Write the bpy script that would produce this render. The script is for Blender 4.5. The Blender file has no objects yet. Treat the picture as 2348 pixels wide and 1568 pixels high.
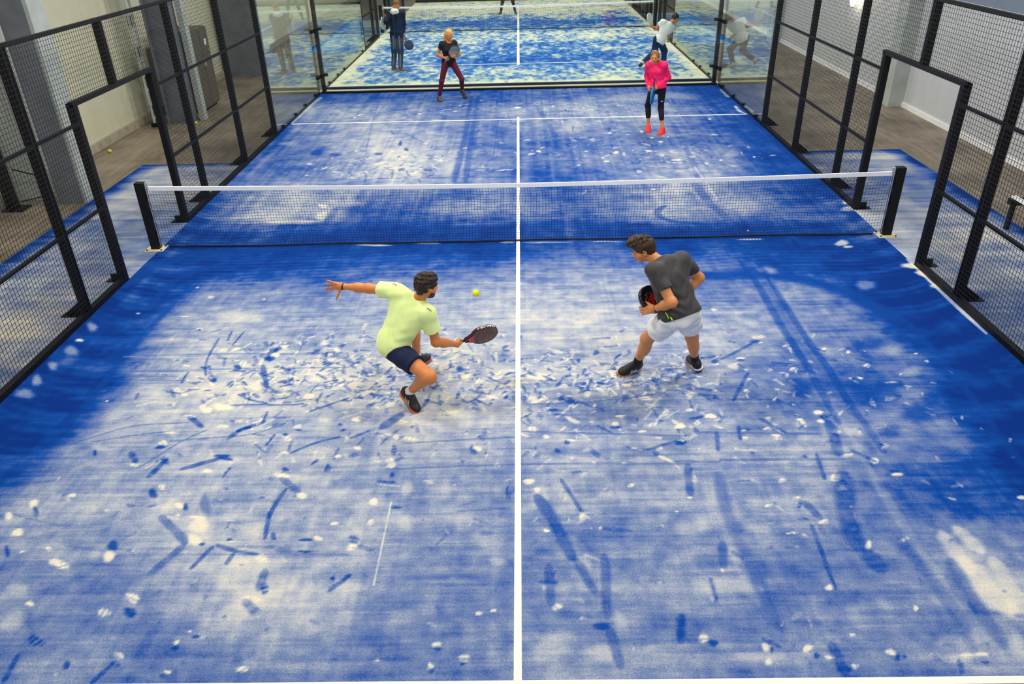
import bpy, math, random
import numpy as np
from mathutils import Vector, Matrix
C = bpy.context.scene.collection
sc = bpy.context.scene
random.seed(7)
rng = np.random.RandomState(11)
V3 = lambda p: np.array(p, float)
def nz(v):
    v = V3(v); return v/np.linalg.norm(v)

# ------------------------------------------------------------------ materials
def srgb(r, g, b):
    f = lambda c: (c/255/12.92) if c/255 <= .04045 else ((c/255+.055)/1.055)**2.4
    return (f(r), f(g), f(b), 1)
def newmat(name):
    m = bpy.data.materials.new(name); m.use_nodes = True
    nt = m.node_tree; b = nt.nodes['Principled BSDF']
    return m, nt, b
def N(nt, t, **kw):
    n = nt.nodes.new(t)
    for k, v in kw.items(): setattr(n, k, v)
    return n
def mat(name, col, rough=.6, metal=0., var=.08, scale=30., bump=0., spec=.4, sheen=0., coat=0., sss=0., emis=None):
    """plain colour with a little procedural variation"""
    m, nt, b = newmat(name)
    tc = N(nt, 'ShaderNodeTexCoord')
    no = N(nt, 'ShaderNodeTexNoise'); no.inputs['Scale'].default_value = scale; no.inputs['Detail'].default_value = 4
    nt.links.new(tc.outputs['Object'], no.inputs['Vector'])
    mr = N(nt, 'ShaderNodeMapRange'); mr.inputs[1].default_value = .3; mr.inputs[2].default_value = .7
    mr.inputs[3].default_value = 1-var; mr.inputs[4].default_value = 1+var
    nt.links.new(no.outputs['Fac'], mr.inputs[0])
    vm = N(nt, 'ShaderNodeVectorMath', operation='SCALE'); vm.inputs[0].default_value = col[:3]
    nt.links.new(mr.outputs[0], vm.inputs['Scale'])
    nt.links.new(vm.outputs[0], b.inputs['Base Color'])
    b.inputs['Roughness'].default_value = rough; b.inputs['Metallic'].default_value = metal
    b.inputs['Specular IOR Level'].default_value = spec
    b.inputs['Sheen Weight'].default_value = sheen; b.inputs['Coat Weight'].default_value = coat
    if sss:
        b.inputs['Subsurface Weight'].default_value = sss; b.inputs['Subsurface Radius'].default_value = (.02, .008, .005)
    if bump:
        bp = N(nt, 'ShaderNodeBump'); bp.inputs['Strength'].default_value = bump; bp.inputs['Distance'].default_value = .01
        nt.links.new(no.outputs['Fac'], bp.inputs['Height']); nt.links.new(bp.outputs[0], b.inputs['Normal'])
    if emis:
        b.inputs['Emission Color'].default_value = emis[0]; b.inputs['Emission Strength'].default_value = emis[1]
    return m

def turf_mat(name, blue, cream):
    m, nt, b = newmat(name)
    at = N(nt, 'ShaderNodeAttribute', attribute_name='sand')
    ge = N(nt, 'ShaderNodeNewGeometry')
    def noise(scale, detail, rough, sx=1, sy=1):
        mp = N(nt, 'ShaderNodeMapping'); mp.inputs['Scale'].default_value = (sx, sy, 1)
        nt.links.new(ge.outputs['Position'], mp.inputs['Vector'])
        n = N(nt, 'ShaderNodeTexNoise'); n.inputs['Scale'].default_value = scale
        n.inputs['Detail'].default_value = detail; n.inputs['Roughness'].default_value = rough
        nt.links.new(mp.outputs[0], n.inputs['Vector']); return n.outputs['Fac']
    def math_(op, a, c):
        n = N(nt, 'ShaderNodeMath', operation=op)
        for i, v in enumerate((a, c)):
            if isinstance(v, (int, float)): n.inputs[i].default_value = v
            else: nt.links.new(v, n.inputs[i])
        return n.outputs[0]
    grain = math_('SUBTRACT', noise(150, 3, .8), .5)
    brush = math_('SUBTRACT', noise(14, 5, .7, .22, 3.2), .5)
    mott = math_('SUBTRACT', noise(5, 6, .72), .5)
    s = at.outputs['Fac']
    w = math_('MULTIPLY', math_('MULTIPLY', s, math_('SUBTRACT', 1.12, s)), 4.)   # noise shows where sand lies thin
    w = math_('ADD', w, .12)
    d = math_('ADD', math_('ADD', math_('MULTIPLY', grain, .60), math_('MULTIPLY', brush, .20)), math_('MULTIPLY', mott, .28))
    v = math_('ADD', s, math_('MULTIPLY', d, w))
    cr = N(nt, 'ShaderNodeValToRGB'); e = cr.color_ramp.elements
    e[0].position = 0.; e[0].color = blue[0]; e[1].position = 1.; e[1].color = cream
    for p, c in ((.15, blue[1]), (.42, blue[2]), (.66, blue[3])):
        q = e.new(p); q.color = c
    nt.links.new(v, cr.inputs[0]); nt.links.new(cr.outputs[0], b.inputs['Base Color'])
    b.inputs['Roughness'].default_value = .95; b.inputs['Specular IOR Level'].default_value = .1
    bp = N(nt, 'ShaderNodeBump'); bp.inputs['Strength'].default_value = .35; bp.inputs['Distance'].default_value = .01
    nt.links.new(v, bp.inputs['Height']); nt.links.new(bp.outputs[0], b.inputs['Normal'])
    return m
BLUES = (srgb(0, 44, 124), srgb(8, 72, 158), srgb(116, 134, 174), srgb(176, 182, 194))
M_TURF = turf_mat('turf_near', BLUES, srgb(246, 232, 198))
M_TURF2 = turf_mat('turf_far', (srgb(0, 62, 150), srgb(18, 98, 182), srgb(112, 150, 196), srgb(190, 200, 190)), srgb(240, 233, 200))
M_LINE = mat('line_white', srgb(250, 246, 232), .9, var=.05, scale=60)
M_BLACK = mat('black_steel', srgb(16, 16, 18), .5, var=.15, scale=12, spec=.25)
M_BLACKM = mat('black_wire', srgb(30, 31, 34), .5, var=.1)
M_NET = mat('net_cord', srgb(12, 13, 18), .8)
M_BAND = mat('net_band_white', srgb(245, 246, 248), .7, var=.04)
M_ALU = mat('aluminium', srgb(205, 208, 212), .35, metal=.6)
M_PLATE = mat('sandy_plate', srgb(214, 202, 170), .7, var=.12, scale=40)
M_SKIN = mat('skin', srgb(214, 134, 74), .5, var=.06, scale=12, sss=.08)
M_SKINP = mat('skin_pale', srgb(216, 142, 86), .5, var=.06, scale=12, sss=.08)
M_SKINT = mat('skin_tan', srgb(208, 134, 76), .5, var=.06, scale=12, sss=.08)

def floor_mat():
    m, nt, b = newmat('hall_floor')
    ge = N(nt, 'ShaderNodeNewGeometry')
    mp = N(nt, 'ShaderNodeMapping'); mp.inputs['Scale'].default_value = (1., .12, 1); mp.inputs['Rotation'].default_value = (0, 0, -.25)
    nt.links.new(ge.outputs['Position'], mp.inputs['Vector'])
    n1 = N(nt, 'ShaderNodeTexNoise'); n1.inputs['Scale'].default_value = 11; n1.inputs['Detail'].default_value = 6; n1.inputs['Roughness'].default_value = .7
    nt.links.new(mp.outputs[0], n1.inputs['Vector'])
    n2 = N(nt, 'ShaderNodeTexNoise'); n2.inputs['Scale'].default_value = 1.1; n2.inputs['Detail'].default_value = 4
    nt.links.new(ge.outputs['Position'], n2.inputs['Vector'])
    mx = N(nt, 'ShaderNodeMath', operation='ADD'); nt.links.new(n1.outputs['Fac'], mx.inputs[0]); nt.links.new(n2.outputs['Fac'], mx.inputs[1])
    cr = N(nt, 'ShaderNodeValToRGB'); e = cr.color_ramp.elements
    e[0].position = .38; e[0].color = srgb(94, 84, 72); e[1].position = .66; e[1].color = srgb(150, 138, 120)
    hf = N(nt, 'ShaderNodeMath', operation='MULTIPLY'); hf.inputs[1].default_value = .5
    nt.links.new(mx.outputs[0], hf.inputs[0]); nt.links.new(hf.outputs[0], cr.inputs[0])
    nt.links.new(cr.outputs[0], b.inputs['Base Color']); b.inputs['Roughness'].default_value = .55
    return m
M_FLOOR = floor_mat()

def wall_mat(name, low, high, zsplit, seam=1.2):
    m, nt, b = newmat(name)
    ge = N(nt, 'ShaderNodeNewGeometry'); sp = N(nt, 'ShaderNodeSeparateXYZ'); nt.links.new(ge.outputs['Position'], sp.inputs[0])
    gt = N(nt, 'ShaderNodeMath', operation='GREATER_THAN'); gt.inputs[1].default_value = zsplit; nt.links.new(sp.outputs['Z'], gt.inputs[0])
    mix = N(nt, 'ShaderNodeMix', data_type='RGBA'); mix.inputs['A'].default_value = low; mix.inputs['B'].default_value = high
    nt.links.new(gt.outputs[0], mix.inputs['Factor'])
    # thin panel seams along y
    md = N(nt, 'ShaderNodeMath', operation='PINGPONG'); md.inputs[1].default_value = seam/2; nt.links.new(sp.outputs['Y'], md.inputs[0])
    lt = N(nt, 'ShaderNodeMath', operation='LESS_THAN'); lt.inputs[1].default_value = .006; nt.links.new(md.outputs[0], lt.inputs[0])
    no = N(nt, 'ShaderNodeTexNoise'); no.inputs['Scale'].default_value = 2.5; no.inputs['Detail'].default_value = 5
    nt.links.new(ge.outputs['Position'], no.inputs['Vector'])
    mr = N(nt, 'ShaderNodeMapRange'); mr.inputs[3].default_value = .88; mr.inputs[4].default_value = 1.08; nt.links.new(no.outputs['Fac'], mr.inputs[0])
    sub = N(nt, 'ShaderNodeMath', operation='MULTIPLY_ADD'); sub.inputs[1].default_value = -.25
    nt.links.new(lt.outputs[0], sub.inputs[0]); nt.links.new(mr.outputs[0], sub.inputs[2])
    vm = N(nt, 'ShaderNodeVectorMath', operation='SCALE'); nt.links.new(mix.outputs['Result'], vm.inputs[0]); nt.links.new(sub.outputs[0], vm.inputs['Scale'])
    nt.links.new(vm.outputs[0], b.inputs['Base Color']); b.inputs['Roughness'].default_value = .6
    return m
M_WALLL = wall_mat('panel_cream', srgb(214, 212, 186), srgb(214, 212, 186), 9.)
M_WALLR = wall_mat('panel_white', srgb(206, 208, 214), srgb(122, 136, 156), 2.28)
M_CEIL = mat('ceiling_paint', srgb(150, 155, 160), .9)
M_COL = mat('grey_column', srgb(112, 118, 128), .6, var=.2, scale=3)
M_COLL = mat('pale_column', srgb(176, 184, 180), .6, var=.12, scale=3)
M_CAB = mat('cabinet_brown', srgb(92, 84, 74), .5, var=.12, scale=6)
M_CONC = mat('concrete', srgb(168, 160, 142), .9, var=.15, scale=6)

def glass_mat():
    m, nt, b = newmat('court_glass'); nt.nodes.remove(b)
    ge = N(nt, 'ShaderNodeNewGeometry')
    dt = N(nt, 'ShaderNodeVectorMath', operation='DOT_PRODUCT')
    nt.links.new(ge.outputs['Incoming'], dt.inputs[0]); nt.links.new(ge.outputs['Normal'], dt.inputs[1])
    ab = N(nt, 'ShaderNodeMath', operation='ABSOLUTE'); nt.links.new(dt.outputs['Value'], ab.inputs[0])
    om = N(nt, 'ShaderNodeMath', operation='SUBTRACT'); om.inputs[0].default_value = 1; nt.links.new(ab.outputs[0], om.inputs[1])
    pw = N(nt, 'ShaderNodeMath', operation='POWER'); pw.inputs[1].default_value = 5; nt.links.new(om.outputs[0], pw.inputs[0])
    ma = N(nt, 'ShaderNodeMath', operation='MULTIPLY_ADD'); ma.inputs[1].default_value = .955; ma.inputs[2].default_value = .045; nt.links.new(pw.outputs[0], ma.inputs[0])
    tr = N(nt, 'ShaderNodeBsdfTransparent'); tr.inputs[0].default_value = (.945, .985, .968, 1)
    gl = N(nt, 'ShaderNodeBsdfGlossy'); gl.inputs['Roughness'].default_value = 0.02; gl.inputs[0].default_value = (.95, 1, .98, 1)
    mx = N(nt, 'ShaderNodeMixShader')
    nt.links.new(ma.outputs[0], mx.inputs[0]); nt.links.new(tr.outputs[0], mx.inputs[1]); nt.links.new(gl.outputs[0], mx.inputs[2])
    nt.links.new(mx.outputs[0], nt.nodes['Material Output'].inputs[0])
    return m
M_GLASS = glass_mat()

# ------------------------------------------------------------------ mesh helpers
class MB:
    def __init__(s): s.v = []; s.f = []
    def box(s, a, b):
        a = V3(a); b = V3(b); i = len(s.v)
        for z in (a[2], b[2]):
            for x, y in ((a[0], a[1]), (b[0], a[1]), (b[0], b[1]), (a[0], b[1])): s.v.append((x, y, z))
        s.f += [(i, i+3, i+2, i+1), (i+4, i+5, i+6, i+7), (i, i+1, i+5, i+4), (i+1, i+2, i+6, i+5), (i+2, i+3, i+7, i+6), (i+3, i, i+4, i+7)]
        return s
    def obox(s, c, ax, half):
        c = V3(c); i = len(s.v)
        for z in (-1, 1):
            for x, y in ((-1, -1), (1, -1), (1, 1), (-1, 1)):
                s.v.append(tuple(c+V3(ax[0])*half[0]*x+V3(ax[1])*half[1]*y+V3(ax[2])*half[2]*z))
        s.f += [(i, i+3, i+2, i+1), (i+4, i+5, i+6, i+7), (i, i+1, i+5, i+4), (i+1, i+2, i+6, i+5), (i+2, i+3, i+7, i+6), (i+3, i, i+4, i+7)]
        return s
    def tube(s, pts, r, n=8, closed=False):
        pts = [V3(p) for p in pts]; rings = []
        rr = r if isinstance(r, (list, tuple)) else [r]*len(pts)
        for k, p in enumerate(pts):
            if closed: t = pts[(k+1) % len(pts)]-pts[k-1]
            else: t = pts[min(k+1, len(pts)-1)]-pts[max(k-1, 0)]
            t = nz(t); a = nz(np.cross(t, (0.13, .27, 1) if abs(t[2]) < .9 else (1, .1, 0))); b = np.cross(t, a)
            i = len(s.v); rings.append(i)
            for q in range(n):
                an = 2*math.pi*q/n; s.v.append(tuple(p+rr[k]*(a*math.cos(an)+b*math.sin(an))))
        m = len(rings)
        for k in range(m if closed else m-1):
            A, B = rings[k], rings[(k+1) % m]
            for q in range(n): s.f.append((A+q, A+(q+1) % n, B+(q+1) % n, B+q))
        if not closed:
            s.f.append(tuple(rings[0]+q for q in range(n))[::-1]); s.f.append(tuple(rings[-1]+q for q in range(n)))
        return s
    def prism(s, pts, axis, t0, t1):
        """polygon in the two other axes, extruded along axis"""
        i = len(s.v); n = len(pts)
        for t in (t0, t1):
            for p in pts:
                q = list(p); q.insert(axis, t); s.v.append(tuple(q))
        s.f.append(tuple(range(i, i+n))[::-1]); s.f.append(tuple(range(i+n, i+2*n)))
        for k in range(n): s.f.append((i+k, i+(k+1) % n, i+n+(k+1) % n, i+n+k))
        return s
    def mesh(s, name):
        me = bpy.data.meshes.new(name); me.from_pydata(s.v, [], s.f); me.update(); return me
    def build(s, name, m, parent=None, smooth=False, bevel=0):
        o = bpy.data.objects.new(name, s.mesh(name)); C.objects.link(o); o.data.materials.append(m)
        if parent: o.parent = parent
        if smooth:
            for p in o.data.polygons: p.use_smooth = True
        if bevel:
            b = o.modifiers.new('bevel', 'BEVEL'); b.width = bevel; b.segments = 2; b.limit_method = 'ANGLE'
        return o
def tag(o, label=None, cat=None, group=None, kind=None):
    if label: o['label'] = label
    if cat: o['category'] = cat
    if group: o['group'] = group
    if kind: o['kind'] = kind
    return o
def empty(name, loc, label=None, cat=None, group=None, kind=None):
    o = bpy.data.objects.new(name, None); C.objects.link(o); o.location = loc; o.empty_display_size = .2
    return tag(o, label, cat, group, kind)
def keepw(o, root):
    """parent o to root, leaving its mesh where it was modelled in world space"""
    o.parent = root; o.matrix_parent_inverse = Matrix.Translation(root.location).inverted(); return o
def dup(root, off, label=None):
    r = root.copy(); C.objects.link(r); r.location = Vector(root.location)+Vector(off)
    if label: r['label'] = label
    for ch in root.children:
        c = ch.copy(); C.objects.link(c); c.parent = r
        for g in ch.children:
            d = g.copy(); C.objects.link(d); d.parent = c
    return r
SAND_GRID = [
 [30, 30, 30, 30, 30, 30, 30, 30, 30, 30, 30, 30, 30, 30, 30, 30, 30, 30, 30, 30, 31, 40, 40, 33, 30, 30, 30, 30, 30, 30, 30, 30, 30, 30, 30, 30, 30, 30, 30, 30, 30],
 [30, 30, 30, 30, 30, 30, 30, 30, 30, 30, 30, 30, 30, 30, 30, 30, 30, 30, 30, 30, 31, 39, 40, 34, 30, 30, 30, 30, 30, 30, 30, 30, 30, 30, 30, 30, 30, 30, 30, 30, 30],
 [30, 30, 30, 30, 30, 30, 30, 31, 36, 38, 35, 31, 37, 38, 38, 38, 39, 39, 39, 39, 40, 48, 49, 49, 47, 40, 40, 40, 40, 40, 39, 47, 55, 58, 58, 57, 57, 57, 56, 56, 56],
 [30, 30, 30, 30, 30, 30, 30, 30, 30, 30, 30, 39, 51, 60, 54, 47, 40, 40, 40, 40, 40, 40, 40, 37, 33, 35, 32, 33, 37, 37, 34, 35, 38, 47, 48, 48, 48, 48, 49, 49, 49],
 [40, 40, 40, 39, 39, 39, 37, 31, 30, 30, 32, 39, 54, 69, 62, 49, 40, 40, 40, 40, 40, 40, 40, 41, 44, 51, 44, 30, 30, 30, 33, 40, 40, 48, 55, 55, 54, 54, 54, 54, 54],
 [31, 31, 31, 31, 31, 31, 32, 31, 30, 37, 45, 52, 64, 67, 60, 48, 42, 40, 40, 40, 40, 37, 36, 38, 44, 49, 45, 31, 30, 32, 35, 39, 45, 48, 40, 38, 38, 37, 37, 37, 36],
 [40, 40, 40, 40, 40, 40, 40, 35, 36, 48, 57, 63, 67, 64, 59, 54, 47, 40, 42, 43, 42, 36, 32, 31, 38, 40, 39, 36, 35, 35, 39, 38, 35, 34, 32, 30, 30, 30, 30, 30, 30],
 [40, 40, 40, 40, 40, 40, 40, 40, 46, 53, 64, 64, 59, 60, 60, 58, 48, 42, 47, 49, 49, 44, 39, 33, 38, 40, 40, 40, 40, 40, 38, 34, 27, 23, 21, 24, 25, 25, 25, 25, 24],
 [40, 40, 40, 40, 43, 48, 49, 49, 50, 51, 52, 51, 53, 58, 56, 49, 43, 40, 40, 45, 50, 50, 47, 42, 41, 41, 40, 40, 40, 42, 39, 31, 26, 22, 21, 19, 17, 17, 16, 16, 16],
 [29, 29, 29, 31, 44, 50, 50, 50, 50, 50, 50, 50, 54, 60, 54, 48, 43, 40, 40, 45, 50, 50, 50, 49, 49, 48, 43, 40, 40, 45, 48, 36, 30, 30, 25, 20, 13, 10, 10, 10, 10],
 [17, 17, 17, 31, 47, 51, 54, 54, 53, 51, 50, 50, 56, 59, 56, 54, 51, 49, 46, 51, 55, 52, 48, 45, 44, 43, 45, 47, 47, 48, 50, 44, 37, 33, 30, 29, 21, 10, 10, 10, 10],
 [10, 10, 17, 34, 46, 57, 60, 60, 55, 51, 51, 53, 57, 60, 60, 61, 62, 58, 52, 57, 59, 51, 45, 41, 40, 40, 43, 46, 46, 45, 43, 41, 40, 36, 30, 30, 28, 17, 10, 10, 10],
 [10, 10, 20, 29, 43, 54, 58, 59, 58, 57, 57, 58, 60, 60, 60, 64, 68, 63, 59, 60, 58, 47, 41, 40, 40, 40, 40, 40, 40, 40, 34, 30, 35, 37, 32, 29, 28, 21, 11, 10, 10],
 [10, 13, 16, 29, 45, 54, 59, 61, 63, 63, 63, 62, 60, 60, 60, 63, 66, 65, 64, 62, 58, 51, 45, 45, 44, 42, 40, 40, 38, 35, 30, 24, 24, 26, 28, 30, 22, 14, 12, 10, 10],
 [10, 11, 16, 35, 51, 56, 61, 65, 69, 69, 68, 64, 60, 60, 60, 60, 61, 66, 69, 64, 59, 55, 51, 51, 50, 45, 41, 41, 38, 33, 28, 24, 22, 21, 23, 30, 26, 14, 10, 10, 10],
 [10, 10, 22, 38, 47, 54, 60, 67, 70, 70, 69, 66, 65, 65, 65, 65, 66, 68, 69, 67, 65, 60, 56, 56, 56, 51, 46, 43, 39, 34, 30, 29, 27, 24, 21, 30, 37, 23, 10, 10, 10],
 [10, 13, 24, 34, 43, 51, 60, 69, 70, 70, 70, 70, 70, 70, 70, 70, 70, 69, 69, 69, 68, 64, 60, 60, 60, 56, 52, 48, 45, 39, 33, 33, 33, 29, 24, 26, 29, 23, 14, 10, 10],
 [10, 16, 24, 33, 44, 53, 61, 66, 64, 62, 62, 61, 61, 61, 62, 64, 65, 65, 65, 64, 64, 62, 60, 60, 60, 58, 57, 56, 54, 49, 41, 37, 38, 36, 31, 26, 20, 15, 12, 10, 10],
 [12, 18, 24, 36, 48, 55, 60, 59, 55, 53, 53, 52, 52, 52, 55, 59, 60, 60, 60, 60, 60, 60, 60, 60, 60, 60, 59, 59, 59, 54, 46, 40, 40, 40, 35, 30, 21, 12, 10, 10, 10],
 [13, 17, 25, 37, 47, 52, 57, 55, 53, 51, 49, 47, 49, 50, 53, 56, 56, 56, 57, 59, 60, 60, 60, 60, 60, 58, 56, 54, 54, 53, 46, 40, 40, 40, 37, 32, 25, 16, 10, 10, 10],
 [13, 15, 25, 35, 42, 49, 54, 55, 57, 51, 45, 45, 48, 50, 51, 52, 52, 52, 54, 57, 60, 60, 60, 60, 60, 57, 53, 50, 50, 50, 46, 41, 40, 40, 37, 32, 27, 18, 10, 9, 10],
 [10, 15, 23, 31, 39, 47, 52, 56, 56, 48, 40, 42, 46, 48, 48, 48, 48, 48, 50, 54, 57, 59, 60, 60, 60, 57, 51, 45, 42, 37, 37, 39, 39, 37, 34, 27, 20, 14, 8, 5, 7],
 [10, 16, 23, 30, 38, 45, 47, 49, 46, 40, 35, 39, 43, 44, 44, 44, 43, 43, 46, 50, 54, 56, 60, 60, 60, 57, 49, 42, 34, 27, 27, 34, 39, 35, 31, 24, 15, 9, 5, 1, 4],
 [12, 17, 21, 29, 36, 41, 41, 41, 37, 33, 32, 35, 39, 39, 39, 39, 39, 39, 42, 45, 48, 52, 56, 56, 56, 53, 46, 39, 32, 27, 25, 29, 32, 29, 25, 20, 15, 10, 8, 6, 6],
 [14, 18, 22, 26, 30, 31, 30, 30, 27, 24, 25, 28, 32, 31, 31, 31, 33, 35, 36, 38, 40, 44, 47, 48, 48, 46, 41, 35, 32, 29, 27, 26, 25, 22, 18, 14, 12, 11, 10, 9, 9],
 [15, 19, 20, 20, 20, 19, 19, 18, 16, 15, 18, 21, 24, 24, 23, 25, 28, 31, 31, 31, 33, 36, 40, 40, 40, 39, 35, 31, 29, 29, 29, 25, 21, 17, 14, 11, 10, 10, 10, 11, 13],
 [17, 19, 16, 12, 10, 10, 10, 10, 10, 10, 13, 16, 18, 18, 17, 19, 21, 24, 23, 23, 24, 27, 30, 31, 31, 30, 26, 22, 20, 22, 23, 21, 17, 14, 12, 11, 10, 10, 10, 12, 15],
 [15, 14, 12, 10, 10, 10, 10, 10, 10, 10, 12, 13, 13, 13, 13, 14, 14, 15, 15, 14, 15, 18, 21, 23, 22, 22, 18, 14, 11, 14, 18, 18, 14, 11, 10, 10, 10, 11, 12, 14, 16],
 [12, 11, 10, 10, 10, 10, 10, 10, 10, 10, 10, 10, 10, 10, 10, 10, 10, 10, 10, 10, 11, 15, 18, 20, 19, 18, 15, 13, 10, 13, 15, 16, 14, 11, 10, 10, 10, 12, 15, 19, 18],
 [10, 10, 10, 10, 11, 12, 12, 11, 10, 10, 10, 10, 10, 10, 10, 10, 10, 10, 10, 10, 11, 15, 18, 19, 17, 15, 13, 12, 10, 11, 13, 14, 12, 11, 10, 10, 10, 12, 17, 23, 22],
 [10, 10, 10, 12, 13, 15, 14, 12, 10, 10, 10, 10, 10, 10, 10, 10, 10, 10, 10, 10, 11, 15, 18, 19, 16, 13, 11, 11, 10, 10, 11, 11, 11, 10, 10, 10, 10, 10, 17, 24, 28],
 [10, 10, 11, 13, 16, 17, 15, 12, 10, 10, 10, 10, 10, 10, 10, 10, 10, 10, 10, 10, 12, 16, 19, 20, 17, 14, 14, 15, 17, 19, 19, 18, 18, 18, 17, 16, 15, 14, 16, 18, 20],
 [10, 10, 13, 17, 22, 23, 21, 19, 18, 17, 16, 14, 14, 13, 14, 16, 19, 21, 22, 22, 23, 24, 25, 24, 23, 22, 23, 27, 32, 35, 33, 32, 30, 28, 26, 24, 22, 20, 18, 16, 14],
 [11, 14, 22, 30, 38, 39, 38, 38, 35, 30, 24, 21, 20, 18, 19, 24, 30, 33, 34, 34, 34, 32, 30, 29, 29, 29, 31, 37, 45, 49, 46, 43, 40, 36, 33, 30, 26, 22, 18, 16, 14],
 [15, 22, 33, 45, 55, 55, 56, 57, 49, 40, 32, 27, 24, 22, 25, 31, 36, 39, 39, 40, 39, 35, 31, 28, 28, 29, 31, 37, 44, 50, 47, 44, 40, 37, 34, 31, 26, 21, 16, 15, 15],
 [17, 27, 38, 50, 56, 56, 57, 55, 47, 38, 30, 28, 26, 24, 27, 31, 34, 36, 38, 39, 38, 33, 29, 25, 26, 28, 30, 36, 43, 49, 47, 44, 41, 38, 35, 32, 27, 21, 15, 12, 14],
 [16, 27, 37, 47, 51, 52, 54, 51, 43, 36, 30, 29, 28, 27, 29, 30, 32, 34, 36, 39, 38, 32, 26, 22, 24, 27, 30, 36, 42, 48, 48, 45, 42, 39, 35, 32, 28, 22, 16, 10, 13],
 [16, 26, 35, 44, 46, 48, 51, 47, 40, 34, 30, 30, 30, 30, 30, 30, 30, 32, 35, 38, 37, 31, 25, 20, 23, 26, 29, 34, 40, 45, 46, 44, 42, 39, 35, 31, 27, 22, 17, 12, 11],
 [17, 25, 34, 40, 43, 45, 47, 43, 39, 35, 35, 36, 38, 39, 38, 36, 33, 34, 35, 36, 35, 30, 25, 20, 23, 26, 29, 33, 38, 42, 44, 43, 41, 40, 35, 31, 26, 21, 17, 13, 10],
 [19, 27, 34, 38, 40, 41, 42, 41, 40, 39, 41, 44, 47, 48, 45, 40, 36, 35, 35, 34, 32, 28, 24, 20, 23, 26, 29, 32, 36, 40, 42, 42, 41, 40, 36, 30, 25, 20, 17, 13, 10],
 [20, 27, 34, 35, 36, 37, 38, 39, 41, 43, 47, 52, 56, 57, 51, 45, 38, 36, 35, 33, 30, 27, 23, 20, 23, 26, 28, 31, 34, 37, 40, 40, 40, 40, 37, 31, 24, 19, 16, 13, 11],
 [21, 28, 32, 33, 33, 33, 36, 40, 44, 48, 54, 60, 65, 64, 56, 48, 40, 37, 34, 32, 29, 26, 24, 22, 24, 27, 30, 33, 35, 38, 40, 40, 40, 40, 38, 31, 24, 17, 14, 13, 11],
 [22, 27, 30, 30, 30, 30, 35, 41, 46, 52, 57, 63, 68, 65, 56, 48, 40, 37, 34, 32, 29, 28, 26, 25, 27, 30, 33, 35, 37, 38, 40, 40, 40, 40, 39, 32, 24, 17, 12, 11, 11],
 [22, 26, 28, 28, 29, 31, 36, 42, 47, 52, 58, 63, 69, 64, 55, 47, 40, 37, 34, 32, 30, 29, 28, 27, 29, 32, 35, 38, 39, 39, 40, 40, 40, 40, 40, 33, 25, 16, 10, 10, 10],
 [21, 25, 26, 27, 29, 32, 37, 43, 48, 53, 59, 64, 69, 63, 55, 47, 40, 37, 34, 31, 30, 30, 30, 30, 32, 35, 37, 40, 39, 39, 39, 39, 39, 39, 38, 33, 26, 18, 10, 10, 10],
 [20, 23, 25, 27, 29, 33, 39, 44, 49, 54, 60, 65, 70, 62, 54, 46, 39, 37, 34, 31, 30, 30, 30, 30, 31, 33, 35, 37, 37, 37, 37, 37, 36, 36, 36, 33, 26, 19, 12, 10, 10],
 [19, 21, 24, 27, 30, 35, 40, 45, 50, 55, 59, 64, 66, 59, 52, 45, 39, 37, 34, 31, 30, 30, 30, 30, 31, 32, 34, 35, 35, 35, 35, 34, 34, 34, 34, 33, 26, 20, 14, 10, 10],
 [17, 21, 24, 27, 31, 36, 41, 46, 51, 55, 59, 63, 64, 57, 50, 44, 39, 36, 34, 31, 30, 30, 30, 30, 31, 31, 32, 33, 33, 33, 32, 32, 32, 32, 32, 32, 26, 20, 15, 10, 10],
 [16, 20, 24, 28, 32, 37, 42, 47, 51, 55, 58, 61, 61, 55, 49, 43, 39, 36, 34, 31, 30, 30, 30, 30, 30, 30, 31, 31, 31, 31, 30, 30, 30, 30, 30, 30, 26, 21, 16, 11, 10],
 [16, 20, 24, 28, 33, 38, 43, 48, 52, 54, 57, 60, 58, 53, 48, 43, 39, 36, 34, 31, 30, 30, 30, 31, 31, 31, 31, 31, 31, 31, 32, 32, 31, 31, 29, 28, 25, 21, 16, 12, 10],
 [15, 20, 25, 29, 34, 39, 44, 49, 52, 54, 56, 59, 56, 51, 46, 41, 38, 36, 34, 33, 32, 32, 32, 32, 33, 33, 33, 33, 33, 33, 34, 34, 33, 31, 29, 27, 24, 20, 17, 13, 10],
 [16, 21, 26, 30, 35, 40, 45, 50, 52, 54, 55, 57, 54, 49, 44, 39, 36, 35, 35, 34, 34, 34, 34, 34, 35, 35, 35, 35, 35, 35, 35, 36, 35, 33, 30, 27, 23, 20, 17, 13, 10],
 [17, 22, 27, 32, 36, 41, 46, 50, 52, 53, 54, 55, 51, 46, 41, 36, 35, 35, 35, 35, 36, 36, 36, 36, 36, 37, 37, 37, 37, 37, 37, 37, 38, 34, 30, 26, 22, 19, 16, 14, 11],
 [19, 23, 28, 33, 37, 42, 47, 50, 51, 52, 53, 54, 49, 44, 39, 34, 34, 35, 36, 37, 38, 38, 38, 38, 38, 38, 38, 39, 39, 39, 39, 39, 39, 36, 31, 27, 22, 19, 16, 14, 11],
 [20, 24, 29, 34, 38, 43, 48, 50, 51, 51, 52, 51, 47, 42, 37, 32, 33, 34, 36, 38, 39, 39, 40, 40, 40, 40, 40, 40, 41, 41, 40, 40, 40, 37, 32, 27, 23, 19, 17, 14, 12],
 [21, 26, 30, 35, 39, 44, 48, 50, 50, 50, 50, 49, 44, 40, 35, 31, 32, 34, 37, 39, 40, 40, 41, 41, 42, 42, 42, 42, 42, 42, 41, 41, 40, 38, 33, 28, 24, 20, 17, 15, 13],
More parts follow.
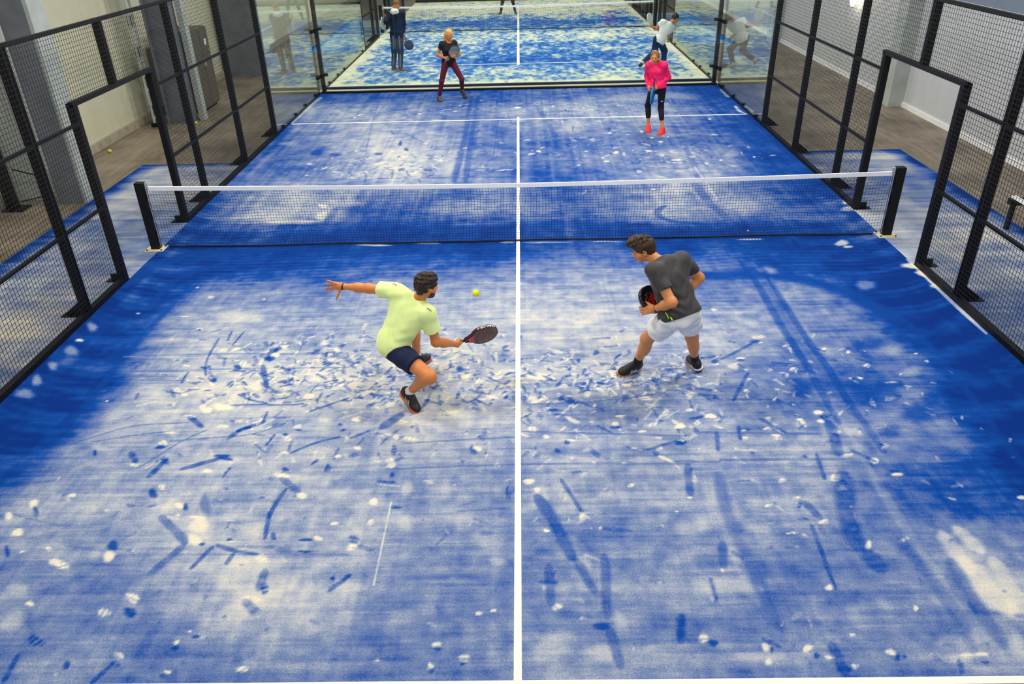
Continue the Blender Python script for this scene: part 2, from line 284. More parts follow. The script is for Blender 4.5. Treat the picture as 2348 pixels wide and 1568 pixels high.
 [22, 27, 31, 36, 40, 44, 49, 49, 49, 49, 49, 47, 43, 38, 34, 30, 32, 34, 37, 39, 40, 41, 42, 43, 43, 43, 44, 44, 44, 43, 43, 42, 41, 38, 34, 29, 25, 20, 18, 16, 13],
 [25, 30, 34, 37, 41, 44, 48, 48, 47, 47, 47, 45, 41, 37, 34, 30, 32, 35, 37, 39, 41, 42, 43, 44, 45, 45, 45, 45, 45, 45, 44, 42, 41, 39, 35, 30, 26, 21, 18, 16, 14],
 [28, 32, 36, 39, 41, 44, 46, 46, 46, 46, 45, 43, 40, 36, 33, 30, 32, 35, 37, 39, 41, 42, 43, 45, 46, 47, 47, 47, 47, 46, 45, 43, 42, 40, 36, 31, 27, 22, 19, 17, 14],
 [30, 35, 37, 39, 41, 43, 44, 44, 44, 44, 44, 42, 38, 35, 32, 30, 32, 35, 37, 39, 41, 43, 44, 46, 48, 48, 48, 48, 49, 48, 46, 44, 42, 40, 36, 32, 28, 23, 19, 17, 15],
 [33, 37, 38, 40, 41, 43, 43, 43, 43, 43, 42, 40, 37, 35, 32, 30, 33, 35, 37, 39, 41, 43, 45, 47, 49, 50, 50, 50, 50, 49, 46, 43, 41, 38, 34, 30, 26, 21, 18, 16, 14],
 [36, 38, 39, 40, 41, 41, 41, 41, 41, 41, 41, 39, 36, 34, 32, 31, 33, 35, 37, 38, 40, 42, 43, 45, 47, 46, 46, 46, 45, 44, 42, 39, 36, 34, 31, 27, 23, 19, 16, 14, 13],
 [38, 39, 40, 40, 40, 40, 40, 40, 39, 39, 38, 36, 34, 32, 29, 29, 30, 31, 33, 34, 35, 37, 39, 40, 42, 42, 41, 41, 41, 40, 37, 35, 32, 30, 27, 24, 20, 17, 14, 12, 12],
 [37, 37, 37, 36, 36, 36, 36, 35, 35, 34, 34, 32, 30, 28, 27, 26, 27, 28, 29, 30, 31, 32, 34, 36, 37, 37, 37, 37, 36, 36, 33, 31, 28, 26, 23, 20, 17, 15, 12, 11, 10],
 [31, 31, 31, 31, 31, 32, 31, 31, 30, 30, 29, 28, 27, 25, 24, 24, 25, 25, 25, 25, 26, 28, 30, 31, 33, 33, 33, 32, 32, 31, 29, 27, 24, 22, 20, 18, 16, 14, 12, 10, 10],
 [25, 25, 26, 26, 27, 27, 27, 26, 26, 26, 25, 24, 23, 23, 22, 22, 22, 22, 22, 21, 22, 24, 25, 27, 29, 30, 30, 30, 30, 30, 28, 26, 24, 22, 20, 18, 16, 14, 12, 10, 10],
 [19, 20, 21, 22, 23, 23, 23, 22, 22, 21, 21, 20, 20, 20, 20, 20, 20, 20, 20, 20, 21, 23, 25, 27, 29, 30, 30, 30, 30, 30, 29, 27, 25, 23, 21, 19, 17, 15, 13, 11, 10],
 [13, 15, 16, 18, 20, 20, 20, 20, 20, 20, 20, 20, 20, 20, 20, 20, 20, 20, 20, 20, 21, 23, 25, 27, 29, 30, 30, 30, 30, 30, 29, 27, 25, 23, 21, 19, 17, 15, 13, 11, 10],
 [12, 14, 16, 18, 20, 20, 20, 20, 20, 20, 20, 20, 20, 20, 20, 20, 20, 20, 20, 20, 21, 23, 25, 27, 29, 30, 30, 30, 30, 30, 29, 27, 25, 23, 21, 19, 17, 15, 13, 11, 10],
 [13, 15, 17, 18, 20, 20, 20, 20, 20, 20, 20, 20, 20, 20, 20, 20, 20, 20, 20, 20, 21, 23, 25, 27, 29, 30, 30, 30, 30, 30, 29, 27, 26, 24, 22, 20, 18, 16, 14, 12, 10],
 [13, 15, 17, 19, 20, 20, 20, 20, 20, 20, 20, 20, 20, 20, 20, 20, 20, 20, 20, 20, 21, 23, 25, 27, 29, 30, 30, 30, 30, 30, 30, 28, 26, 24, 22, 20, 18, 16, 14, 12, 10],
]
# kind (1 blob, 2 line), sand amount, strength, soft, then metres: centre and two half axes, or width and points
SAND_MARKS = [
 (2, .08, .95, 1, .3, -4.98, -1.2, -4.89, -.63, -4.53, -.27, -3.8, -.09, -2.96, -.04),
 (2, .08, .95, 1, .3, 2.24, -1.24, 2.79, -1.17, 3.26, -1.26, 3.66, -1.5, 3.94, -1.87, 4.19, -2.47),
 (2, .08, .8, 1, .12, -4.41, -1.77, -4.42, -1.22, -4.3, -.87, -4, -.58, -3.47, -.41),
 (2, .08, .8, 1, .12, 2.25, -1.19, 3.11, -1.21, 3.66, -1.47, 4.04, -1.98, 4.28, -2.57),
 (2, .1, .6, 1, .1, -4.14, -1.78, -4.17, -2.52, -4.17, -3.13, -4.15, -3.58, -4.15, -4.1),
 (2, .1, .6, 1, .1, 4.26, -2.57, 4.26, -3.22, 4.22, -3.86, 4.14, -4.57, 4.12, -4.98),
 (1, .97, .9, 0, 5.059, 1.36, .078, -.005, -.058, -.155),
 (1, .97, .9, 0, 4.978, 1.055, .127, -.007, -.048, -.13),
 (1, .97, .9, 0, 4.984, -1.043, .133, -.006, -.047, -.105),
 (1, .97, .9, 0, 5.012, -1.28, .115, -.005, -.04, -.088),
 (1, .97, .9, 0, 5.014, -1.616, .111, -.005, -.033, -.071),
 (2, .97, .8, 0, .07, 4.99, -.84, 4.97, -2.02, 4.97, -2.79),
 (2, .97, .8, 0, .07, 5.1, 8, 5.12, 6.45),
 (2, .97, .8, 0, .07, 5.09, 3.41, 5.1, 2.75),
 (2, .97, .8, 0, .07, 5.07, 1.77, 5.03, 1.01),
 (2, .8, .6, 1, .16, -4.92, 9.61, -4.99, 8.31, -5, 7.08),
 (2, .8, .6, 1, .16, 5, 9.52, 4.97, 8.69),
 (1, .85, 0, 0, -3.25, -2.7, 0, -0, 0, -.001),
 (2, .06, .8, 0, .035, -3.2, -2.46, -3.18, -2.66),
 (2, .06, .8, 0, .035, -3.06, -2.48, -3.09, -2.76),
 (2, .06, .8, 0, .035, -3.29, -2.62, -3.28, -2.94, -3.25, -3.19, -3.16, -3.39),
 (2, .06, .8, 0, .035, -3.37, -3.31, -3.39, -3.44, -3.36, -3.52),
 (2, .06, .8, 0, .035, -3.45, -3.67, -3.37, -3.74, -3.27, -3.71),
 (2, .06, .8, 0, .035, -2.73, -3.93, -2.38, -3.91, -2.23, -3.96, -2.04, -3.92),
 (2, .06, .8, 0, .035, -2.72, -3.74, -2.57, -3.86, -2.39, -3.9),
 (2, .06, .8, 0, .035, -2.35, -4.04, -2.34, -4.19),
 (2, .06, .8, 0, .035, -1.95, -4.05, -1.62, -3.83),
 (2, .06, .8, 0, .035, -1.96, -4.67, -1.81, -4.53, -1.58, -4.45),
 (2, .06, .8, 0, .035, -2.18, -4.4, -2.21, -4.56),
 (2, .06, .8, 0, .035, -2.45, -4.98, -2.43, -4.86),
 (2, .06, .85, 0, .07, -2.55, -2.81, -2.64, -3.09),
 (2, .06, .85, 0, .07, -2.63, -3.21, -2.56, -3.41, -2.47, -3.63),
 (2, .06, .85, 0, .07, -3.07, -4.09, -2.98, -4.19, -2.88, -4.27),
 (2, .06, .85, 0, .07, -2.53, -4.34, -2.42, -4.27, -2.33, -4.2),
 (2, .06, .85, 0, .07, -3.38, -4.63, -3.27, -4.77),
 (2, .06, .85, 0, .07, -2.84, -4.87, -2.65, -4.78, -2.51, -4.7),
 (2, .06, .85, 0, .07, -3.08, -4.97, -3.02, -4.73),
 (2, .06, .85, 0, .07, -2.58, -4.45, -2.51, -4.31),
 (2, .15, .65, 0, .025, -3.97, -4.5, -3.75, -4.35, -3.53, -4.22, -3.03, -4.2),
 (2, .15, .65, 0, .025, -3.09, -4.48, -2.83, -4.44, -2.38, -4.41, -2.19, -4.3, -2.09, -4.19),
 (2, .15, .65, 0, .025, -3.22, -4.85, -3.1, -4.67, -2.98, -4.44, -2.81, -4.31),
 (2, .15, .65, 0, .025, -3.8, -4.47, -3.46, -4.38, -3.21, -4.34),
 (2, .15, .5, 0, .03, -4.19, -2.95, -3.45, -2.96, -2.81, -2.97, -1.79, -2.99),
 (2, .15, .5, 0, .03, -4.16, -3.28, -3.49, -3.28, -2.8, -3.26, -1.73, -3.27),
 (2, .15, .5, 0, .03, -4.06, -3.36, -3.44, -3.4),
 (2, .15, .5, 0, .03, -4.18, -3.44, -3.34, -3.47),
 (2, .9, .35, 0, .03, -4.19, -2.98, -3.43, -3.02, -2.96, -3.02),
 (2, .9, .35, 0, .03, -3.93, -3.32, -3.31, -3.33),
 (1, .97, .92, 0, -3.362, -3.636, .052, -.001, .016, -.04),
 (1, .97, .92, 0, -3.256, -3.72, .044, -.001, .015, -.04),
 (1, .97, .92, 0, -3.145, -4.498, .054, -.001, .012, -.03),
 (1, .97, .92, 0, -2.566, -3.004, .056, -.002, .015, -.056),
 (1, .97, .92, 0, -2.522, -2.812, .041, -.001, .009, -.032),
 (1, .97, .92, 0, -2.096, -2.778, .041, -.001, .009, -.039),
 (1, .97, .92, 0, -2.845, -3.169, .063, -.002, .019, -.06),
 (1, .97, .92, 0, -2.798, -3.953, .1, -.003, .021, -.062),
 (1, .97, .92, 0, -2.924, -3.999, .057, -.001, .017, -.049),
 (1, .97, .92, 0, -2.693, -4.265, .055, -.001, .012, -.035),
 (1, .97, .92, 0, -2.394, -4.215, .048, -.001, .008, -.028),
 (1, .97, .92, 0, -2.049, -4.459, .047, -.001, .012, -.044),
 (1, .97, .92, 0, -2, -4.282, .041, -.001, .009, -.034),
 (1, .97, .92, 0, -2.611, -4.898, .038, -.001, .01, -.029),
 (1, .97, .92, 0, -2.006, -4.672, .026, -.001, .007, -.025),
 (1, .97, .92, 0, -1.543, -4.723, .032, -.001, .005, -.025),
 (1, .97, .92, 0, -2.592, -3.599, .074, -.002, .024, -.081),
 (1, .97, .92, 0, -2.014, -3.798, .072, -.002, .012, -.052),
 (1, .97, .92, 0, -1.945, -3.108, .047, -.001, .008, -.036),
 (1, .97, .92, 0, -3.142, -4.355, .041, -.001, .009, -.023),
 (1, .97, .92, 0, -3.969, -3.821, .015, -0, .007, -.015),
 (1, .97, .92, 0, -4.85, -2.604, .042, -.001, .02, -.041),
 (1, .97, .92, 0, -4.465, -1.982, .021, -.001, .013, -.031),
 (1, .97, .92, 0, -1.958, -4.97, .075, -.002, .01, -.038),
 (1, .97, .92, 0, -3.276, -4.806, .039, -.001, .011, -.024),
 (1, .97, .92, 0, -3.058, -4.092, .056, -.001, .009, -.024),
 (1, .97, .92, 0, -3.023, -2.859, .049, -.002, .01, -.032),
 (1, .97, .92, 0, -3.158, -2.886, .065, -.002, .013, -.038),
 (1, .97, .92, 0, -3.586, -2.393, .038, -.001, .01, -.028),
 (1, .97, .92, 0, -3.744, -1.58, .046, -.002, .012, -.033),
 (1, .97, .92, 0, -4.012, -1.299, .019, -.001, .01, -.026),
 (1, .97, .92, 0, -3.072, -1.667, .018, -.001, .009, -.032),
 (1, .97, .92, 0, -3.883, -2.078, .044, -.002, .007, -.019),
 (1, .8, .55, 1, -3.669, -4.571, .08, -.002, .026, -.053),
 (1, .8, .55, 1, -3.249, -2.101, .263, -.01, .054, -.168),
 (1, .8, .55, 1, -4.862, -3.668, .09, -.003, .061, -.107),
 (1, .8, .55, 1, -4.871, -3.424, .062, -.002, .055, -.099),
 (1, .8, .55, 1, -4.865, -3.136, .064, -.002, .045, -.084),
 (1, .8, .55, 1, -4.825, -2.831, .099, -.003, .049, -.097),
 (1, .8, .55, 1, -4.859, -2.295, .07, -.002, .053, -.108),
 (1, .06, .85, 0, -2.593, -3.073, .055, -.002, .015, -.055),
 (1, .06, .85, 0, -2.889, -3.227, .047, -.001, .013, -.041),
 (1, .06, .85, 0, -2.859, -3.551, .045, -.001, .018, -.055),
 (1, .06, .85, 0, -3.145, -4.562, .053, -.001, .011, -.026),
 (1, .06, .85, 0, -2.083, -4.403, .034, -.001, .005, -.018),
 (1, .06, .85, 0, -1.979, -4.339, .027, -.001, .005, -.018),
 (1, .06, .85, 0, -1.599, -4.881, .031, -.001, .011, -.049),
 (1, .06, .85, 0, -1.953, -4.893, .038, -.001, .006, -.023),
 (1, .06, .85, 0, -2.559, -4.7, .065, -.001, .01, -.031),
 (1, .06, .85, 0, -2.729, -3.541, .038, -.001, .013, -.041),
 (1, .06, .85, 0, -1.972, -3.196, .062, -.002, .013, -.059),
 (1, .06, .85, 0, -3.03, -4.751, .039, -.001, .021, -.051),
 (1, .06, .85, 0, -3.692, -4.634, .02, -0, .02, -.042),
 (1, .06, .85, 0, -3.588, -2.41, .031, -.001, .008, -.021),
 (1, .06, .85, 0, -3.049, -3.477, .038, -.001, .014, -.039),
 (1, .06, .85, 0, -2.493, -4.742, .052, -.001, .008, -.024),
 (1, .06, .85, 0, -2.466, -4.293, .041, -.001, .007, -.023),
 (1, .06, .85, 0, -1.616, -4.269, .027, -.001, .005, -.023),
 (1, .06, .85, 0, -1.573, -4.349, .02, -0, .004, -.018),
 (1, .97, .9, 0, -3.876, -5.276, .043, -.001, .027, -.049),
 (1, .97, .9, 0, -3.818, -5.602, .041, -.001, .028, -.048),
 (1, .97, .9, 0, -3.994, -5.419, .036, -.001, .025, -.042),
 (1, .97, .9, 0, -2.914, -5.097, .037, -.001, .015, -.037),
 (1, .97, .9, 0, -2.612, -4.896, .038, -.001, .01, -.027),
 (1, .97, .9, 0, -1.735, -5.22, .054, -.001, .009, -.036),
 (1, .97, .9, 0, -1.956, -4.977, .05, -.001, .008, -.029),
 (1, .97, .9, 0, -1.872, -5.892, .049, -.001, .013, -.044),
 (1, .97, .9, 0, -2.993, -5.86, .05, -.001, .024, -.052),
 (1, .97, .9, 0, -3.296, -5.943, .049, -.001, .024, -.046),
 (1, .97, .9, 0, -3.366, -5.913, .039, -.001, .023, -.044),
 (1, .97, .9, 0, -3.483, -5.778, .028, -0, .012, -.023),
 (1, .97, .9, 0, -2.644, -6.252, .047, -.001, .023, -.052),
 (1, .97, .9, 0, -2.786, -6.377, .036, -0, .021, -.044),
 (1, .97, .9, 0, -3.338, -6.294, .036, -0, .011, -.019),
 (1, .97, .9, 0, -1.82, -6.276, .061, -.001, .014, -.045),
 (1, .97, .9, 0, -2.528, -6.72, .038, -0, .013, -.028),
 (1, .97, .9, 0, -2.139, -6.542, .015, -0, .004, -.012),
 (1, .97, .9, 0, -2.196, -6.623, .019, -0, .007, -.017),
 (1, .97, .9, 0, -2.166, -6.842, .023, -0, .006, -.016),
 (1, .97, .9, 0, -2.679, -5.324, .036, -.001, .017, -.043),
 (1, .97, .9, 0, -2.654, -5.435, .024, -0, .005, -.013),
 (1, .97, .9, 0, -3.238, -5.374, .018, -0, .008, -.017),
 (1, .97, .9, 0, -2.136, -5.716, .028, -0, .006, -.019),
 (1, .97, .9, 0, -1.492, -5.704, .034, -.001, .007, -.031),
 (1, .97, .9, 0, -1.708, -6.826, .037, -0, .008, -.027),
 (1, .97, .9, 0, -2.86, -6.856, .011, -0, .004, -.008),
 (1, .97, .9, 0, -3.608, -5.183, .037, -.001, .011, -.022),
 (1, .97, .9, 0, -1.403, -5.548, .029, -.001, .005, -.024),
 (1, .97, .9, 0, -3.663, -5.805, .025, -0, .007, -.012),
 (1, .97, .9, 0, -2.42, -5.704, .056, -.001, .023, -.062),
 (1, .97, .9, 0, -2.486, -5.463, .07, -.001, .009, -.023),
 (1, .97, .9, 0, -2.444, -5.546, .069, -.001, .036, -.098),
 (1, .97, .9, 0, -1.737, -6.403, .02, -0, .007, -.022),
 (1, .85, .5, 1, -2.438, -5.594, .126, -.002, .059, -.16),
 (1, .85, .5, 1, -2.02, -5.585, .114, -.002, .029, -.096),
 (1, .85, .5, 1, -1.935, -5.935, .119, -.002, .053, -.173),
 (1, .85, .5, 1, -1.831, -6.276, .102, -.001, .036, -.116),
 (1, .85, .5, 1, -3.479, -6.175, .063, -.001, .046, -.081),
 (1, .85, .5, 1, -1.872, -6.401, .12, -.002, .032, -.099),
 (1, .85, .5, 1, -3.375, -6.443, .091, -.001, .057, -.098),
 (2, .06, .8, 0, .05, -1.88, -5.14, -1.92, -5.3, -1.94, -5.47, -1.89, -5.7),
 (2, .06, .8, 0, .05, -2.26, -5.78, -2.3, -5.89, -2.34, -5.99),
 (2, .06, .8, 0, .05, -2.23, -5.76, -2.07, -5.84, -1.9, -5.86),
 (2, .06, .8, 0, .05, -2.55, -6.8, -2.58, -6.86, -2.61, -6.92),
 (2, .06, .8, 0, .05, -3.18, -6.71, -3.16, -6.82, -3.16, -6.9),
 (2, .06, .8, 0, .05, -1.85, -5.64, -1.82, -5.71),
 (2, .06, .8, 0, .05, -2.1, -5.95, -2.08, -5.85),
 (2, .06, .8, 0, .05, -1.3, -6.21, -1.19, -6.07),
 (2, .06, .8, 0, .05, -2.84, -6.76, -2.82, -6.81),
 (2, .18, .8, 0, .085, -2.78, -5.45, -2.61, -5.59, -2.48, -5.73),
 (2, .18, .8, 0, .085, -2.48, -5.76, -2.55, -5.91, -2.62, -6.04),
 (2, .18, .8, 0, .085, -1.95, -5.01, -1.86, -5.09, -1.77, -5.18),
 (2, .18, .8, 0, .085, -1.86, -6.29, -1.74, -6.4),
 (2, .18, .8, 0, .085, -1.8, -6.02, -1.79, -6.19),
 (2, .2, .5, 0, .03, -3.36, -5.75, -3.05, -5.81),
 (2, .2, .5, 0, .03, -3.96, -5.4, -3.8, -5.46, -3.5, -5.54),
 (2, .2, .5, 0, .03, -2.95, -5.85, -1.23, -5.87),
 (1, .06, .85, 0, -2.954, -5.178, .043, -.001, .023, -.054),
 (1, .06, .85, 0, -3.808, -5.372, .026, -0, .04, -.072),
 (1, .06, .85, 0, -3.781, -5.803, .022, -0, .035, -.06),
 (1, .06, .85, 0, -2.625, -5.343, .024, -0, .014, -.038),
 (1, .06, .85, 0, -1.937, -5.456, .026, -0, .012, -.042),
 (1, .06, .85, 0, -3.014, -5.755, .051, -.001, .023, -.049),
 (1, .06, .85, 0, -2.347, -5.751, .028, -0, .006, -.015),
 (1, .06, .85, 0, -2.608, -6.379, .041, -.001, .025, -.056),
 (1, .06, .85, 0, -3.128, -6.6, .059, -.001, .029, -.052),
 (1, .06, .85, 0, -2.188, -6.668, .024, -0, .009, -.023),
 (1, .06, .85, 0, -2.829, -6.782, .017, -0, .011, -.022),
 (1, .06, .85, 0, -1.755, -6.186, .036, -.001, .013, -.047),
 (1, .06, .85, 0, -2.087, -6.578, .029, -0, .006, -.017),
 (1, .06, .85, 0, -2.181, -6.874, .023, -0, .008, -.019),
 (1, .06, .85, 0, -1.298, -6.098, .021, -0, .004, -.019),
 (1, .06, .85, 0, -2.529, -6.78, .033, -0, .01, -.022),
 (1, .06, .85, 0, -1.56, -5.839, .044, -.001, .004, -.015),
 (1, .06, .85, 0, -1.578, -5.718, .067, -.001, .004, -.015),
 (1, .06, .85, 0, -2.15, -5.708, .034, -.001, .004, -.012),
 (1, .25, .7, 0, -2.482, -5.311, .048, -.001, .037, -.105),
 (1, .25, .7, 0, -3.237, -6.457, .035, -0, .055, -.098),
 (1, .25, .7, 0, -2.093, -6.779, .019, -0, .01, -.027),
 (1, .25, .7, 0, -2.753, -6.717, .024, -0, .008, -.017),
 (1, .25, .7, 0, -1.757, -6.761, .042, -0, .01, -.033),
 (1, .25, .7, 0, -1.952, -6.431, .02, -0, .007, -.022),
 (1, .25, .7, 0, -2.005, -6.59, .019, -0, .007, -.019),
 (1, .25, .7, 0, -2.315, -6.841, .023, -0, .008, -.019),
 (1, .25, .7, 0, -2.46, -6.818, .019, -0, .007, -.015),
 (1, .25, .7, 0, -2.275, -6.152, .019, -0, .008, -.022),
 (1, .25, .7, 0, -2.143, -6.259, .015, -0, .01, -.029),
 (1, .25, .7, 0, -2.37, -6.468, .02, -0, .008, -.019),
 (1, .25, .7, 0, -2.469, -6.202, .026, -0, .008, -.019),
 (1, .25, .7, 0, -2.807, -6.076, .019, -0, .008, -.017),
 (1, .25, .7, 0, -3.355, -6.123, .021, -0, .013, -.025),
 (1, .25, .7, 0, -3.166, -6.422, .02, -0, .009, -.017),
 (1, .25, .7, 0, -1.634, -6.537, .02, -0, .01, -.035),
 (1, .25, .7, 0, -2.372, -5.126, .022, -0, .009, -.026),
 (1, .25, .7, 0, -2.372, -5.287, .022, -0, .008, -.025),
 (1, .25, .7, 0, -2.045, -5.013, .019, -0, .007, -.026),
 (1, .25, .7, 0, -1.595, -4.898, .035, -.001, .008, -.039),
 (1, .25, .7, 0, -1.946, -4.92, .038, -.001, .007, -.027),
 (1, .25, .7, 0, -3.156, -5.597, .04, -.001, .014, -.029),
 (1, .25, .7, 0, -1.991, -5.963, .019, -0, .005, -.014),
 (1, .25, .7, 0, -1.825, -5.79, .039, -.001, .007, -.024),
 (1, .25, .7, 0, -2.487, -5.733, .025, -0, .011, -.028),
 (1, .25, .7, 0, -1.718, -5.821, .077, -.001, .008, -.03),
 (1, .25, .7, 0, -1.64, -5.487, .017, -0, .004, -.017),
 (1, .25, .7, 0, -3.075, -5.317, .036, -.001, .012, -.028),
 (1, .25, .7, 0, -2.167, -6.884, .037, -0, .008, -.021),
 (1, .97, .9, 0, -1.486, -4.198, .043, -.001, .005, -.029),
 (1, .97, .9, 0, -1.393, -4.614, .036, -.001, .006, -.032),
 (1, .97, .9, 0, -1.084, -4.787, .04, -.001, .005, -.035),
 (1, .97, .9, 0, -.348, -4.651, .032, -.001, .002, -.047),
 (1, .97, .9, 0, .138, -4.381, .041, -.001, -.001, -.056),
 (1, .97, .9, 0, .25, -4.493, .033, -.001, -.001, -.027),
 (1, .97, .9, 0, .088, -5.088, .06, -.001, -0, -.032),
 (1, .97, .9, 0, .154, -5.192, .033, -.001, -.001, -.027),
 (1, .97, .9, 0, -1.141, -5.31, .044, -.001, .006, -.039),
 (1, .97, .9, 0, -1.124, -5.54, .026, -0, .006, -.037),
 (1, .97, .9, 0, -1.219, -5.792, .039, -.001, .008, -.041),
 (1, .97, .9, 0, .494, -5.508, .025, -0, -.003, -.037),
 (1, .97, .9, 0, .908, -5.151, .033, -.001, -.003, -.023),
 (1, .97, .9, 0, .265, -6.368, .04, -.001, -.001, -.025),
 (1, .97, .9, 0, -.26, -6.415, .027, -0, .001, -.015),
 (1, .97, .9, 0, -.162, -6.394, .025, -0, 0, -.011),
 (1, .97, .9, 0, -.515, -6.662, .026, -0, .003, -.031),
 (1, .97, .9, 0, -.332, -6.76, .033, -0, .002, -.038),
 (1, .97, .9, 0, -.54, -6.825, .023, -0, .003, -.029),
 (1, .97, .9, 0, -.882, -6.774, .021, -0, .002, -.014),
 (1, .97, .9, 0, 1.198, -3.907, .07, -.002, -.007, -.05),
 (1, .97, .9, 0, .936, -4.202, .042, -.001, -.003, -.029),
 (1, .97, .9, 0, .873, -4.315, .042, -.001, -.003, -.028),
 (1, .97, .9, 0, 1.215, -4.674, .032, -.001, -.005, -.031),
 (1, .97, .9, 0, 1.098, -4.432, .033, -.001, -.003, -.022),
 (1, .97, .9, 0, .213, -5.653, .025, -0, -.001, -.02),
 (1, .97, .9, 0, .459, -4.552, .065, -.002, -.001, -.016),
 (1, .97, .9, 0, 1.455, -4.358, .033, -.001, -.007, -.039),
 (1, .97, .9, 0, -1.045, -4.238, .051, -.001, .004, -.029),
 (1, .97, .9, 0, -.946, -4.492, .066, -.002, .004, -.033),
 (1, .97, .9, 0, .982, -6.169, .013, -0, -.002, -.012),
 (1, .97, .9, 0, .635, -4.862, .019, -0, -.002, -.02),
 (1, .97, .9, 0, .89, -4.868, .022, -0, -.002, -.017),
 (1, .97, .9, 0, -1.082, -4.461, .033, -.001, .005, -.038),
 (1, .85, .5, 1, .538, -6.743, .092, -.001, -.007, -.075),
 (1, .85, .5, 1, .67, -6.503, .06, -.001, -.009, -.074),
 (1, .85, .5, 1, -.142, -5.955, .08, -.001, .001, -.036),
 (1, .85, .5, 1, .181, -5.27, .088, -.002, -.003, -.109),
 (1, .85, .5, 1, -.895, -5.16, .045, -.001, .014, -.113),
 (1, .85, .5, 1, -.86, -5.545, .043, -.001, .013, -.101),
 (1, .85, .5, 1, .467, -5.982, .053, -.001, -.005, -.07),
 (1, .85, .5, 1, -1.178, -6.18, .078, -.001, .019, -.1),
 (2, .06, .75, 0, .13, .15, -5.27, .27, -5.52, .32, -5.72, .39, -5.93),
 (2, .06, .75, 0, .13, -1.23, -4.32, -1.08, -4.12),
 (2, .06, .65, 0, .09, .42, -5.96, .47, -6.1, .52, -6.24),
 (2, .06, .65, 0, .09, .59, -6.55, .62, -6.7, .63, -6.83),
 (2, .06, .65, 0, .09, .22, -6, .22, -6.18, .22, -6.34),
 (2, .06, .65, 0, .09, .62, -5.91, .62, -6.12, .59, -6.29, .59, -6.46),
 (2, .06, .7, 0, .045, .35, -5.07, .42, -5.25, .49, -5.45),
 (2, .06, .7, 0, .045, .15, -6.15, .27, -6.16),
 (2, .06, .7, 0, .045, -1.15, -5.06, -1.01, -5.08),
 (2, .06, .7, 0, .045, .71, -4.34, .83, -4.45),
 (2, .06, .7, 0, .045, 1.1, -4.7, 1.44, -4.55),
 (2, .06, .7, 0, .045, -1.24, -6.15, -1.18, -6.07),
 (2, .06, .7, 0, .045, 1.08, -6.45, 1.03, -6.62),
 (2, .06, .7, 0, .045, -1.48, -4.47, -1.33, -4.36),
 (2, .15, .55, 0, .035, -1, -4.56, -.65, -4.53, -.03, -4.49),
 (2, .15, .55, 0, .035, -1.1, -4.91, -.4, -4.88, -.03, -4.87, .61, -4.87, 1.43, -4.89),
 (2, .15, .55, 0, .035, -.46, -5.43, -.07, -5.4),
 (2, .15, .55, 0, .035, .04, -4.41, 1.5, -4.51),
 (2, .15, .55, 0, .035, .07, -3.98, .6, -3.98, 1.31, -3.85),
 (2, .95, .8, 0, .012, -1, -5.31, -1, -5.74, -1, -6.17),
 (2, .2, .3, 1, .12, -.07, -4.57, -.08, -5.22, -.06, -5.85, -.06, -6.28, -.07, -6.72),
 (2, .2, .3, 1, .12, .08, -5.56, .07, -6.11, .06, -6.86),
 (2, .2, .3, 1, .12, -1.33, -5.54, -1.3, -4.14),
 (2, .2, .3, 1, .12, -.95, -6.27, -.91, -6.78),
 (2, .2, .3, 1, .12, -1.06, -6.26, -1, -6.71),
 (1, .06, .75, 0, -.378, -4.689, .04, -.001, .002, -.033),
 (1, .06, .75, 0, -1.072, -4.648, .029, -.001, .01, -.073),
 (1, .06, .75, 0, -1.04, -4.983, .023, -0, .004, -.031),
 (1, .06, .75, 0, -.955, -5.377, .041, -.001, .003, -.023),
 (1, .06, .75, 0, -1.22, -5.716, .046, -.001, .008, -.042),
 (1, .06, .75, 0, .332, -4.083, .052, -.001, -.001, -.027),
 (1, .06, .75, 0, .38, -4.158, .051, -.001, -.001, -.021),
 (1, .06, .75, 0, .54, -6.53, .05, -.001, -.003, -.037),
 (1, .06, .75, 0, .339, -4.693, .029, -.001, -.002, -.036),
 (1, .06, .75, 0, .425, -4.578, .023, -.001, -.002, -.037),
 (1, .06, .75, 0, -.507, -6.69, .021, -0, .002, -.022),
 (1, .06, .75, 0, .529, -3.951, .061, -.002, -.002, -.031),
 (1, .06, .75, 0, 1.411, -4.601, .048, -.001, -.008, -.042),
 (1, .06, .75, 0, .867, -4.371, .049, -.001, -.002, -.022),
 (1, .06, .75, 0, -.077, -5.221, .022, -0, .001, -.089),
 (1, .06, .75, 0, -.532, -6.851, .025, -0, .002, -.016),
 (1, .06, .75, 0, -.34, -6.807, .023, -0, .001, -.013),
 (1, .25, .6, 0, -1.035, -5.224, .03, -.001, .004, -.027),
 (1, .25, .6, 0, -.148, -6.227, .013, -0, .001, -.036),
 (1, .25, .6, 0, -1.074, -6.072, .026, -0, .004, -.022),
 (1, .25, .6, 0, -.924, -4.677, .024, -.001, .003, -.026),
 (1, .25, .6, 0, -.633, -5.829, .02, -0, .002, -.019),
 (1, .25, .6, 0, .208, -6.216, .018, -0, -.001, -.016),
 (1, .25, .6, 0, -.832, -6.346, .023, -0, .004, -.031),
 (1, .25, .6, 0, .989, -6.17, .018, -0, -.002, -.013),
 (1, .2, .5, 1, 1.013, -5.937, .079, -.001, -.011, -.071),
 (1, .2, .5, 1, .809, -6.62, .106, -.001, -.009, -.064),
 (1, .2, .5, 1, .193, -5.87, .067, -.001, -.002, -.055),
 (1, .2, .5, 1, .473, -5.706, .082, -.001, -.004, -.058),
 (1, .97, .88, 0, 2.565, -2.79, .07, -.002, -.011, -.042),
 (1, .97, .88, 0, 2.27, -3.212, .045, -.001, -.007, -.026),
 (1, .97, .88, 0, 2.734, -3.441, .051, -.002, -.011, -.036),
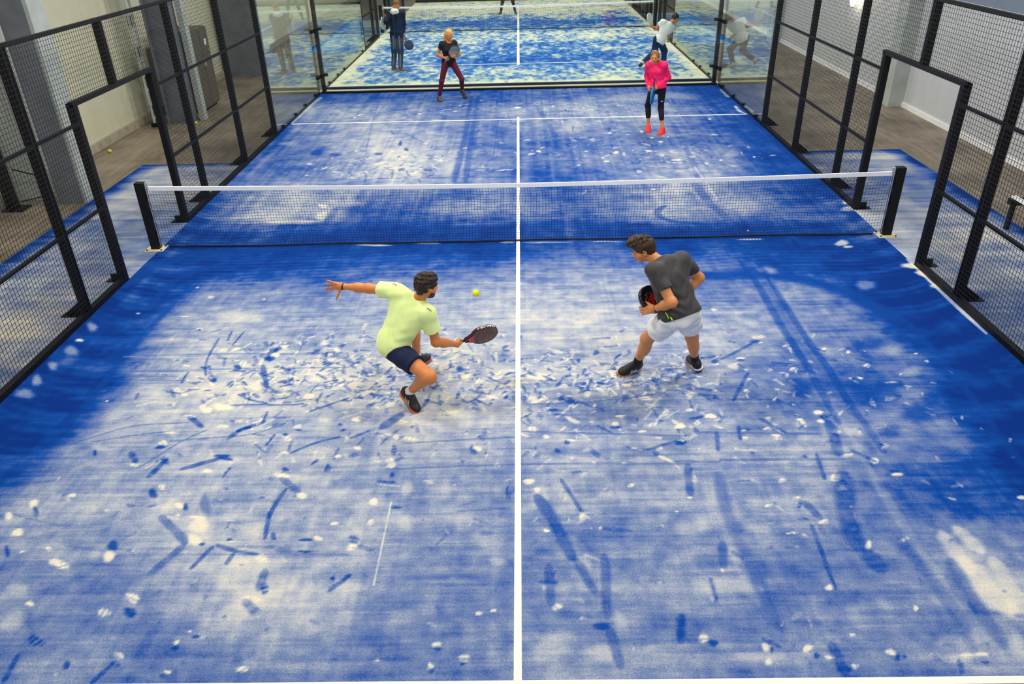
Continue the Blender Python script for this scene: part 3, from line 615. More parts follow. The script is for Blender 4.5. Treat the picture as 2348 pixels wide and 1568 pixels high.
 (1, .97, .88, 0, 2.947, -3.306, .032, -.001, -.01, -.031),
 (1, .97, .88, 0, 3.165, -3.061, .027, -.001, -.009, -.027),
 (1, .97, .88, 0, 3.394, -3.123, .027, -.001, -.01, -.027),
 (1, .97, .88, 0, 3.477, -3.394, .032, -.001, -.018, -.045),
 (1, .97, .88, 0, 2.726, -4.183, .04, -.001, -.014, -.042),
 (1, .97, .88, 0, 2.706, -4.32, .033, -.001, -.011, -.031),
 (1, .97, .88, 0, 2.794, -4.478, .038, -.001, -.012, -.034),
 (1, .97, .88, 0, 2.252, -4.519, .038, -.001, -.008, -.028),
 (1, .97, .88, 0, 1.966, -4.554, .026, -.001, -.01, -.038),
 (1, .97, .88, 0, 2.203, -4.419, .036, -.001, -.008, -.028),
 (1, .97, .88, 0, 1.609, -4.315, .04, -.001, -.006, -.032),
 (1, .97, .88, 0, 1.75, -4.216, .047, -.001, -.009, -.042),
 (1, .97, .88, 0, 1.882, -3.804, .021, -.001, -.005, -.023),
 (1, .97, .88, 0, 2.176, -3.813, .035, -.001, -.008, -.031),
 (1, .97, .88, 0, 2.955, -4.883, .046, -.001, -.014, -.035),
 (1, .97, .88, 0, 2.762, -4.81, .055, -.001, -.009, -.024),
 (1, .97, .88, 0, 3.117, -4.696, .035, -.001, -.015, -.037),
 (1, .97, .88, 0, 3.066, -5.066, .041, -.001, -.01, -.024),
 (1, .97, .88, 0, 2.553, -5.083, .053, -.001, -.014, -.04),
 (1, .97, .88, 0, 2.235, -2.141, .042, -.002, -.007, -.033),
 (1, .97, .88, 0, 1.748, -3.06, .031, -.001, -.007, -.036),
 (1, .97, .88, 0, 2.942, -3.872, .025, -.001, -.009, -.025),
 (1, .97, .88, 0, 4.057, -3.18, .018, -.001, -.009, -.02),
 (1, .97, .88, 0, 1.44, -4.367, .046, -.001, -.006, -.036),
 (1, .97, .88, 0, 1.416, -4.573, .028, -.001, -.003, -.019),
 (1, .97, .88, 0, 3.323, -3.623, .028, -.001, -.009, -.024),
 (1, .97, .88, 0, 3.74, -3.568, .017, -.001, -.008, -.019),
 (1, .97, .88, 0, 1.581, -4.117, .041, -.001, -.004, -.019),
 (1, .97, .88, 0, 1.99, -3.319, .041, -.001, -.005, -.023),
 (1, .97, .88, 0, 2.551, -2.901, .031, -.001, -.007, -.025),
 (1, .97, .88, 0, 2.79, -2.987, .031, -.001, -.006, -.018),
 (1, .8, .45, 1, 3.863, -3.517, .1, -.003, -.042, -.095),
 (1, .8, .45, 1, 3.83, -3.113, .12, -.004, -.062, -.149),
 (1, .8, .45, 1, 4.173, -1.575, .105, -.004, -.063, -.162),
 (1, .8, .45, 1, 3.134, -1.1, .128, -.006, -.031, -.111),
 (1, .8, .45, 1, 2.931, -4.492, .077, -.002, -.024, -.064),
 (1, .8, .45, 1, 2.488, -4.546, .076, -.002, -.017, -.053),
 (2, .12, .6, 0, .05, 2.14, -1.92, 2.61, -1.94, 3.03, -1.95),
 (2, .12, .6, 0, .05, 3.01, -2.04, 3.88, -2.06),
 (2, .12, .6, 0, .05, 2.97, -2.71, 3.46, -2.67, 4.18, -2.67),
 (2, .12, .6, 0, .05, 1.62, -4.46, 2.03, -4.48, 2.64, -4.51),
 (2, .12, .6, 0, .05, 1.69, -4.85, 2.18, -4.85, 2.73, -4.86),
 (2, .12, .6, 0, .05, 1.31, -4.86, 1.68, -4.87),
 (2, .06, .7, 0, .05, 2.07, -3.23, 2.27, -3.08, 2.47, -2.91),
 (2, .06, .7, 0, .05, 2.02, -3.17, 1.87, -3.2),
 (2, .06, .7, 0, .05, 2.23, -2.87, 2.29, -2.89),
 (2, .06, .7, 0, .05, 2.27, -3.5, 2.13, -3.76, 2.01, -3.98),
 (2, .06, .7, 0, .05, 1.75, -4.46, 1.7, -4.72),
 (2, .06, .7, 0, .05, 1.96, -4.38, 1.93, -4.57),
 (2, .06, .7, 0, .05, 2.51, -4.79, 2.47, -5.11),
 (2, .06, .7, 0, .05, 2.82, -4.74, 2.96, -4.9),
 (2, .06, .7, 0, .05, 2.18, -4.27, 2.26, -4.37, 2.34, -4.48),
 (2, .06, .7, 0, .05, 1.71, -3.76, 1.85, -3.8),
 (2, .06, .7, 0, .05, 2.56, -3.31, 2.74, -3.34),
 (2, .06, .7, 0, .05, 3.08, -3.03, 3.16, -3.11),
 (2, .06, .7, 0, .05, 2.82, -2.97, 2.87, -3.02),
 (2, .06, .7, 0, .05, 3.42, -3.26, 3.54, -3.34),
 (2, .06, .7, 0, .13, 2.77, -4.33, 2.75, -4.55, 2.69, -4.8),
 (1, .06, .75, 0, 2.508, -2.884, .062, -.002, -.009, -.034),
 (1, .06, .75, 0, 1.992, -3.276, .045, -.001, -.009, -.04),
 (1, .06, .75, 0, 2.768, -4.253, .059, -.002, -.014, -.041),
 (1, .06, .75, 0, 2.399, -4.821, .031, -.001, -.007, -.022),
 (1, .06, .75, 0, 1.402, -4.615, .045, -.001, -.007, -.038),
 (1, .06, .75, 0, 2.766, -4.52, .032, -.001, -.008, -.021),
 (1, .06, .75, 0, 2.259, -3.255, .042, -.001, -.005, -.02),
 (1, .06, .75, 0, 3.192, -3.285, .044, -.001, -.008, -.023),
 (1, .06, .75, 0, 1.859, -3.905, .03, -.001, -.007, -.032),
 (1, .06, .75, 0, 3.1, -4.675, .031, -.001, -.008, -.018),
 (1, .06, .75, 0, 3.056, -5.019, .036, -.001, -.009, -.022),
 (1, .1, .75, 1, 2.712, -3.672, .127, -.004, -.029, -.092),
 (1, .1, .75, 1, 3.304, -3.87, .303, -.008, -.069, -.175),
 (1, .1, .75, 1, 3.62, -4.218, .158, -.004, -.083, -.184),
 (1, .1, .75, 1, 3.638, -2.984, .212, -.007, -.048, -.122),
 (1, .1, .75, 1, 2.691, -3.827, .139, -.004, -.032, -.101),
 (1, .1, .75, 1, 3.249, -4.5, .127, -.003, -.045, -.107),
 (1, .1, .75, 1, 3.823, -4.009, .081, -.002, -.067, -.145),
 (2, .05, .65, 0, .11, 2.87, -.81, 2.91, -1.4, 2.89, -2.07, 2.88, -2.67, 2.89, -3.43, 2.86, -4.06, 2.86, -4.34),
 (2, .05, .65, 0, .11, 3.06, -.82, 3.1, -1.1, 3.07, -2.04, 3.06, -2.9, 3.08, -3.38, 3.06, -4.11, 3.08, -4.41, 3.08, -4.77),
 (2, .15, .6, 1, .3, 2.95, -.86, 2.98, -1.53, 2.98, -2.11, 2.99, -2.64, 2.97, -3.38, 2.97, -3.86),
 (2, .85, .2, 1, .06, 3.11, -1.32, 3.13, -2.08, 3.12, -2.87),
 (2, .85, .2, 1, .06, 2.9, -4.06, 2.89, -4.6, 2.87, -5.05),
 (1, .97, .88, 0, 2.559, -5.099, .045, -.001, -.014, -.04),
 (1, .97, .88, 0, 2.573, -5.225, .029, -.001, -.008, -.023),
 (1, .97, .88, 0, 2.18, -5.322, .029, -.001, -.005, -.015),
 (1, .97, .88, 0, 2.293, -5.598, .04, -.001, -.01, -.028),
 (1, .97, .88, 0, 2.529, -5.839, .027, -0, -.016, -.041),
 (1, .97, .88, 0, 3.894, -5.356, .028, -.001, -.015, -.027),
 (1, .97, .88, 0, 2.116, -6.227, .033, -0, -.009, -.026),
 (1, .97, .88, 0, 3.067, -5.063, .041, -.001, -.01, -.024),
 (1, .97, .88, 0, 1.179, -6.628, .039, -0, -.008, -.036),
 (1, .97, .88, 0, 1.552, -6.705, .023, -0, -.01, -.035),
 (1, .97, .88, 0, 1.808, -6.713, .032, -0, -.009, -.027),
 (1, .97, .88, 0, 1.923, -6.78, .036, -0, -.005, -.015),
 (1, .97, .88, 0, 2.309, -6.746, .036, -0, -.01, -.024),
 (1, .97, .88, 0, 2.853, -6.768, .038, -0, -.011, -.021),
 (1, .97, .88, 0, 1.936, -5.411, .032, -.001, -.007, -.023),
 (1, .97, .88, 0, 1.705, -6.53, .008, -0, -.004, -.014),
 (1, .97, .88, 0, 2.053, -6.845, .027, -0, -.006, -.017),
 (1, .97, .88, 0, 1.541, -6.807, .02, -0, -.008, -.028),
 (1, .97, .88, 0, 1.351, -5.306, .025, -0, -.003, -.016),
 (1, .97, .88, 0, 1.433, -6.057, .023, -0, -.004, -.016),
 (1, .97, .88, 0, 2.126, -5.117, .033, -.001, -.008, -.025),
 (1, .97, .88, 0, 2.026, -5.71, .049, -.001, -.004, -.014),
 (1, .97, .88, 0, 2.614, -6.41, .021, -0, -.01, -.022),
 (1, .97, .88, 0, 2.12, -6.616, .023, -0, -.003, -.008),
 (1, .97, .88, 0, 2.56, -5.431, .013, -0, -.006, -.015),
 (1, .97, .88, 0, 2.76, -6.773, .054, -.001, -.005, -.011),
 (1, .97, .88, 0, 1.218, -5.465, .017, -0, -.003, -.016),
 (2, .92, .85, 1, .26, 3.13, -6.03, 3.14, -6.2, 3.15, -6.31, 3.2, -6.42),
 (2, .92, .6, 1, .14, 3.24, -5.69, 3.28, -5.78, 3.29, -5.9),
 (2, .92, .6, 1, .14, 3.11, -5.74, 3.11, -5.96, 3.12, -6.11),
 (2, .92, .6, 1, .14, 3.34, -6, 3.31, -6.26, 3.29, -6.46),
 (1, .85, .45, 1, 3.111, -6.695, .055, -.001, -.049, -.088),
 (1, .85, .45, 1, 1.426, -6.217, .181, -.003, -.018, -.078),
 (1, .85, .45, 1, 1.307, -5.643, .132, -.002, -.018, -.094),
 (1, .85, .45, 1, 2.693, -6.799, .108, -.001, -.016, -.032),
 (1, .85, .45, 1, 1.523, -6.775, .182, -.002, -.012, -.043),
 (2, .06, .75, 0, .2, 2.64, -5.05, 2.56, -5.3, 2.49, -5.52, 2.44, -5.76, 2.45, -5.87),
 (2, .06, .75, 0, .2, 2.5, -5.92, 2.51, -5.99, 2.52, -6.07),
 (2, .06, .7, 0, .045, 2.19, -5.63, 2.18, -5.81, 2.17, -5.98, 2.15, -6.15, 2.15, -6.24),
 (2, .06, .7, 0, .045, 1.33, -6.14, 1.33, -6.23, 1.33, -6.32),
 (2, .06, .7, 0, .045, 1.55, -6.64, 1.64, -6.7),
 (2, .06, .7, 0, .045, 2.7, -6.81, 2.67, -6.9),
 (2, .06, .7, 0, .045, 2.98, -6.37, 2.98, -6.46),
 (2, .06, .7, 0, .045, 1.54, -5.89, 1.6, -5.96),
 (2, .06, .7, 0, .09, 1.41, -4.91, 1.38, -5.1, 1.36, -5.28),
 (2, .06, .7, 0, .09, 1.49, -5.8, 1.44, -6.04),
 (2, .06, .7, 0, .09, 2.22, -5.38, 2.25, -5.47, 2.28, -5.55),
 (2, .06, .7, 0, .09, 1.97, -6.68, 1.97, -6.75, 1.97, -6.82, 1.97, -6.92),
 (2, .06, .7, 0, .09, 1.07, -6.45, 1.03, -6.65),
 (1, .06, .8, 0, 2.154, -5.563, .039, -.001, -.006, -.018),
 (1, .06, .8, 0, 2.179, -5.399, .02, -0, -.015, -.047),
 (1, .06, .8, 0, 1.231, -6.668, .042, -0, -.005, -.025),
 (1, .06, .8, 0, 1.583, -6.727, .017, -0, -.007, -.024),
 (1, .06, .8, 0, 1.845, -6.768, .016, -0, -.01, -.03),
 (1, .06, .8, 0, 2.348, -6.784, .045, -0, -.012, -.028),
 (1, .06, .8, 0, 2.847, -6.832, .027, -0, -.009, -.017),
 (1, .06, .8, 0, 1.991, -6.865, .045, -0, -.01, -.026),
 (1, .06, .8, 0, 2.602, -5.145, .035, -.001, -.013, -.036),
 (1, .25, .65, 0, 2.908, -6.698, .027, -0, -.013, -.024),
 (1, .25, .65, 0, 3.251, -6.479, .038, -0, -.012, -.021),
 (1, .25, .65, 0, 2.822, -6.556, .028, -0, -.013, -.025),
 (1, .25, .65, 0, 1.828, -5.849, .023, -0, -.008, -.026),
 (1, .25, .65, 0, 2.793, -5.769, .027, -0, -.007, -.016),
 (1, .25, .65, 0, 3.135, -5.804, .023, -0, -.011, -.024),
 (1, .25, .65, 0, 3.262, -6.275, .014, -0, -.009, -.016),
 (1, .25, .65, 0, 2.75, -6.197, .025, -0, -.008, -.018),
 (1, .25, .65, 0, 2.944, -6.147, .022, -0, -.009, -.019),
 (1, .25, .65, 0, 1.757, -5.374, .017, -0, -.007, -.027),
 (1, .25, .65, 0, 1.729, -6.701, .017, -0, -.009, -.029),
 (1, .25, .65, 0, 2.82, -6.132, .025, -0, -.007, -.015),
 (1, .25, .65, 0, 2.701, -6.554, .021, -0, -.009, -.018),
 (1, .25, .65, 0, 2.133, -6.706, .013, -0, -.004, -.01),
 (1, .25, .65, 0, 1.939, -6.185, .025, -0, -.007, -.021),
 (1, .25, .65, 0, 2.965, -5.839, .021, -0, -.009, -.02),
 (1, .25, .65, 0, 3.487, -5.948, .021, -0, -.009, -.017),
 (2, .8, .28, 1, .1, 2.88, -4.98, 2.86, -5.51, 2.88, -6.01, 2.88, -6.39, 2.88, -6.73),
 (2, .8, .28, 1, .1, 1.54, -4.96, 1.52, -5.37, 1.55, -5.8, 1.57, -6.17, 1.6, -6.36),
 (2, .8, .28, 1, .1, 1.77, -5.74, 1.8, -6.14),
 (2, .15, .6, 1, .12, 1.64, -5.03, 1.59, -5.42, 1.62, -5.86, 1.66, -6.3, 1.68, -6.55),
 (2, .15, .6, 1, .12, 2.9, -5.19, 3.07, -5.38, 3.07, -5.63),
 (2, .15, .6, 1, .12, 2.79, -5.88, 2.84, -6.21, 2.86, -6.57),
 (2, .15, .6, 1, .12, 3.04, -6, 3.01, -6.44, 3.02, -6.69),
 (1, .18, .45, 1, 1.327, -5.971, .136, -.002, -.018, -.085),
 (1, .18, .45, 1, 2.14, -6.33, .196, -.003, -.027, -.075),
 (1, .18, .45, 1, 3.027, -5.172, .14, -.003, -.046, -.107),
 (1, .18, .45, 1, 1.824, -6.062, .205, -.003, -.032, -.109),
 (2, .12, .65, 0, .15, -1.14, 9.39, -1.07, 5.65, -1.08, 4.37, -1.09, 2.69),
 (2, .12, .65, 0, .15, -.98, 9.38, -.95, 5.64, -.89, 2.67),
 (2, .12, .5, 0, .03, -3.38, 8.97, -3.17, 6.8, -2.94, 4.71),
 (2, .12, .5, 0, .03, -.43, 6.95, -.46, 4.33),
 (2, .12, .5, 0, .03, -.24, 7.47, -.04, 5.91),
 (2, .85, .4, 1, .25, -2.94, 6.78, -2.8, 4.6),
 (2, .85, .4, 1, .25, -1.25, 4.49, -1.27, 3.03),
 (2, .12, .6, 0, .05, -2.35, 5.99, -1.87, 5.21),
 (2, .12, .6, 0, .05, -1.83, 5.18, -1.53, 5.4, -1.12, 5.6),
 (2, .12, .6, 0, .05, -2.74, 3.38, -2.65, 3.12, -2.63, 2.79),
 (2, .12, .6, 0, .05, -2.23, 3.39, -2.19, 3),
 (2, .12, .6, 0, .05, -1.72, 2.89, -1.66, 2.72),
 (2, .12, .6, 0, .05, -.79, 6.22, -.89, 5.75),
 (2, .12, .6, 0, .05, -1.72, 4.37, -1.46, 4.02),
 (2, .12, .6, 0, .05, -2.69, 6.26, -2.55, 5.89),
 (2, .12, .6, 0, .05, -5.06, 3.01, -3.63, 2.93, -1.84, 2.98, -.03, 2.9),
 (1, .06, .7, 0, -2.339, 5.194, .045, -.004, .024, -.175),
 (1, .06, .7, 0, -2.165, 4.758, .049, -.004, .017, -.135),
 (1, .06, .7, 0, -2.656, 4.491, .072, -.005, .016, -.101),
 (1, .06, .7, 0, -3.483, 4.502, .116, -.009, .017, -.081),
 (1, .06, .7, 0, -3.88, 4.682, .117, -.009, .059, -.258),
 (1, .97, .85, 0, -2.141, 4.573, .052, -.004, .009, -.071),
 (1, .97, .85, 0, -1.835, 5.176, .054, -.004, .007, -.066),
 (1, .97, .85, 0, -1.029, 4.775, .043, -.003, .004, -.062),
 (1, .97, .85, 0, -3.111, 4.727, .053, -.004, .011, -.062),
 (1, .97, .85, 0, -3.844, 3.923, .062, -.004, .013, -.057),
 (1, .97, .85, 0, -3.659, 7.439, .041, -.004, .01, -.056),
 (1, .97, .85, 0, -3.595, 7.642, .041, -.004, .01, -.057),
 (1, .97, .85, 0, -1.435, 7.825, .041, -.004, .004, -.058),
 (1, .97, .85, 0, -.011, 8.055, .086, -.008, 0, -.059),
 (1, .97, .85, 0, -1.463, 5.682, .037, -.003, .003, -.035),
 (1, .97, .85, 0, -3.732, 3.231, .032, -.002, .008, -.035),
 (1, .97, .75, 0, -3.432, .96, .548, -.03, .023, -.088),
 (1, .97, .75, 0, -3.004, 1.158, .081, -.004, .051, -.227),
 (1, .97, .75, 0, -3.085, 1.626, .072, -.004, .022, -.097),
 (1, .97, .75, 0, -1.269, .011, .209, -.01, .003, -.032),
 (1, .97, .75, 0, -1.989, -.034, .251, -.012, .005, -.032),
 (1, .75, .45, 1, -3.788, 1.266, .468, -.026, .092, -.33),
 (1, .75, .45, 1, -3.675, 2.085, .298, -.018, .095, -.371),
 (1, .75, .45, 1, -2.803, 1.748, .289, -.017, .035, -.177),
 (1, .75, .45, 1, -4.93, 8.345, .215, -.02, .11, -.459),
 (1, .75, .45, 1, -4.578, 5.369, .184, -.014, .047, -.179),
 (2, .1, .5, 1, .15, -2.87, .78, -2.84, 1.15, -2.87, 1.48),
 (1, .1, .55, 1, -2.453, 1.387, .351, -.02, .036, -.201),
 (1, .1, .55, 1, -.886, 2.21, .27, -.017, .028, -.451),
 (1, .1, .55, 1, -.347, 5.939, .246, -.021, .009, -.475),
 (1, .1, .55, 1, -.326, 4.825, .288, -.022, .005, -.262),
 (1, .97, .9, 0, .388, 4.443, .051, -.004, -.002, -.07),
 (1, .97, .9, 0, 1.605, 3.702, .048, -.003, -.006, -.064),
 (1, .97, .9, 0, 1.282, 4.376, .039, -.003, -.004, -.05),
 (1, .97, .9, 0, 2.795, 3.046, .088, -.006, -.012, -.067),
 (1, .97, .9, 0, 3.346, 3.469, .034, -.002, -.011, -.053),
 (1, .97, .9, 0, 3.632, 3.63, .034, -.002, -.01, -.045),
 (1, .97, .9, 0, 2.513, 5.701, .048, -.004, -.01, -.069),
 (1, .97, .9, 0, 2.639, 5.236, .035, -.003, -.008, -.055),
 (1, .97, .9, 0, 2.966, 5.265, .029, -.002, -.009, -.055),
 (1, .97, .9, 0, 2.764, 4.921, .045, -.004, -.012, -.074),
 (1, .97, .9, 0, -.007, 8.069, .086, -.008, 0, -.074),
 (1, .97, .9, 0, .815, 8.094, .048, -.005, -.004, -.089),
 (1, .97, .9, 0, 1.83, 5.641, .074, -.006, -.006, -.057),
 (1, .97, .9, 0, 2.205, 5.519, .041, -.003, -.006, -.045),
 (1, .97, .9, 0, 1.374, 6.179, .031, -.003, -.005, -.061),
 (1, .97, .9, 0, 2.192, 2.108, .043, -.003, -.008, -.052),
 (1, .97, .9, 0, 2.444, 4.308, .06, -.005, -.01, -.069),
 (1, .97, .9, 0, 4.27, 3.787, .026, -.002, -.012, -.046),
 (1, .97, .9, 0, 4.077, 6.61, .046, -.004, -.011, -.051),
 (1, .97, .9, 0, 3.246, .251, .016, -.001, -.007, -.028),
 (1, .97, .9, 0, 1.547, 3.939, .043, -.003, -.004, -.047),
 (1, .97, .9, 0, 3.161, 3.868, .053, -.004, -.015, -.074),
 (1, .97, .9, 0, 2.643, 4.001, .054, -.004, -.009, -.057),
 (1, .97, .9, 0, 1.827, 4.256, .06, -.005, -.009, -.078),
 (1, .97, .9, 0, 1.23, 4.057, .027, -.002, -.003, -.038),
 (1, .97, .9, 0, 1.083, 3.512, .032, -.002, -.003, -.045),
 (1, .97, .9, 0, 1.501, 3.177, .031, -.002, -.003, -.034),
 (1, .97, .9, 0, 2.862, 3.704, .105, -.008, -.01, -.055),
 (1, .97, .9, 0, 3.894, 5.357, .072, -.006, -.015, -.066),
 (1, .97, .75, 0, 4.368, -.268, .098, -.005, -.034, -.092),
 (1, .97, .75, 0, 4.4, -.398, .058, -.003, -.019, -.05),
 (1, .97, .75, 0, -.147, -.018, .124, -.006, 0, -.032),
 (1, .97, .75, 0, .388, -.044, .369, -.018, -.001, -.027),
 (1, .97, .75, 0, 3.202, -.077, .2, -.01, -.007, -.026),
 (1, .97, .75, 0, 1.207, -.058, .204, -.01, -.003, -.027),
 (2, .97, .8, 0, .1, 4.9, 7.77, 4.86, 7.21, 4.94, 7.02),
 (1, .8, .4, 1, 2.722, 8.835, .698, -.071, -.062, -.477),
 (1, .8, .4, 1, 2.88, 7.049, .383, -.035, -.05, -.333),
 (1, .8, .4, 1, 2.865, 4.178, .353, -.026, -.059, -.338),
 (1, .8, .4, 1, 3.387, 1.317, .357, -.021, -.098, -.395),
 (1, .8, .4, 1, 2.498, 2.074, .237, -.015, -.051, -.294),
 (1, .8, .4, 1, 3.791, 8.887, .521, -.054, -.086, -.479),
 (1, .8, .4, 1, 3.921, 4.002, .16, -.012, -.068, -.283),
 (1, .8, .4, 1, 1.211, 6.292, .372, -.032, -.032, -.493),
 (2, .05, .7, 0, .14, 2.25, 1.32, 2.1, 1.16, 2.06, .94, 2.13, .72, 2.45, .58, 2.66, .54),
 (2, .08, .5, 0, .12, 1.03, .57, 1.1, .39, 1.04, .11),
 (2, .08, .5, 0, .12, .19, .56, .22, .32, .16, .1),
 (2, .08, .5, 0, .12, .8, -.09, .81, -.4),
 (2, .1, .6, 0, .2, 2.9, 2.43, 2.95, 1.41, 3.09, .64),
 (2, .12, .45, 1, .14, 3.25, 6.36, 3.17, 4.76, 3.11, 3.33, 3.03, 2.58),
 (2, .12, .45, 1, .14, .41, 8.28, .7, 5.97, .81, 4.43),
 (2, .85, .5, 1, .06, 3.09, 3.24, 3.11, 2.26, 3.1, 1.54),
 (2, .12, .6, 0, .04, -.3, 3.75, .51, 3.78, 1.21, 3.82),
 (2, .12, .6, 0, .04, 1.66, 4.57, 1.8, 4.26),
 (2, .12, .6, 0, .04, 1.57, 3.61, 1.91, 3.82),
 (2, .12, .6, 0, .04, 2.22, 3.3, 2.95, 3.16),
 (2, .12, .6, 0, .04, 1.15, 6.3, 1.12, 5.82),
 (1, .06, .7, 0, 1.875, 5.931, .048, -.004, -.017, -.166),
 (1, .06, .7, 0, 2.219, 5.632, .042, -.003, -.007, -.057),
 (1, .06, .7, 0, 1.821, 4.455, .039, -.003, -.007, -.06),
 (1, .06, .7, 0, 2.044, 3.579, .026, -.002, -.006, -.045),
 (1, .06, .7, 0, 1.38, 6.253, .031, -.003, -.005, -.074),
 (1, .06, .7, 0, 1.068, 7.705, .027, -.003, -.005, -.086),
 (1, .06, .7, 0, 3.165, .515, .042, -.002, -.012, -.047),
 (1, .08, .5, 1, .797, 1.745, .352, -.021, -.01, -.176),
 (1, .08, .5, 1, 1.856, 1.752, .186, -.011, -.019, -.14),
 (1, .08, .5, 1, 4.585, 4.97, .422, -.034, -.169, -.636),
 (1, .08, .5, 1, .361, 3.255, .261, -.018, -.008, -.345),
 (1, .08, .5, 1, 1.313, 3.104, .205, -.014, -.022, -.253),
 (1, .08, .5, 1, 4.735, 6.11, .18, -.016, -.124, -.482),
]
# ------------------------------------------------------------------ camera
f_px = 1754.92
cd = bpy.data.cameras.new('camera'); cam = bpy.data.objects.new('camera', cd); C.objects.link(cam)
cd.sensor_width = 36; cd.sensor_fit = 'HORIZONTAL'; cd.lens = f_px/2348*36; cd.clip_start = .05; cd.clip_end = 200
R_ = Vector((.99970164, .0071749, -.0233485)); U_ = Vector((.01669843, .49688062, .86765823)); F_ = Vector((-.01782678, .86778924, -.49661256))
mw = Matrix((R_, U_, -F_)).transposed().to_4x4(); mw.translation = Vector((.081688, -9.921645, 4.076821)); cam.matrix_world = mw
sc.camera = cam

# ------------------------------------------------------------------ sandy turf
def bicubic(G, gx0, gy0, st, X, Y):
    """smooth interpolation of a coarse grid"""
    fx = np.clip((X-gx0)/st, 0, G.shape[1]-1.001); fy = np.clip((Y-gy0)/st, 0, G.shape[0]-1.001)
    ix = fx.astype(int); iy = fy.astype(int); tx = fx-ix; ty = fy-iy
    tx = tx*tx*(3-2*tx); ty = ty*ty*(3-2*ty)
    return (G[iy][:, ix]*(1-tx)[None, :]+G[iy][:, ix+1]*tx[None, :])*(1-ty)[:, None]+(G[iy+1][:, ix]*(1-tx)[None, :]+G[iy+1][:, ix+1]*tx[None, :])*ty[:, None]
def vnoise(X, Y, sx, sy, seed):
    """value noise on the outer grid X (cols) x Y (rows)"""
    r = np.random.RandomState(seed)
    x0, y0 = X.min(), Y.min()
    nx = int((X.max()-x0)/sx)+3; ny = int((Y.max()-y0)/sy)+3
    G = r.rand(ny, nx)-.5
    fx = (X-x0)/sx; fy = (Y-y0)/sy; ix = fx.astype(int); iy = fy.astype(int); tx = fx-ix; ty = fy-iy
    tx = tx*tx*(3-2*tx); ty = ty*ty*(3-2*ty)
    return (G[iy][:, ix]*(1-tx)[None, :]+G[iy][:, ix+1]*tx[None, :])*(1-ty)[:, None]+(G[iy+1][:, ix]*(1-tx)[None, :]+G[iy+1][:, ix+1]*tx[None, :])*ty[:, None]
def put_blob(S, X, Y, v, al, soft, c, a, b, rough=.35):
    M = np.array([[a[0], b[0]], [a[1], b[1]]])
    if abs(np.linalg.det(M)) < 1e-9: return
    ext = (abs(M[0, 0])+abs(M[0, 1]))*2.2+.03; eyt = (abs(M[1, 0])+abs(M[1, 1]))*2.2+.03
    i0, i1 = np.searchsorted(X, (c[0]-ext, c[0]+ext)); j0, j1 = np.searchsorted(Y, (c[1]-eyt, c[1]+eyt))
    if i1-i0 < 1 or j1-j0 < 1: return
    Mi = np.linalg.inv(M); dx = X[None, i0:i1]-c[0]; dy = Y[j0:j1, None]-c[1]
    u = Mi[0, 0]*dx+Mi[0, 1]*dy; w = Mi[1, 0]*dx+Mi[1, 1]*dy
    th = np.arctan2(w, u); ph = rng.rand(3)*6.28
    r = np.sqrt(u*u+w*w)*(1+rough*.5*np.sin(2*th+ph[0])+rough*.22*np.sin(3*th+ph[1])+rough*.12*np.sin(7*th+ph[2]))
    if soft: k = np.clip(1.35-r, 0, 1); k = k*k*(3-2*k)
    else: k = np.clip((1.12-r)*2.2, 0, 1)
    if not soft and rng.rand() < .5:      # ribbed shoe-sole grain
        an = rng.rand()*3.14; k = k*(.72+.28*np.sign(np.sin((dx*math.cos(an)+dy*math.sin(an))*150)))
    k = k*al*.92; S[j0:j1, i0:i1] = S[j0:j1, i0:i1]*(1-k)+v*k
def put_line(S, X, Y, v, al, soft, wd, pts):
    pts = np.array(pts); P = [pts[0]]
    for p, q in zip(pts[:-1], pts[1:]):
        n = max(1, int(np.linalg.norm(q-p)/.08))
        for k in range(1, n+1): P.append(p+(q-p)*k/n)
    P = np.array(P)
    for _ in range(3): P[1:-1] = (P[:-2]+P[2:]+2*P[1:-1])/4
    m = wd*1.6+.02; lo = P.min(0)-m; hi = P.max(0)+m
    i0, i1 = np.searchsorted(X, (lo[0], hi[0])); j0, j1 = np.searchsorted(Y, (lo[1], hi[1]))
    if i1-i0 < 1 or j1-j0 < 1: return
    D = np.full((j1-j0, i1-i0), 9.); T = np.zeros_like(D)
    L = len(P)-1
    for k in range(L):
        p, q = P[k], P[k+1]; a0, a1 = np.searchsorted(X, (min(p[0], q[0])-m, max(p[0], q[0])+m)); b0, b1 = np.searchsorted(Y, (min(p[1], q[1])-m, max(p[1], q[1])+m))
        a0 = max(a0, i0); a1 = min(a1, i1); b0 = max(b0, j0); b1 = min(b1, j1)
        if a1 <= a0 or b1 <= b0: continue
        d = q-p; dx = X[None, a0:a1]-p[0]; dy = Y[b0:b1, None]-p[1]
        t = np.clip((dx*d[0]+dy*d[1])/max(d@d, 1e-9), 0, 1)
        e = np.hypot(dx-t*d[0], dy-t*d[1]); sl = (slice(b0-j0, b1-j0), slice(a0-i0, a1-i0))
        w = e < D[sl]; D[sl] = np.where(w, e, D[sl]); T[sl] = np.where(w, (k+t)/L, T[sl])
    half = wd*.40*(1+.10*np.sin(T*7+v*9))*(.55+.9*np.sqrt(np.clip(T*(1-T)*4, 0, 1))*.5)
    if soft: k = np.clip(1.4-D/half*.8, 0, 1); k = k*k*(3-2*k)
    else: k = np.clip((1.3-D/half)*1.6, 0, 1)
    k = k*al*.9*(.85+.15*np.sin(T*13+wd*50))
    S[j0:j1, i0:i1] = S[j0:j1, i0:i1]*(1-k)+v*k
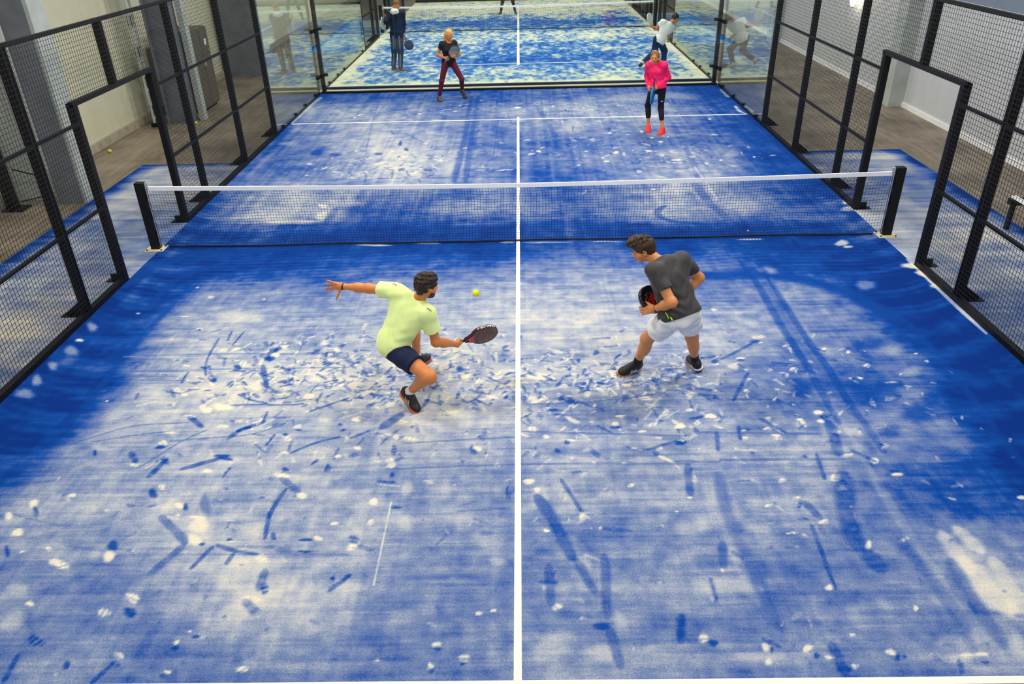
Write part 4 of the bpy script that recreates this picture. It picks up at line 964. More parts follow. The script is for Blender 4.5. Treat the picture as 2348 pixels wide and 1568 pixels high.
def grid_object(name, X, Y, S, m, z=0.):
    nx, ny = len(X), len(Y)
    XX, YY = np.meshgrid(X, Y); co = np.stack([XX, YY, np.full_like(XX, z)], -1).reshape(-1, 3).astype(np.float32)
    I = np.arange(nx*ny).reshape(ny, nx); q = np.stack([I[:-1, :-1], I[:-1, 1:], I[1:, 1:], I[1:, :-1]], -1).reshape(-1)
    me = bpy.data.meshes.new(name); me.vertices.add(nx*ny); me.vertices.foreach_set('co', co.ravel())
    nf = len(q)//4; me.loops.add(nf*4); me.loops.foreach_set('vertex_index', q.astype(np.int32))
    me.polygons.add(nf); me.polygons.foreach_set('loop_start', np.arange(0, nf*4, 4, dtype=np.int32))
    me.update(calc_edges=True)
    at = me.attributes.new('sand', 'FLOAT', 'POINT'); at.data.foreach_set('value', np.clip(S, 0, 1).astype(np.float32).ravel())
    o = bpy.data.objects.new(name, me); C.objects.link(o); me.materials.append(m); return o

X = np.arange(-5.0, 5.001, .0125)
Y = np.concatenate([np.arange(-7.6, -3, .0125), np.arange(-3, 2, .02), np.arange(2, 10.11, .04)])
G = np.array(SAND_GRID, float)*.0104
S = bicubic(G, -5, -7.25, .25, X, Y)
S = np.clip(.44+(S-.43)*np.where(S > .43, .82, 1.15), .02, .95)
Xc = X[None, :]; Yc = Y[:, None]
bl = 1/(1+np.exp(((Xc+4.02)+.10*np.sin(Yc*2.1))*14)); br = 1/(1+np.exp(-((Xc-3.98)-.08*np.sin(Yc*1.7))*14))
S = S*(1-.80*(bl*1/(1+np.exp(-(Yc+6.6)*3))+br)/(1+np.exp((Yc+.6)*3)))
XX = X[None, :]; YY = Y[:, None]
amp = .25+S*1.2*(1.05-S)*2.
# blotches; across-court brush streaks near the camera, lengthwise streaks beyond the net
S = S+amp*(.16*vnoise(X, Y, .55, .45, 1)+.16*vnoise(X, Y, .2, .16, 2)+.12*vnoise(X, Y, .07, .06, 3))
nearw = 1/(1+np.exp((YY+.3)*4))
S = S+amp*nearw*(.13*vnoise(X, Y, .9, .035, 4)+.10*vnoise(X, Y, .5, .016, 5)+.07*vnoise(X, Y, .035, 1.2, 6)+.12*vnoise(X, Y, .09, .09, 16))
S = S+amp*(1-nearw)*(.13*vnoise(X, Y, .05, 1.6, 7)+.09*vnoise(X, Y, .12, 2.5, 8)+.10*vnoise(X, Y, .6, .1, 9)+.1*vnoise(X, Y, .15, .2, 18))
# scalloped sweeping arcs along the fences and net
edge = np.clip((np.abs(XX)-3.75)/.5, 0, 1)*np.clip((3-YY)/2, 0, 1)
arc = np.sin((YY*1.0+np.sqrt(np.clip(1.6-(np.abs(XX)-4.2)**2, 0, 2))*1.1)*13+2.5*vnoise(X, Y, .4, .4, 12))
arc2 = np.sin((YY+np.sqrt(np.clip(1.6-(np.abs(XX)-4.2)**2, 0, 2)))*47)
S = S+edge*(.05*arc+.03*arc2*np.clip(.5+2*vnoise(X, Y, .8, .7, 17), 0, 1))*(.6+1.0*np.clip(vnoise(X, Y, .5, .5, 13)+.5, 0, 1))
band = np.exp(-((YY+.8)/.7)**2)
S = S+band*.03*np.sin((YY*1.+.08*np.sin(XX*1.3))*60+3*vnoise(X, Y, .6, .3, 14))
S = S+.05*np.exp(-((np.abs(XX)-4.75)/.1)**2)*np.clip(vnoise(X, Y, .2, .5, 15)*6, 0, 3)
S = np.clip(S, 0., .96)
# dense overlapping footprints where players stand most
def prints(n, cx, cy, sx, sy, lo=.025, hi=.068, dens=.85):
    for _ in range(n):
        x, y = cx+rng.randn()*sx, cy+rng.randn()*sy
        a = rng.rand()*3.14; l = lo+rng.rand()*(hi-lo); w = l*(.3+.35*rng.rand()); d = np.array([math.cos(a), math.sin(a)]); n2 = np.array([-d[1], d[0]])
        v = .97 if rng.rand() < .6 else .1
        w *= .4+.7*rng.rand()
        if rng.rand() < .55:      # a slipping sole leaves a smear with a little ridge of sand at its end
            L = l*(1.2+2.2*rng.rand()); bend = (rng.rand()-.5)*L*.8; p0 = np.array([x, y]); p1 = p0+d*L/2+n2*bend*.5; p2 = p0+d*L
            put_line(S, X, Y, .1 if rng.rand() < .75 else .9, (.45+.4*rng.rand())*dens, 0, .02+.035*rng.rand(), (p0, p1, p2))
            if rng.rand() < .6: put_blob(S, X, Y, .95, .8*dens, 0, p2+d*.02, n2*(.015+.02*rng.rand()), d*(.006+.012*rng.rand()), .5)
            continue
        put_blob(S, X, Y, v, (.65+.35*rng.rand())*dens, 0, (x, y), d*l, n2*w, .5)
        if rng.rand() < .6: put_blob(S, X, Y, 1-v, .6*dens, 0, (x+d[0]*l*1.5, y+d[1]*l*1.5), d*l*.6, n2*w*.8, .6)
prints(330, -2.15, -3.35, .72, .38); prints(220, -.9, -3.55, .75, .35); prints(240, .7, -3.55, .7, .32)
prints(70, 1.9, -3.8, .8, .5, .03, .08, .8); prints(60, 1.3, -4.3, 1.1, .4, .02, .07, .8); prints(70, -1.6, -4.5, 1.3, .5, .02, .07, .8)
prints(60, -1.4, -5.4, 1.6, .6, .015, .05, .6); prints(60, 1.4, -5.6, 1.6, .7, .015, .045, .5); prints(40, 3.3, -3.9, .6, .7, .02, .06, .7)
prints(110, -2.05, 3.6, .8, .5, .05, .13, .75); prints(70, -1.9, 8.0, 1.1, .35, .05, .12, .7); prints(120, 1.4, 4.4, 1.3, .8, .05, .12, .6)
prints(80, 2.9, 4.1, .7, .6, .05, .11, .6); prints(90, 1.7, 7.7, 1.3, .5, .05, .12, .6); prints(40, -3.2, 3.2, .8, .6, .04, .1, .5)
for it in SAND_MARKS:
    a = it[1:]
    if it[0] == 1: put_blob(S, X, Y, a[0], a[1], a[2], a[3:5], a[5:7], a[7:9])
    else:
        pts = [(a[i], a[i+1]) for i in range(4, len(a), 2)]; put_line(S, X, Y, a[0], a[1], a[2], a[3], pts)
turf = tag(grid_object('court_turf', X, Y, S, M_TURF, .004), kind='structure')
def flat(name, m, a, b, z, parent=None):
    o = MB().box((a[0], a[1], z-.003), (b[0], b[1], z)).build(name, m)
    if parent: o.parent = parent
    return o
for y0 in (-6.95, 6.95): flat('service_line', M_LINE, (-4.96, y0-.025), (4.96, y0+.025), .008, turf)
flat('centre_line', M_LINE, (-.025, -7.15), (.025, 7.15), .0085, turf)

# turf aprons outside the doors and the far court
def soft_turf(name, x0, x1, y0, y1, st, seed, fn, m, z=.003):
    xs = np.arange(x0, x1+st/2, st); ys = np.arange(y0, y1+st/2, st)
    s = fn(xs[None, :], ys[:, None])+.22*vnoise(xs, ys, .7, .5, seed)+.22*vnoise(xs, ys, .22, .2, seed+1)+.2*vnoise(xs, ys, 1.2, .07, seed+2)
    return tag(grid_object(name, xs, ys, np.clip(s, 0, .95), m, z), kind='structure')
def ap(sgn):
    def f(x, y):
        e = np.clip((7-np.abs(x))/.35, 0, 1)*np.clip((4.1-y)/.3, 0, 1)
        return e*(.52-.12*np.sin(y*1.3+sgn))
    return f
soft_turf('court_turf', -7.02, -5.0, -4.1, 4.1, .03, 30, ap(1), M_TURF)
soft_turf('court_turf', 5.0, 7.02, -4.1, 4.1, .03, 40, ap(-1), M_TURF)
def farf(x, y):
    q = y-20.6
    base = .52-.30*np.exp(-((q+6.4)/1.5)**2)*np.clip(1.25-np.abs(x)/5, 0, 1)-.34*np.exp(-((q-1.9)/1.2)**2)-.1*np.exp(-((q+3.6)/.8)**2)
    base = base+.45*np.exp(-((q+9.8)/.35)**2)+.5*np.exp(-((np.abs(x)-5)/.3)**2)+.25*np.clip((q-4)/2, 0, 1)
    return np.clip(base, .05, .95)*np.ones_like(x)
xs = np.arange(-5, 5.01, .03); ys = np.arange(10.6, 30.61, .04)
Sf = farf(xs[None, :], ys[:, None])+.30*vnoise(xs, ys, .45, .6, 50)+.50*vnoise(xs, ys, .13, .22, 51)+.2*vnoise(xs, ys, 1.5, 1.6, 52)+.35*vnoise(xs, ys, .06, .12, 53)
Sf = .5+.62*np.tanh((Sf-.5)*2.6)/np.tanh(1.3)*.75
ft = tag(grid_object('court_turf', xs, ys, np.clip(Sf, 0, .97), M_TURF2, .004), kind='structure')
for y0 in (13.65, 27.55): flat('service_line', M_LINE, (-4.96, y0-.03), (4.96, y0+.03), .009, ft)
flat('centre_line', M_LINE, (-.04, 13.45), (.04, 27.75), .0095, ft)
soft_turf('court_turf', -7.02, -5.0, 16.5, 24.7, .06, 60, lambda x, y: ap(1)(x, y-20.6), M_TURF2)
soft_turf('court_turf', 5.0, 7.02, 16.5, 24.7, .06, 70, lambda x, y: ap(-1)(x, y-20.6), M_TURF2)

# ------------------------------------------------------------------ hall shell
def struct(name, mb, m): return tag(mb.build(name, m), kind='structure')
struct('floor', MB().box((-9, -13, -.1), (9, 34, 0)), M_FLOOR)
struct('wall_left', MB().box((-8.6, -13, 0), (-8.4, 34, 7.5)), M_WALLL)
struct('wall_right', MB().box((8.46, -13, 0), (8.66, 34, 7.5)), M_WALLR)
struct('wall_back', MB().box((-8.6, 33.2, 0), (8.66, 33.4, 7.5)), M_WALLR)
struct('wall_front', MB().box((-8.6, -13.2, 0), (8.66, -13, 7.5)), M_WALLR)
struct('ceiling', MB().box((-8.6, -13.2, 7.5), (8.66, 33.4, 7.6)), M_CEIL)
struct('baseboard_left', MB().box((-8.4, -13, 0), (-8.33, 33.2, .16)), M_CONC)
struct('baseboard_right', MB().box((8.43, -13, 0), (8.46, 33.2, .1)), M_BAND)  # white baseboard, its pale colour paints in the glow along the wall foot
struct('trim_1', MB().box((-5.1, 10.16, 0), (5.1, 10.44, .02)), M_PLATE)      # sandy concrete strip between the courts
# concrete pillars of the hall
def pillar(n, x0, x1, y0, y1, m, flange=True):
    mb = MB()
    if flange:
        mb.box((x0, y0, 0), (x0+.05, y1, 7.5)).box((x1-.05, y0, 0), (x1, y1, 7.5)).box((x0+.05, (y0+y1)/2-.04, 0), (x1-.05, (y0+y1)/2+.04, 7.5))
    else: mb.box((x0, y0, 0), (x1, y1, 7.5))
    return struct('trim_%d' % n, mb, m)
pillar(2, -7.50, -7.08, 2.0, 2.3, M_COL, False)
pillar(3, -7.08, -7.02, 2.0, 2.42, M_COLL, False)  # same column: its lighter, lit side face painted on as a pale slab
pillar(4, -8.4, -7.9, 2.2, 2.6, M_COLL, False)
pillar(5, -7.78, -7.26, 7.22, 7.62, M_COL, True)
pillar(6, -7.20, -7.08, 7.55, 7.75, M_COLL, False)
pillar(7, -8.3, -7.25, 12.7, 13.2, M_COL, False)
pillar(8, 8.14, 8.46, 7.36, 7.8, M_COLL, False)
pillar(9, 8.14, 8.46, 16.4, 16.9, M_COLL, False)
pillar(10, -8.3, -7.9, -1.7, -1.3, M_COL, False)
struct('trim_11', MB().box((-8.4, 3.3, 5.2), (-8.2, 12.6, 5.6)), M_COL)
# ------------------------------------------------------------------ fences, glass, nets
def wire_panel(y0, y1, z0, z1, x, name='mesh_panel', st=.05, r=.0017):
    mb = MB(); n = int(round((y1-y0)/st))
    for k in range(n+1):
        y = y0+(y1-y0)*k/n; mb.box((x-r, y-r, z0), (x+r, y+r, z1))
    n = int(round((z1-z0)/st))
    for k in range(n+1):
        z = z0+(z1-z0)*k/n; mb.box((x-r, y0, z-r), (x+r, y1, z+r))
    return mb
def post_mb(x, y, sgn, z0, z1, w=.045, d=.09):
    xa, xb = (x+sgn*.004, x+sgn*(.004+d)) if sgn > 0 else (x-.004-d, x-.004)
    return MB().box((xa, y-w, z0), (xb, y+w, z1))
def side_fence(sgn, cy, near, far, label, group=None):
    """mesh fence on one side of a court; door opening from cy-1 to cy+1; mesh on 50 mm grid"""
    x = 5.0*sgn; root = empty('mesh_fence', (x, cy, 0), label, 'fence', group)
    def add(name, mb, m, bevel=0, under=None):
        o = keepw(mb.build(name, m, bevel=bevel), root)
        if under: o.parent = under; o.matrix_parent_inverse = Matrix.Identity(4)
        return o
    def rail(a, b, z, h=.025, name='rail'):
        add(name, MB().box((x-(0 if sgn > 0 else .045), a, z-h), (x+(.045 if sgn > 0 else 0), b, z+h)), M_BLACK)
    ys = [y for y in (-8, -6, -4, -2, 2, 4, 6, 8) if near <= y <= far]
    for y in ys:
        p = add('post', post_mb(x, cy+y, sgn, 0, 3.0), M_BLACK, .006)
        f = MB().box((min(x, x+sgn*.34), cy+y-.055, 0), (max(x, x+sgn*.34), cy+y+.055, .014))
        f.prism([(x+sgn*.08, .014), (x+sgn*.3, .014), (x+sgn*.28, .05), (x+sgn*.08, .2)] if sgn < 0 else [(x+.08, .014), (x+.08, .2), (x+.28, .05), (x+.3, .014)], 1, cy+y-.012, cy+y+.012)
        add('foot_plate', f, M_BLACK, 0, p)
    for y in (-1, 1):
        if near <= y <= far:
            p = add('door_post', post_mb(x, cy+y*1.05, sgn, 0, 2.23, .05, .09), M_BLACK, .006)
            add('foot_plate', MB().box((min(x, x+sgn*.26), cy+y*1.05-.05, 0), (max(x, x+sgn*.26), cy+y*1.05+.05, .014)).box((min(x+sgn*.09, x+sgn*.2), cy+y*1.05-.015, .014), (max(x+sgn*.09, x+sgn*.2), cy+y*1.05+.015, .1)), M_BLACK, 0, p)
    add('door_head', MB().box((min(x, x+sgn*.06), cy-1.1, 2.19), (max(x, x+sgn*.06), cy+1.1, 2.245)), M_BLACK)
    add('post', post_mb(x, cy, sgn, 2.2, 3.0), M_BLACK, .006)
    rail(cy+near, cy+far, 2.985, .022, 'top_rail')
    for a, b in ((near, -1.05), (1.05, far)):
        if b > a:
            for z in (1.0, 2.0): rail(cy+a, cy+b, z, .014)
            add('base_beam', MB().box((min(x, x+sgn*.07)-.0, cy+a, 0.005), (max(x, x+sgn*.07), cy+b, .07)), M_BLACK)
    # mesh, one panel per bay
    bays = [(a, b, 0.07, 2.98) for a, b in zip([-8, -6, -4, -2], [-6, -4, -2, -1.05]) if a >= near]
    bays += [(a, b, 0.07, 2.98) for a, b in zip([1.05, 2, 4, 6], [2, 4, 6, 8]) if b <= far]
    bays += [(-1.05, 1.05, 2.24, 2.98)]
    for a, b, z0, z1 in bays: add('mesh_panel', wire_panel(cy+a, cy+b, z0, z1, x-sgn*.001), M_BLACKM)
    return root
side_fence(-1, 0, -8, 6, 'black mesh fence with a doorway along the left side of the near court')
side_fence(1, 0, -8, 6, 'black mesh fence with a doorway along the right side of the near court')
side_fence(-1, 20.6, -4, 6, 'black mesh fence on the left side of the far court, seen through the glass')
side_fence(1, 20.6, -4, 6, 'black mesh fence on the right side of the far court, seen through the glass')

def glass_side(sgn, y0, y1, label):
    x = 5.0*sgn; r = empty('glass_panel', (x, (y0+y1)/2, 0), label, 'glass wall')
    keepw(MB().box((min(x, x+sgn*.012), y0+.01, .06), (max(x, x+sgn*.012), y1-.006, 3.0)).build('pane', M_GLASS), r)
    b = MB().box((min(x-sgn*.0, x+sgn*.05), y0, 0.005), (max(x, x+sgn*.05), y1, .06))
    keepw(b.build('base_rail', M_BLACK), r)
    for y in (y0+.45, y1-.45):
        keepw(MB().box((min(x-sgn*.02, x+sgn*.06), y-.04, .05), (max(x-sgn*.02, x+sgn*.06), y+.04, .11)).build('clamp', M_BLACK, bevel=.004), r)
    return r
for sgn, s in ((-1, 'left'), (1, 'right')):
    glass_side(sgn, 6.05, 8.0, 'clear glass side panel at the %s next to the mesh fence of the near court' % s)
    glass_side(sgn, 8.0, 9.98, 'clear glass side panel in the far %s corner of the near court' % s)
    glass_side(sgn, 10.62, 12.6, 'glass side panel just behind the %s end of the dividing glass' % s)
    glass_side(sgn, 12.6, 16.5, 'glass side panel on the %s of the far court, next to its mesh fence' % s)
def glass_back(x0, x1, y, label, group):
    r = empty('glass_panel', ((x0+x1)/2, y, 0), label, 'glass wall', group)
    keepw(MB().box((x0+.003, y, .05), (x1-.003, y+.012, 3.0)).build('pane', M_GLASS), r)
    return r
pos = ['leftmost', 'second from the left', 'middle', 'second from the right', 'rightmost']
for k in range(5):
    glass_back(-5+.0+2*k+(.03 if k == 0 else 0), -3+2*k-(.03 if k == 4 else 0), 10.06, 'clear back glass panel of the near court, %s of the five' % pos[k], 'back glass of the near court')
b = MB().box((-5.0, 10.03, .0), (5.0, 10.12, .05)).build('base_rail', M_BLACK)
tag(b, 'low black rail under the back glass of the near court', 'rail')
b = MB().box((-5.0, 10.46, .0), (5.0, 10.56, .07)).build('base_rail', M_BLACK)
tag(b, 'low black rail along the near end of the far court, behind the sandy strip', 'rail')
b = MB().box((-5.0, 30.6, .0), (5.0, 30.7, .12)).build('base_rail', M_BLACK)
tag(b, 'black rail across the far end of the far court, at the top edge', 'rail')
for sgn, s in ((-1, 'left'), (1, 'right')):
    r = empty('corner_post', (sgn*4.96, 10.2, 0), 'black steel post with glass clamps at the far %s corner of the near court' % s, 'post')
    x = sgn*4.945
    keepw(MB().box((x-.045, 10.14, 0), (x+.045, 10.24, 4.0)).build('post', M_BLACK, bevel=.006), r)
    for z in (.42, 1.5, 2.6):
        keepw(MB().box((x-sgn*.045-.0 if sgn < 0 else x-.16, 10.08, z), (x+.16 if sgn < 0 else x-.045, 10.14, z+.07)).build('clamp', M_BLACK), r)
        keepw(MB().box((min(x+sgn*.03, x+sgn*.12), 9.90, z-.05), (max(x+sgn*.03, x+sgn*.12), 10.14, z+.02)).build('clamp', M_BLACK), r)
        keepw(MB().box((min(x+sgn*.02, x-sgn*.1), 10.05, z), (max(x+sgn*.02, x-sgn*.1), 10.14, z+.05)).build('clamp', M_BLACK), r)

def net(cy, label, coarse=False):
    root = empty('padel_net', (0, cy, 0), label, 'net')
    add = lambda name, mb, m, **k: keepw(mb.build(name, m, **k), root)
    def top(x): return .842+.058*(abs(x)/5)**1.6
    n = 250; mb = MB(); r = .0019 if not coarse else .003
    ph = rng.rand(8)*6
    wob = lambda x, z: .006*math.sin(x*5+z*9+ph[0])+.006*math.sin(z*17+x*2+ph[1])+.004*math.sin(x*13+ph[2])
    wz = lambda x, z: .006*math.sin(x*3+z*4+ph[3])+.004*math.sin(x*9+z*7+ph[4])
    cell = .04
    nx = int(9.90/cell)
    for k in range(nx+1):
        x = -4.95+9.90*k/nx; t = top(x)-.05
        mb.tube([(x+wob(x, z*t), cy+.01*math.sin(x*2+z*3), .025+(t-.025)*z) for z in np.linspace(0, 1, 6)], r, 4)
    nr = 20
    for k in range(nr):
        pts = []
        for x in np.linspace(-4.95, 4.95, 90):
            t = top(x)-.05; z = .03+(t-.05)*k/nr; pts.append((x, cy+.01*math.sin(x*2+z*3), z+wz(x, z)))
        mb.tube(pts, r, 4)
    add('net_mesh', mb, M_NET)
    # top band, folded tape
    xs_ = np.linspace(-4.965, 4.965, 60); mb = MB()
    for a, c in zip(xs_[:-1], xs_[1:]):
        i = len(mb.v)
        for x in (a, c):
            t = top(x)
            for dy, dz in ((-.008, -.058), (-.009, -.004), (0, 0), (.009, -.004), (.008, -.058)): mb.v.append((x, cy+dy, t+dz))
        for q in range(4): mb.f.append((i+q, i+q+1, i+5+q+1, i+5+q))
        mb.f.append((i+4, i, i+5, i+9))
    add('top_band', mb, M_BAND)
    add('bottom_cord', MB().tube([(x, cy-.0+.004*math.sin(x*4), .02+.008*math.sin(x*1.1+1)**2) for x in np.linspace(-4.88, 4.88, 60)], .012, 6), M_NET, smooth=True)
    for s in (-1, 1):
        x = s*5.06
        p = add('post', MB().box((x-.06, cy-.05, .012), (x+.06, cy+.05, .955)), M_BLACK, bevel=.005)
        a = MB().box((x-.13, cy-.12, .0), (x+.13, cy+.09, .012)); add('base_plate', a, M_PLATE)
        bl = MB()
        for dx in (-.1, .1):
            for dy in (-.09, .07): bl.tube([(x+dx, cy+dy, .01), (x+dx, cy+dy, .025)], .012, 6)
        add('bolt', bl, M_BLACK)
        add('lacing', MB().tube([(x-s*(.075+.012*math.sin(z*22)), cy-.02, z) for z in np.linspace(.06, .86, 26)], .008, 5), M_NET, smooth=True)
        add('tension_rod', MB().tube([(x-s*.082, cy-.03, .05), (x-s*.082, cy-.03, .90)], .006, 6), M_ALU)
        add('tape_hook', MB().box((x-s*.09-.02, cy-.02, .87), (x-s*.09+.02, cy+.02, .95)), M_ALU)
    return root
net(0, 'padel net with white top band across the near court')
net(20.6, 'padel net of the far court, its white band crossing the top of the picture', True)

# ------------------------------------------------------------------ things beside the courts
def ball(x, y, z, label, r=.033):
    n, m = 20, 12; mb = MB()
    for j in range(m+1):
        th = math.pi*j/m
        for i in range(n): mb.v.append((x+r*math.sin(th)*math.cos(2*math.pi*i/n), y+r*math.sin(th)*math.sin(2*math.pi*i/n), z+r*math.cos(th)))
    for j in range(m):
        for i in range(n): mb.f.append((j*n+i, (j+1)*n+i, (j+1)*n+(i+1) % n, j*n+(i+1) % n))
    root = empty('padel_ball', (x, y, z-r), label, 'ball', 'yellow padel balls')
    keepw(mb.build('felt', M_BALL, smooth=True), root)
    pts = []
    for k in range(40):
        t = 2*math.pi*k/40; a = .44; q = V3((math.cos(t)+a*math.cos(3*t)*.35, math.sin(t)-a*math.sin(3*t)*.35, .9*math.sin(2*t))); pts.append(V3((x, y, z))+nz(q)*r*1.0)
    keepw(MB().tube(pts, .0016, 4, closed=True).build('seam', M_SEAM), root)
    return root
M_BALL = mat('ball_felt', srgb(226, 240, 20), .9, var=.05, scale=200, bump=.3)
M_SEAM = mat('ball_seam', srgb(240, 246, 180), .8)
ball(-.383, -3.403, .886, 'yellow ball in the air in front of the player in the yellow shirt')
ball(-8.06, 5.0, .034, 'yellow ball on the hall floor near the left wall, seen through the left doorway')
ball(-7.13, 7.15, .034, 'yellow ball on the floor by the grey pillar, behind the left mesh fence')

r = empty('metal_cabinet', (-7.6, 8.7, 0), 'brown metal cabinet against the left wall between two pillars', 'cabinet')
keepw(MB().box((-8.1, 8.25, .06), (-7.32, 9.28, 1.78)).build('body', M_CAB, bevel=.01), r)
keepw(MB().box((-8.05, 8.3, 0), (-7.38, 9.22, .06)).build('plinth', M_BLACK), r)
for a, b_ in ((8.27, 8.76), (8.78, 9.26)):
    d = keepw(MB().box((-7.32, a, .1), (-7.30, b_, 1.74)).build('door', M_CAB, bevel=.004), r)
keepw(MB().box((-7.30, 8.74, .95), (-7.27, 8.80, 1.12)).build('handle', M_ALU), r)
keepw(MB().box((-7.299, 9.0, 1.38), (-7.296, 9.1, 1.52)).build('notice', M_BAND), r)
kn = MB().tube([(-7.30, 9.14, 1.26), (-7.285, 9.14, 1.26)], .015, 8); keepw(kn.build('button', M_ALU), r)
M_RED = mat('red_plastic', srgb(190, 60, 40), .5)
keepw(MB().tube([(-7.30, 9.16, 1.05), (-7.285, 9.16, 1.05)], .015, 8).build('button', M_RED), r)
r = empty('water_dispenser', (-7.7, 8.0, 0), 'dark stand with a screen between the pale pillar and the brown cabinet', 'stand')
keepw(MB().box((-7.75, 7.95, 0), (-7.62, 8.2, 1.5)).build('column', M_BLACK), r)
keepw(MB().box((-7.76, 7.88, 1.5), (-7.55, 8.24, 1.72)).build('screen_housing', M_BLACK, bevel=.01), r)
keepw(MB().box((-7.549, 8.02, 1.55), (-7.545, 8.2, 1.68)).build('screen', mat('screen', srgb(120, 125, 140), .2)), r)
# ladder-like cable tray standing by the second pillar
r = empty('cable_ladder', (-7.95, 7.2, 0), 'pale cable ladder standing against the left wall beside the grey pillar', 'cable ladder')
for yy in (7.02, 7.22): keepw(MB().box((-8.02, yy, 0), (-7.98, yy+.03, 5)).build('stile', M_COLL), r)
for k in range(16): keepw(MB().box((-8.02, 7.05, .15+k*.3), (-7.97, 7.22, .19+k*.3)).build('rung', M_COLL), r)
for k in range(8): keepw(MB().box((-8.05, 7.05, .22+k*.6), (-8.03, 7.22, .45+k*.6)).build('backing', M_CAB), r)
r = empty('cable_coil', (-8.0, 7.0, 0), 'small dark coil of cable on the floor at the foot of the cable ladder', 'cable')
keepw(MB().tube([(-7.9+.1*math.cos(t), 6.88+.08*math.sin(t), .03+.004*t) for t in np.linspace(0, 18, 60)], .012, 5).build('cable', M_BLACK), r)
# steel stand outside the left fence
r = empty('steel_stand', (-8.1, 1.8, 0), 'dark steel stand leaning by the left wall behind the mesh fence', 'stand')
keepw(MB().box((-8.18, 1.70, .02), (-8.04, 1.84, 4.4)).build('upright', M_BLACK), r)
keepw(MB().box((-8.22, 1.62, 0), (-7.9, 1.92, .02)).build('base_plate', M_BLACK), r)
keepw(MB().tube([(-8.0, 1.85, .1), (-7.7, 2.15, .1), (-7.7, 2.15, .4), (-8.05, 1.95, .6)], .012, 6).build('brace', M_BLACK), r)
# bench by the right fence
r = empty('bench', (7.15, .3, 0), 'low bench with white slats outside the right fence', 'bench')
for dx in (0, .12): keepw(MB().box((6.74+dx*1.9, -1.2, .44), (6.80+dx*1.9, .17, .47)).build('slat', M_BAND), r)
for ya in (.07, -1.1): keepw(MB().box((6.70, ya, .36), (7.1, ya+.1, .44)).build('crossbar', M_BLACK), r)
for yy in (.12, -1.05):
    for xx in (6.74, 7.02): keepw(MB().box((xx, yy-.03, 0), (xx+.05, yy+.03, .36)).build('leg', M_BLACK), r)
# lamp on the right wall
M_GLOW = mat('lamp_glow', (1, .9, .65, 1), .4, emis=((1, .86, .6, 1), 14))
r = empty('wall_lamp', (8.3, 10.7, 1.7), 'bright oval lamp on the right wall at the top of the picture', 'lamp')
n, m = 16, 10; mb = MB()
for j in range(m+1):
    th = math.pi*j/m
    for i in range(n): mb.v.append((8.30+.075*math.sin(th)*math.cos(2*math.pi*i/n), 10.7+.075*math.sin(th)*math.sin(2*math.pi*i/n), 1.84+.17*math.cos(th)))
for j in range(m):
    for i in range(n): mb.f.append((j*n+i, (j+1)*n+i, (j+1)*n+(i+1) % n, j*n+(i+1) % n))
keepw(mb.build('bulb', M_GLOW, smooth=True), r)
keepw(MB().box((8.28, 10.66, 2.0), (8.46, 10.74, 2.06)).build('bracket', M_BLACK), r)
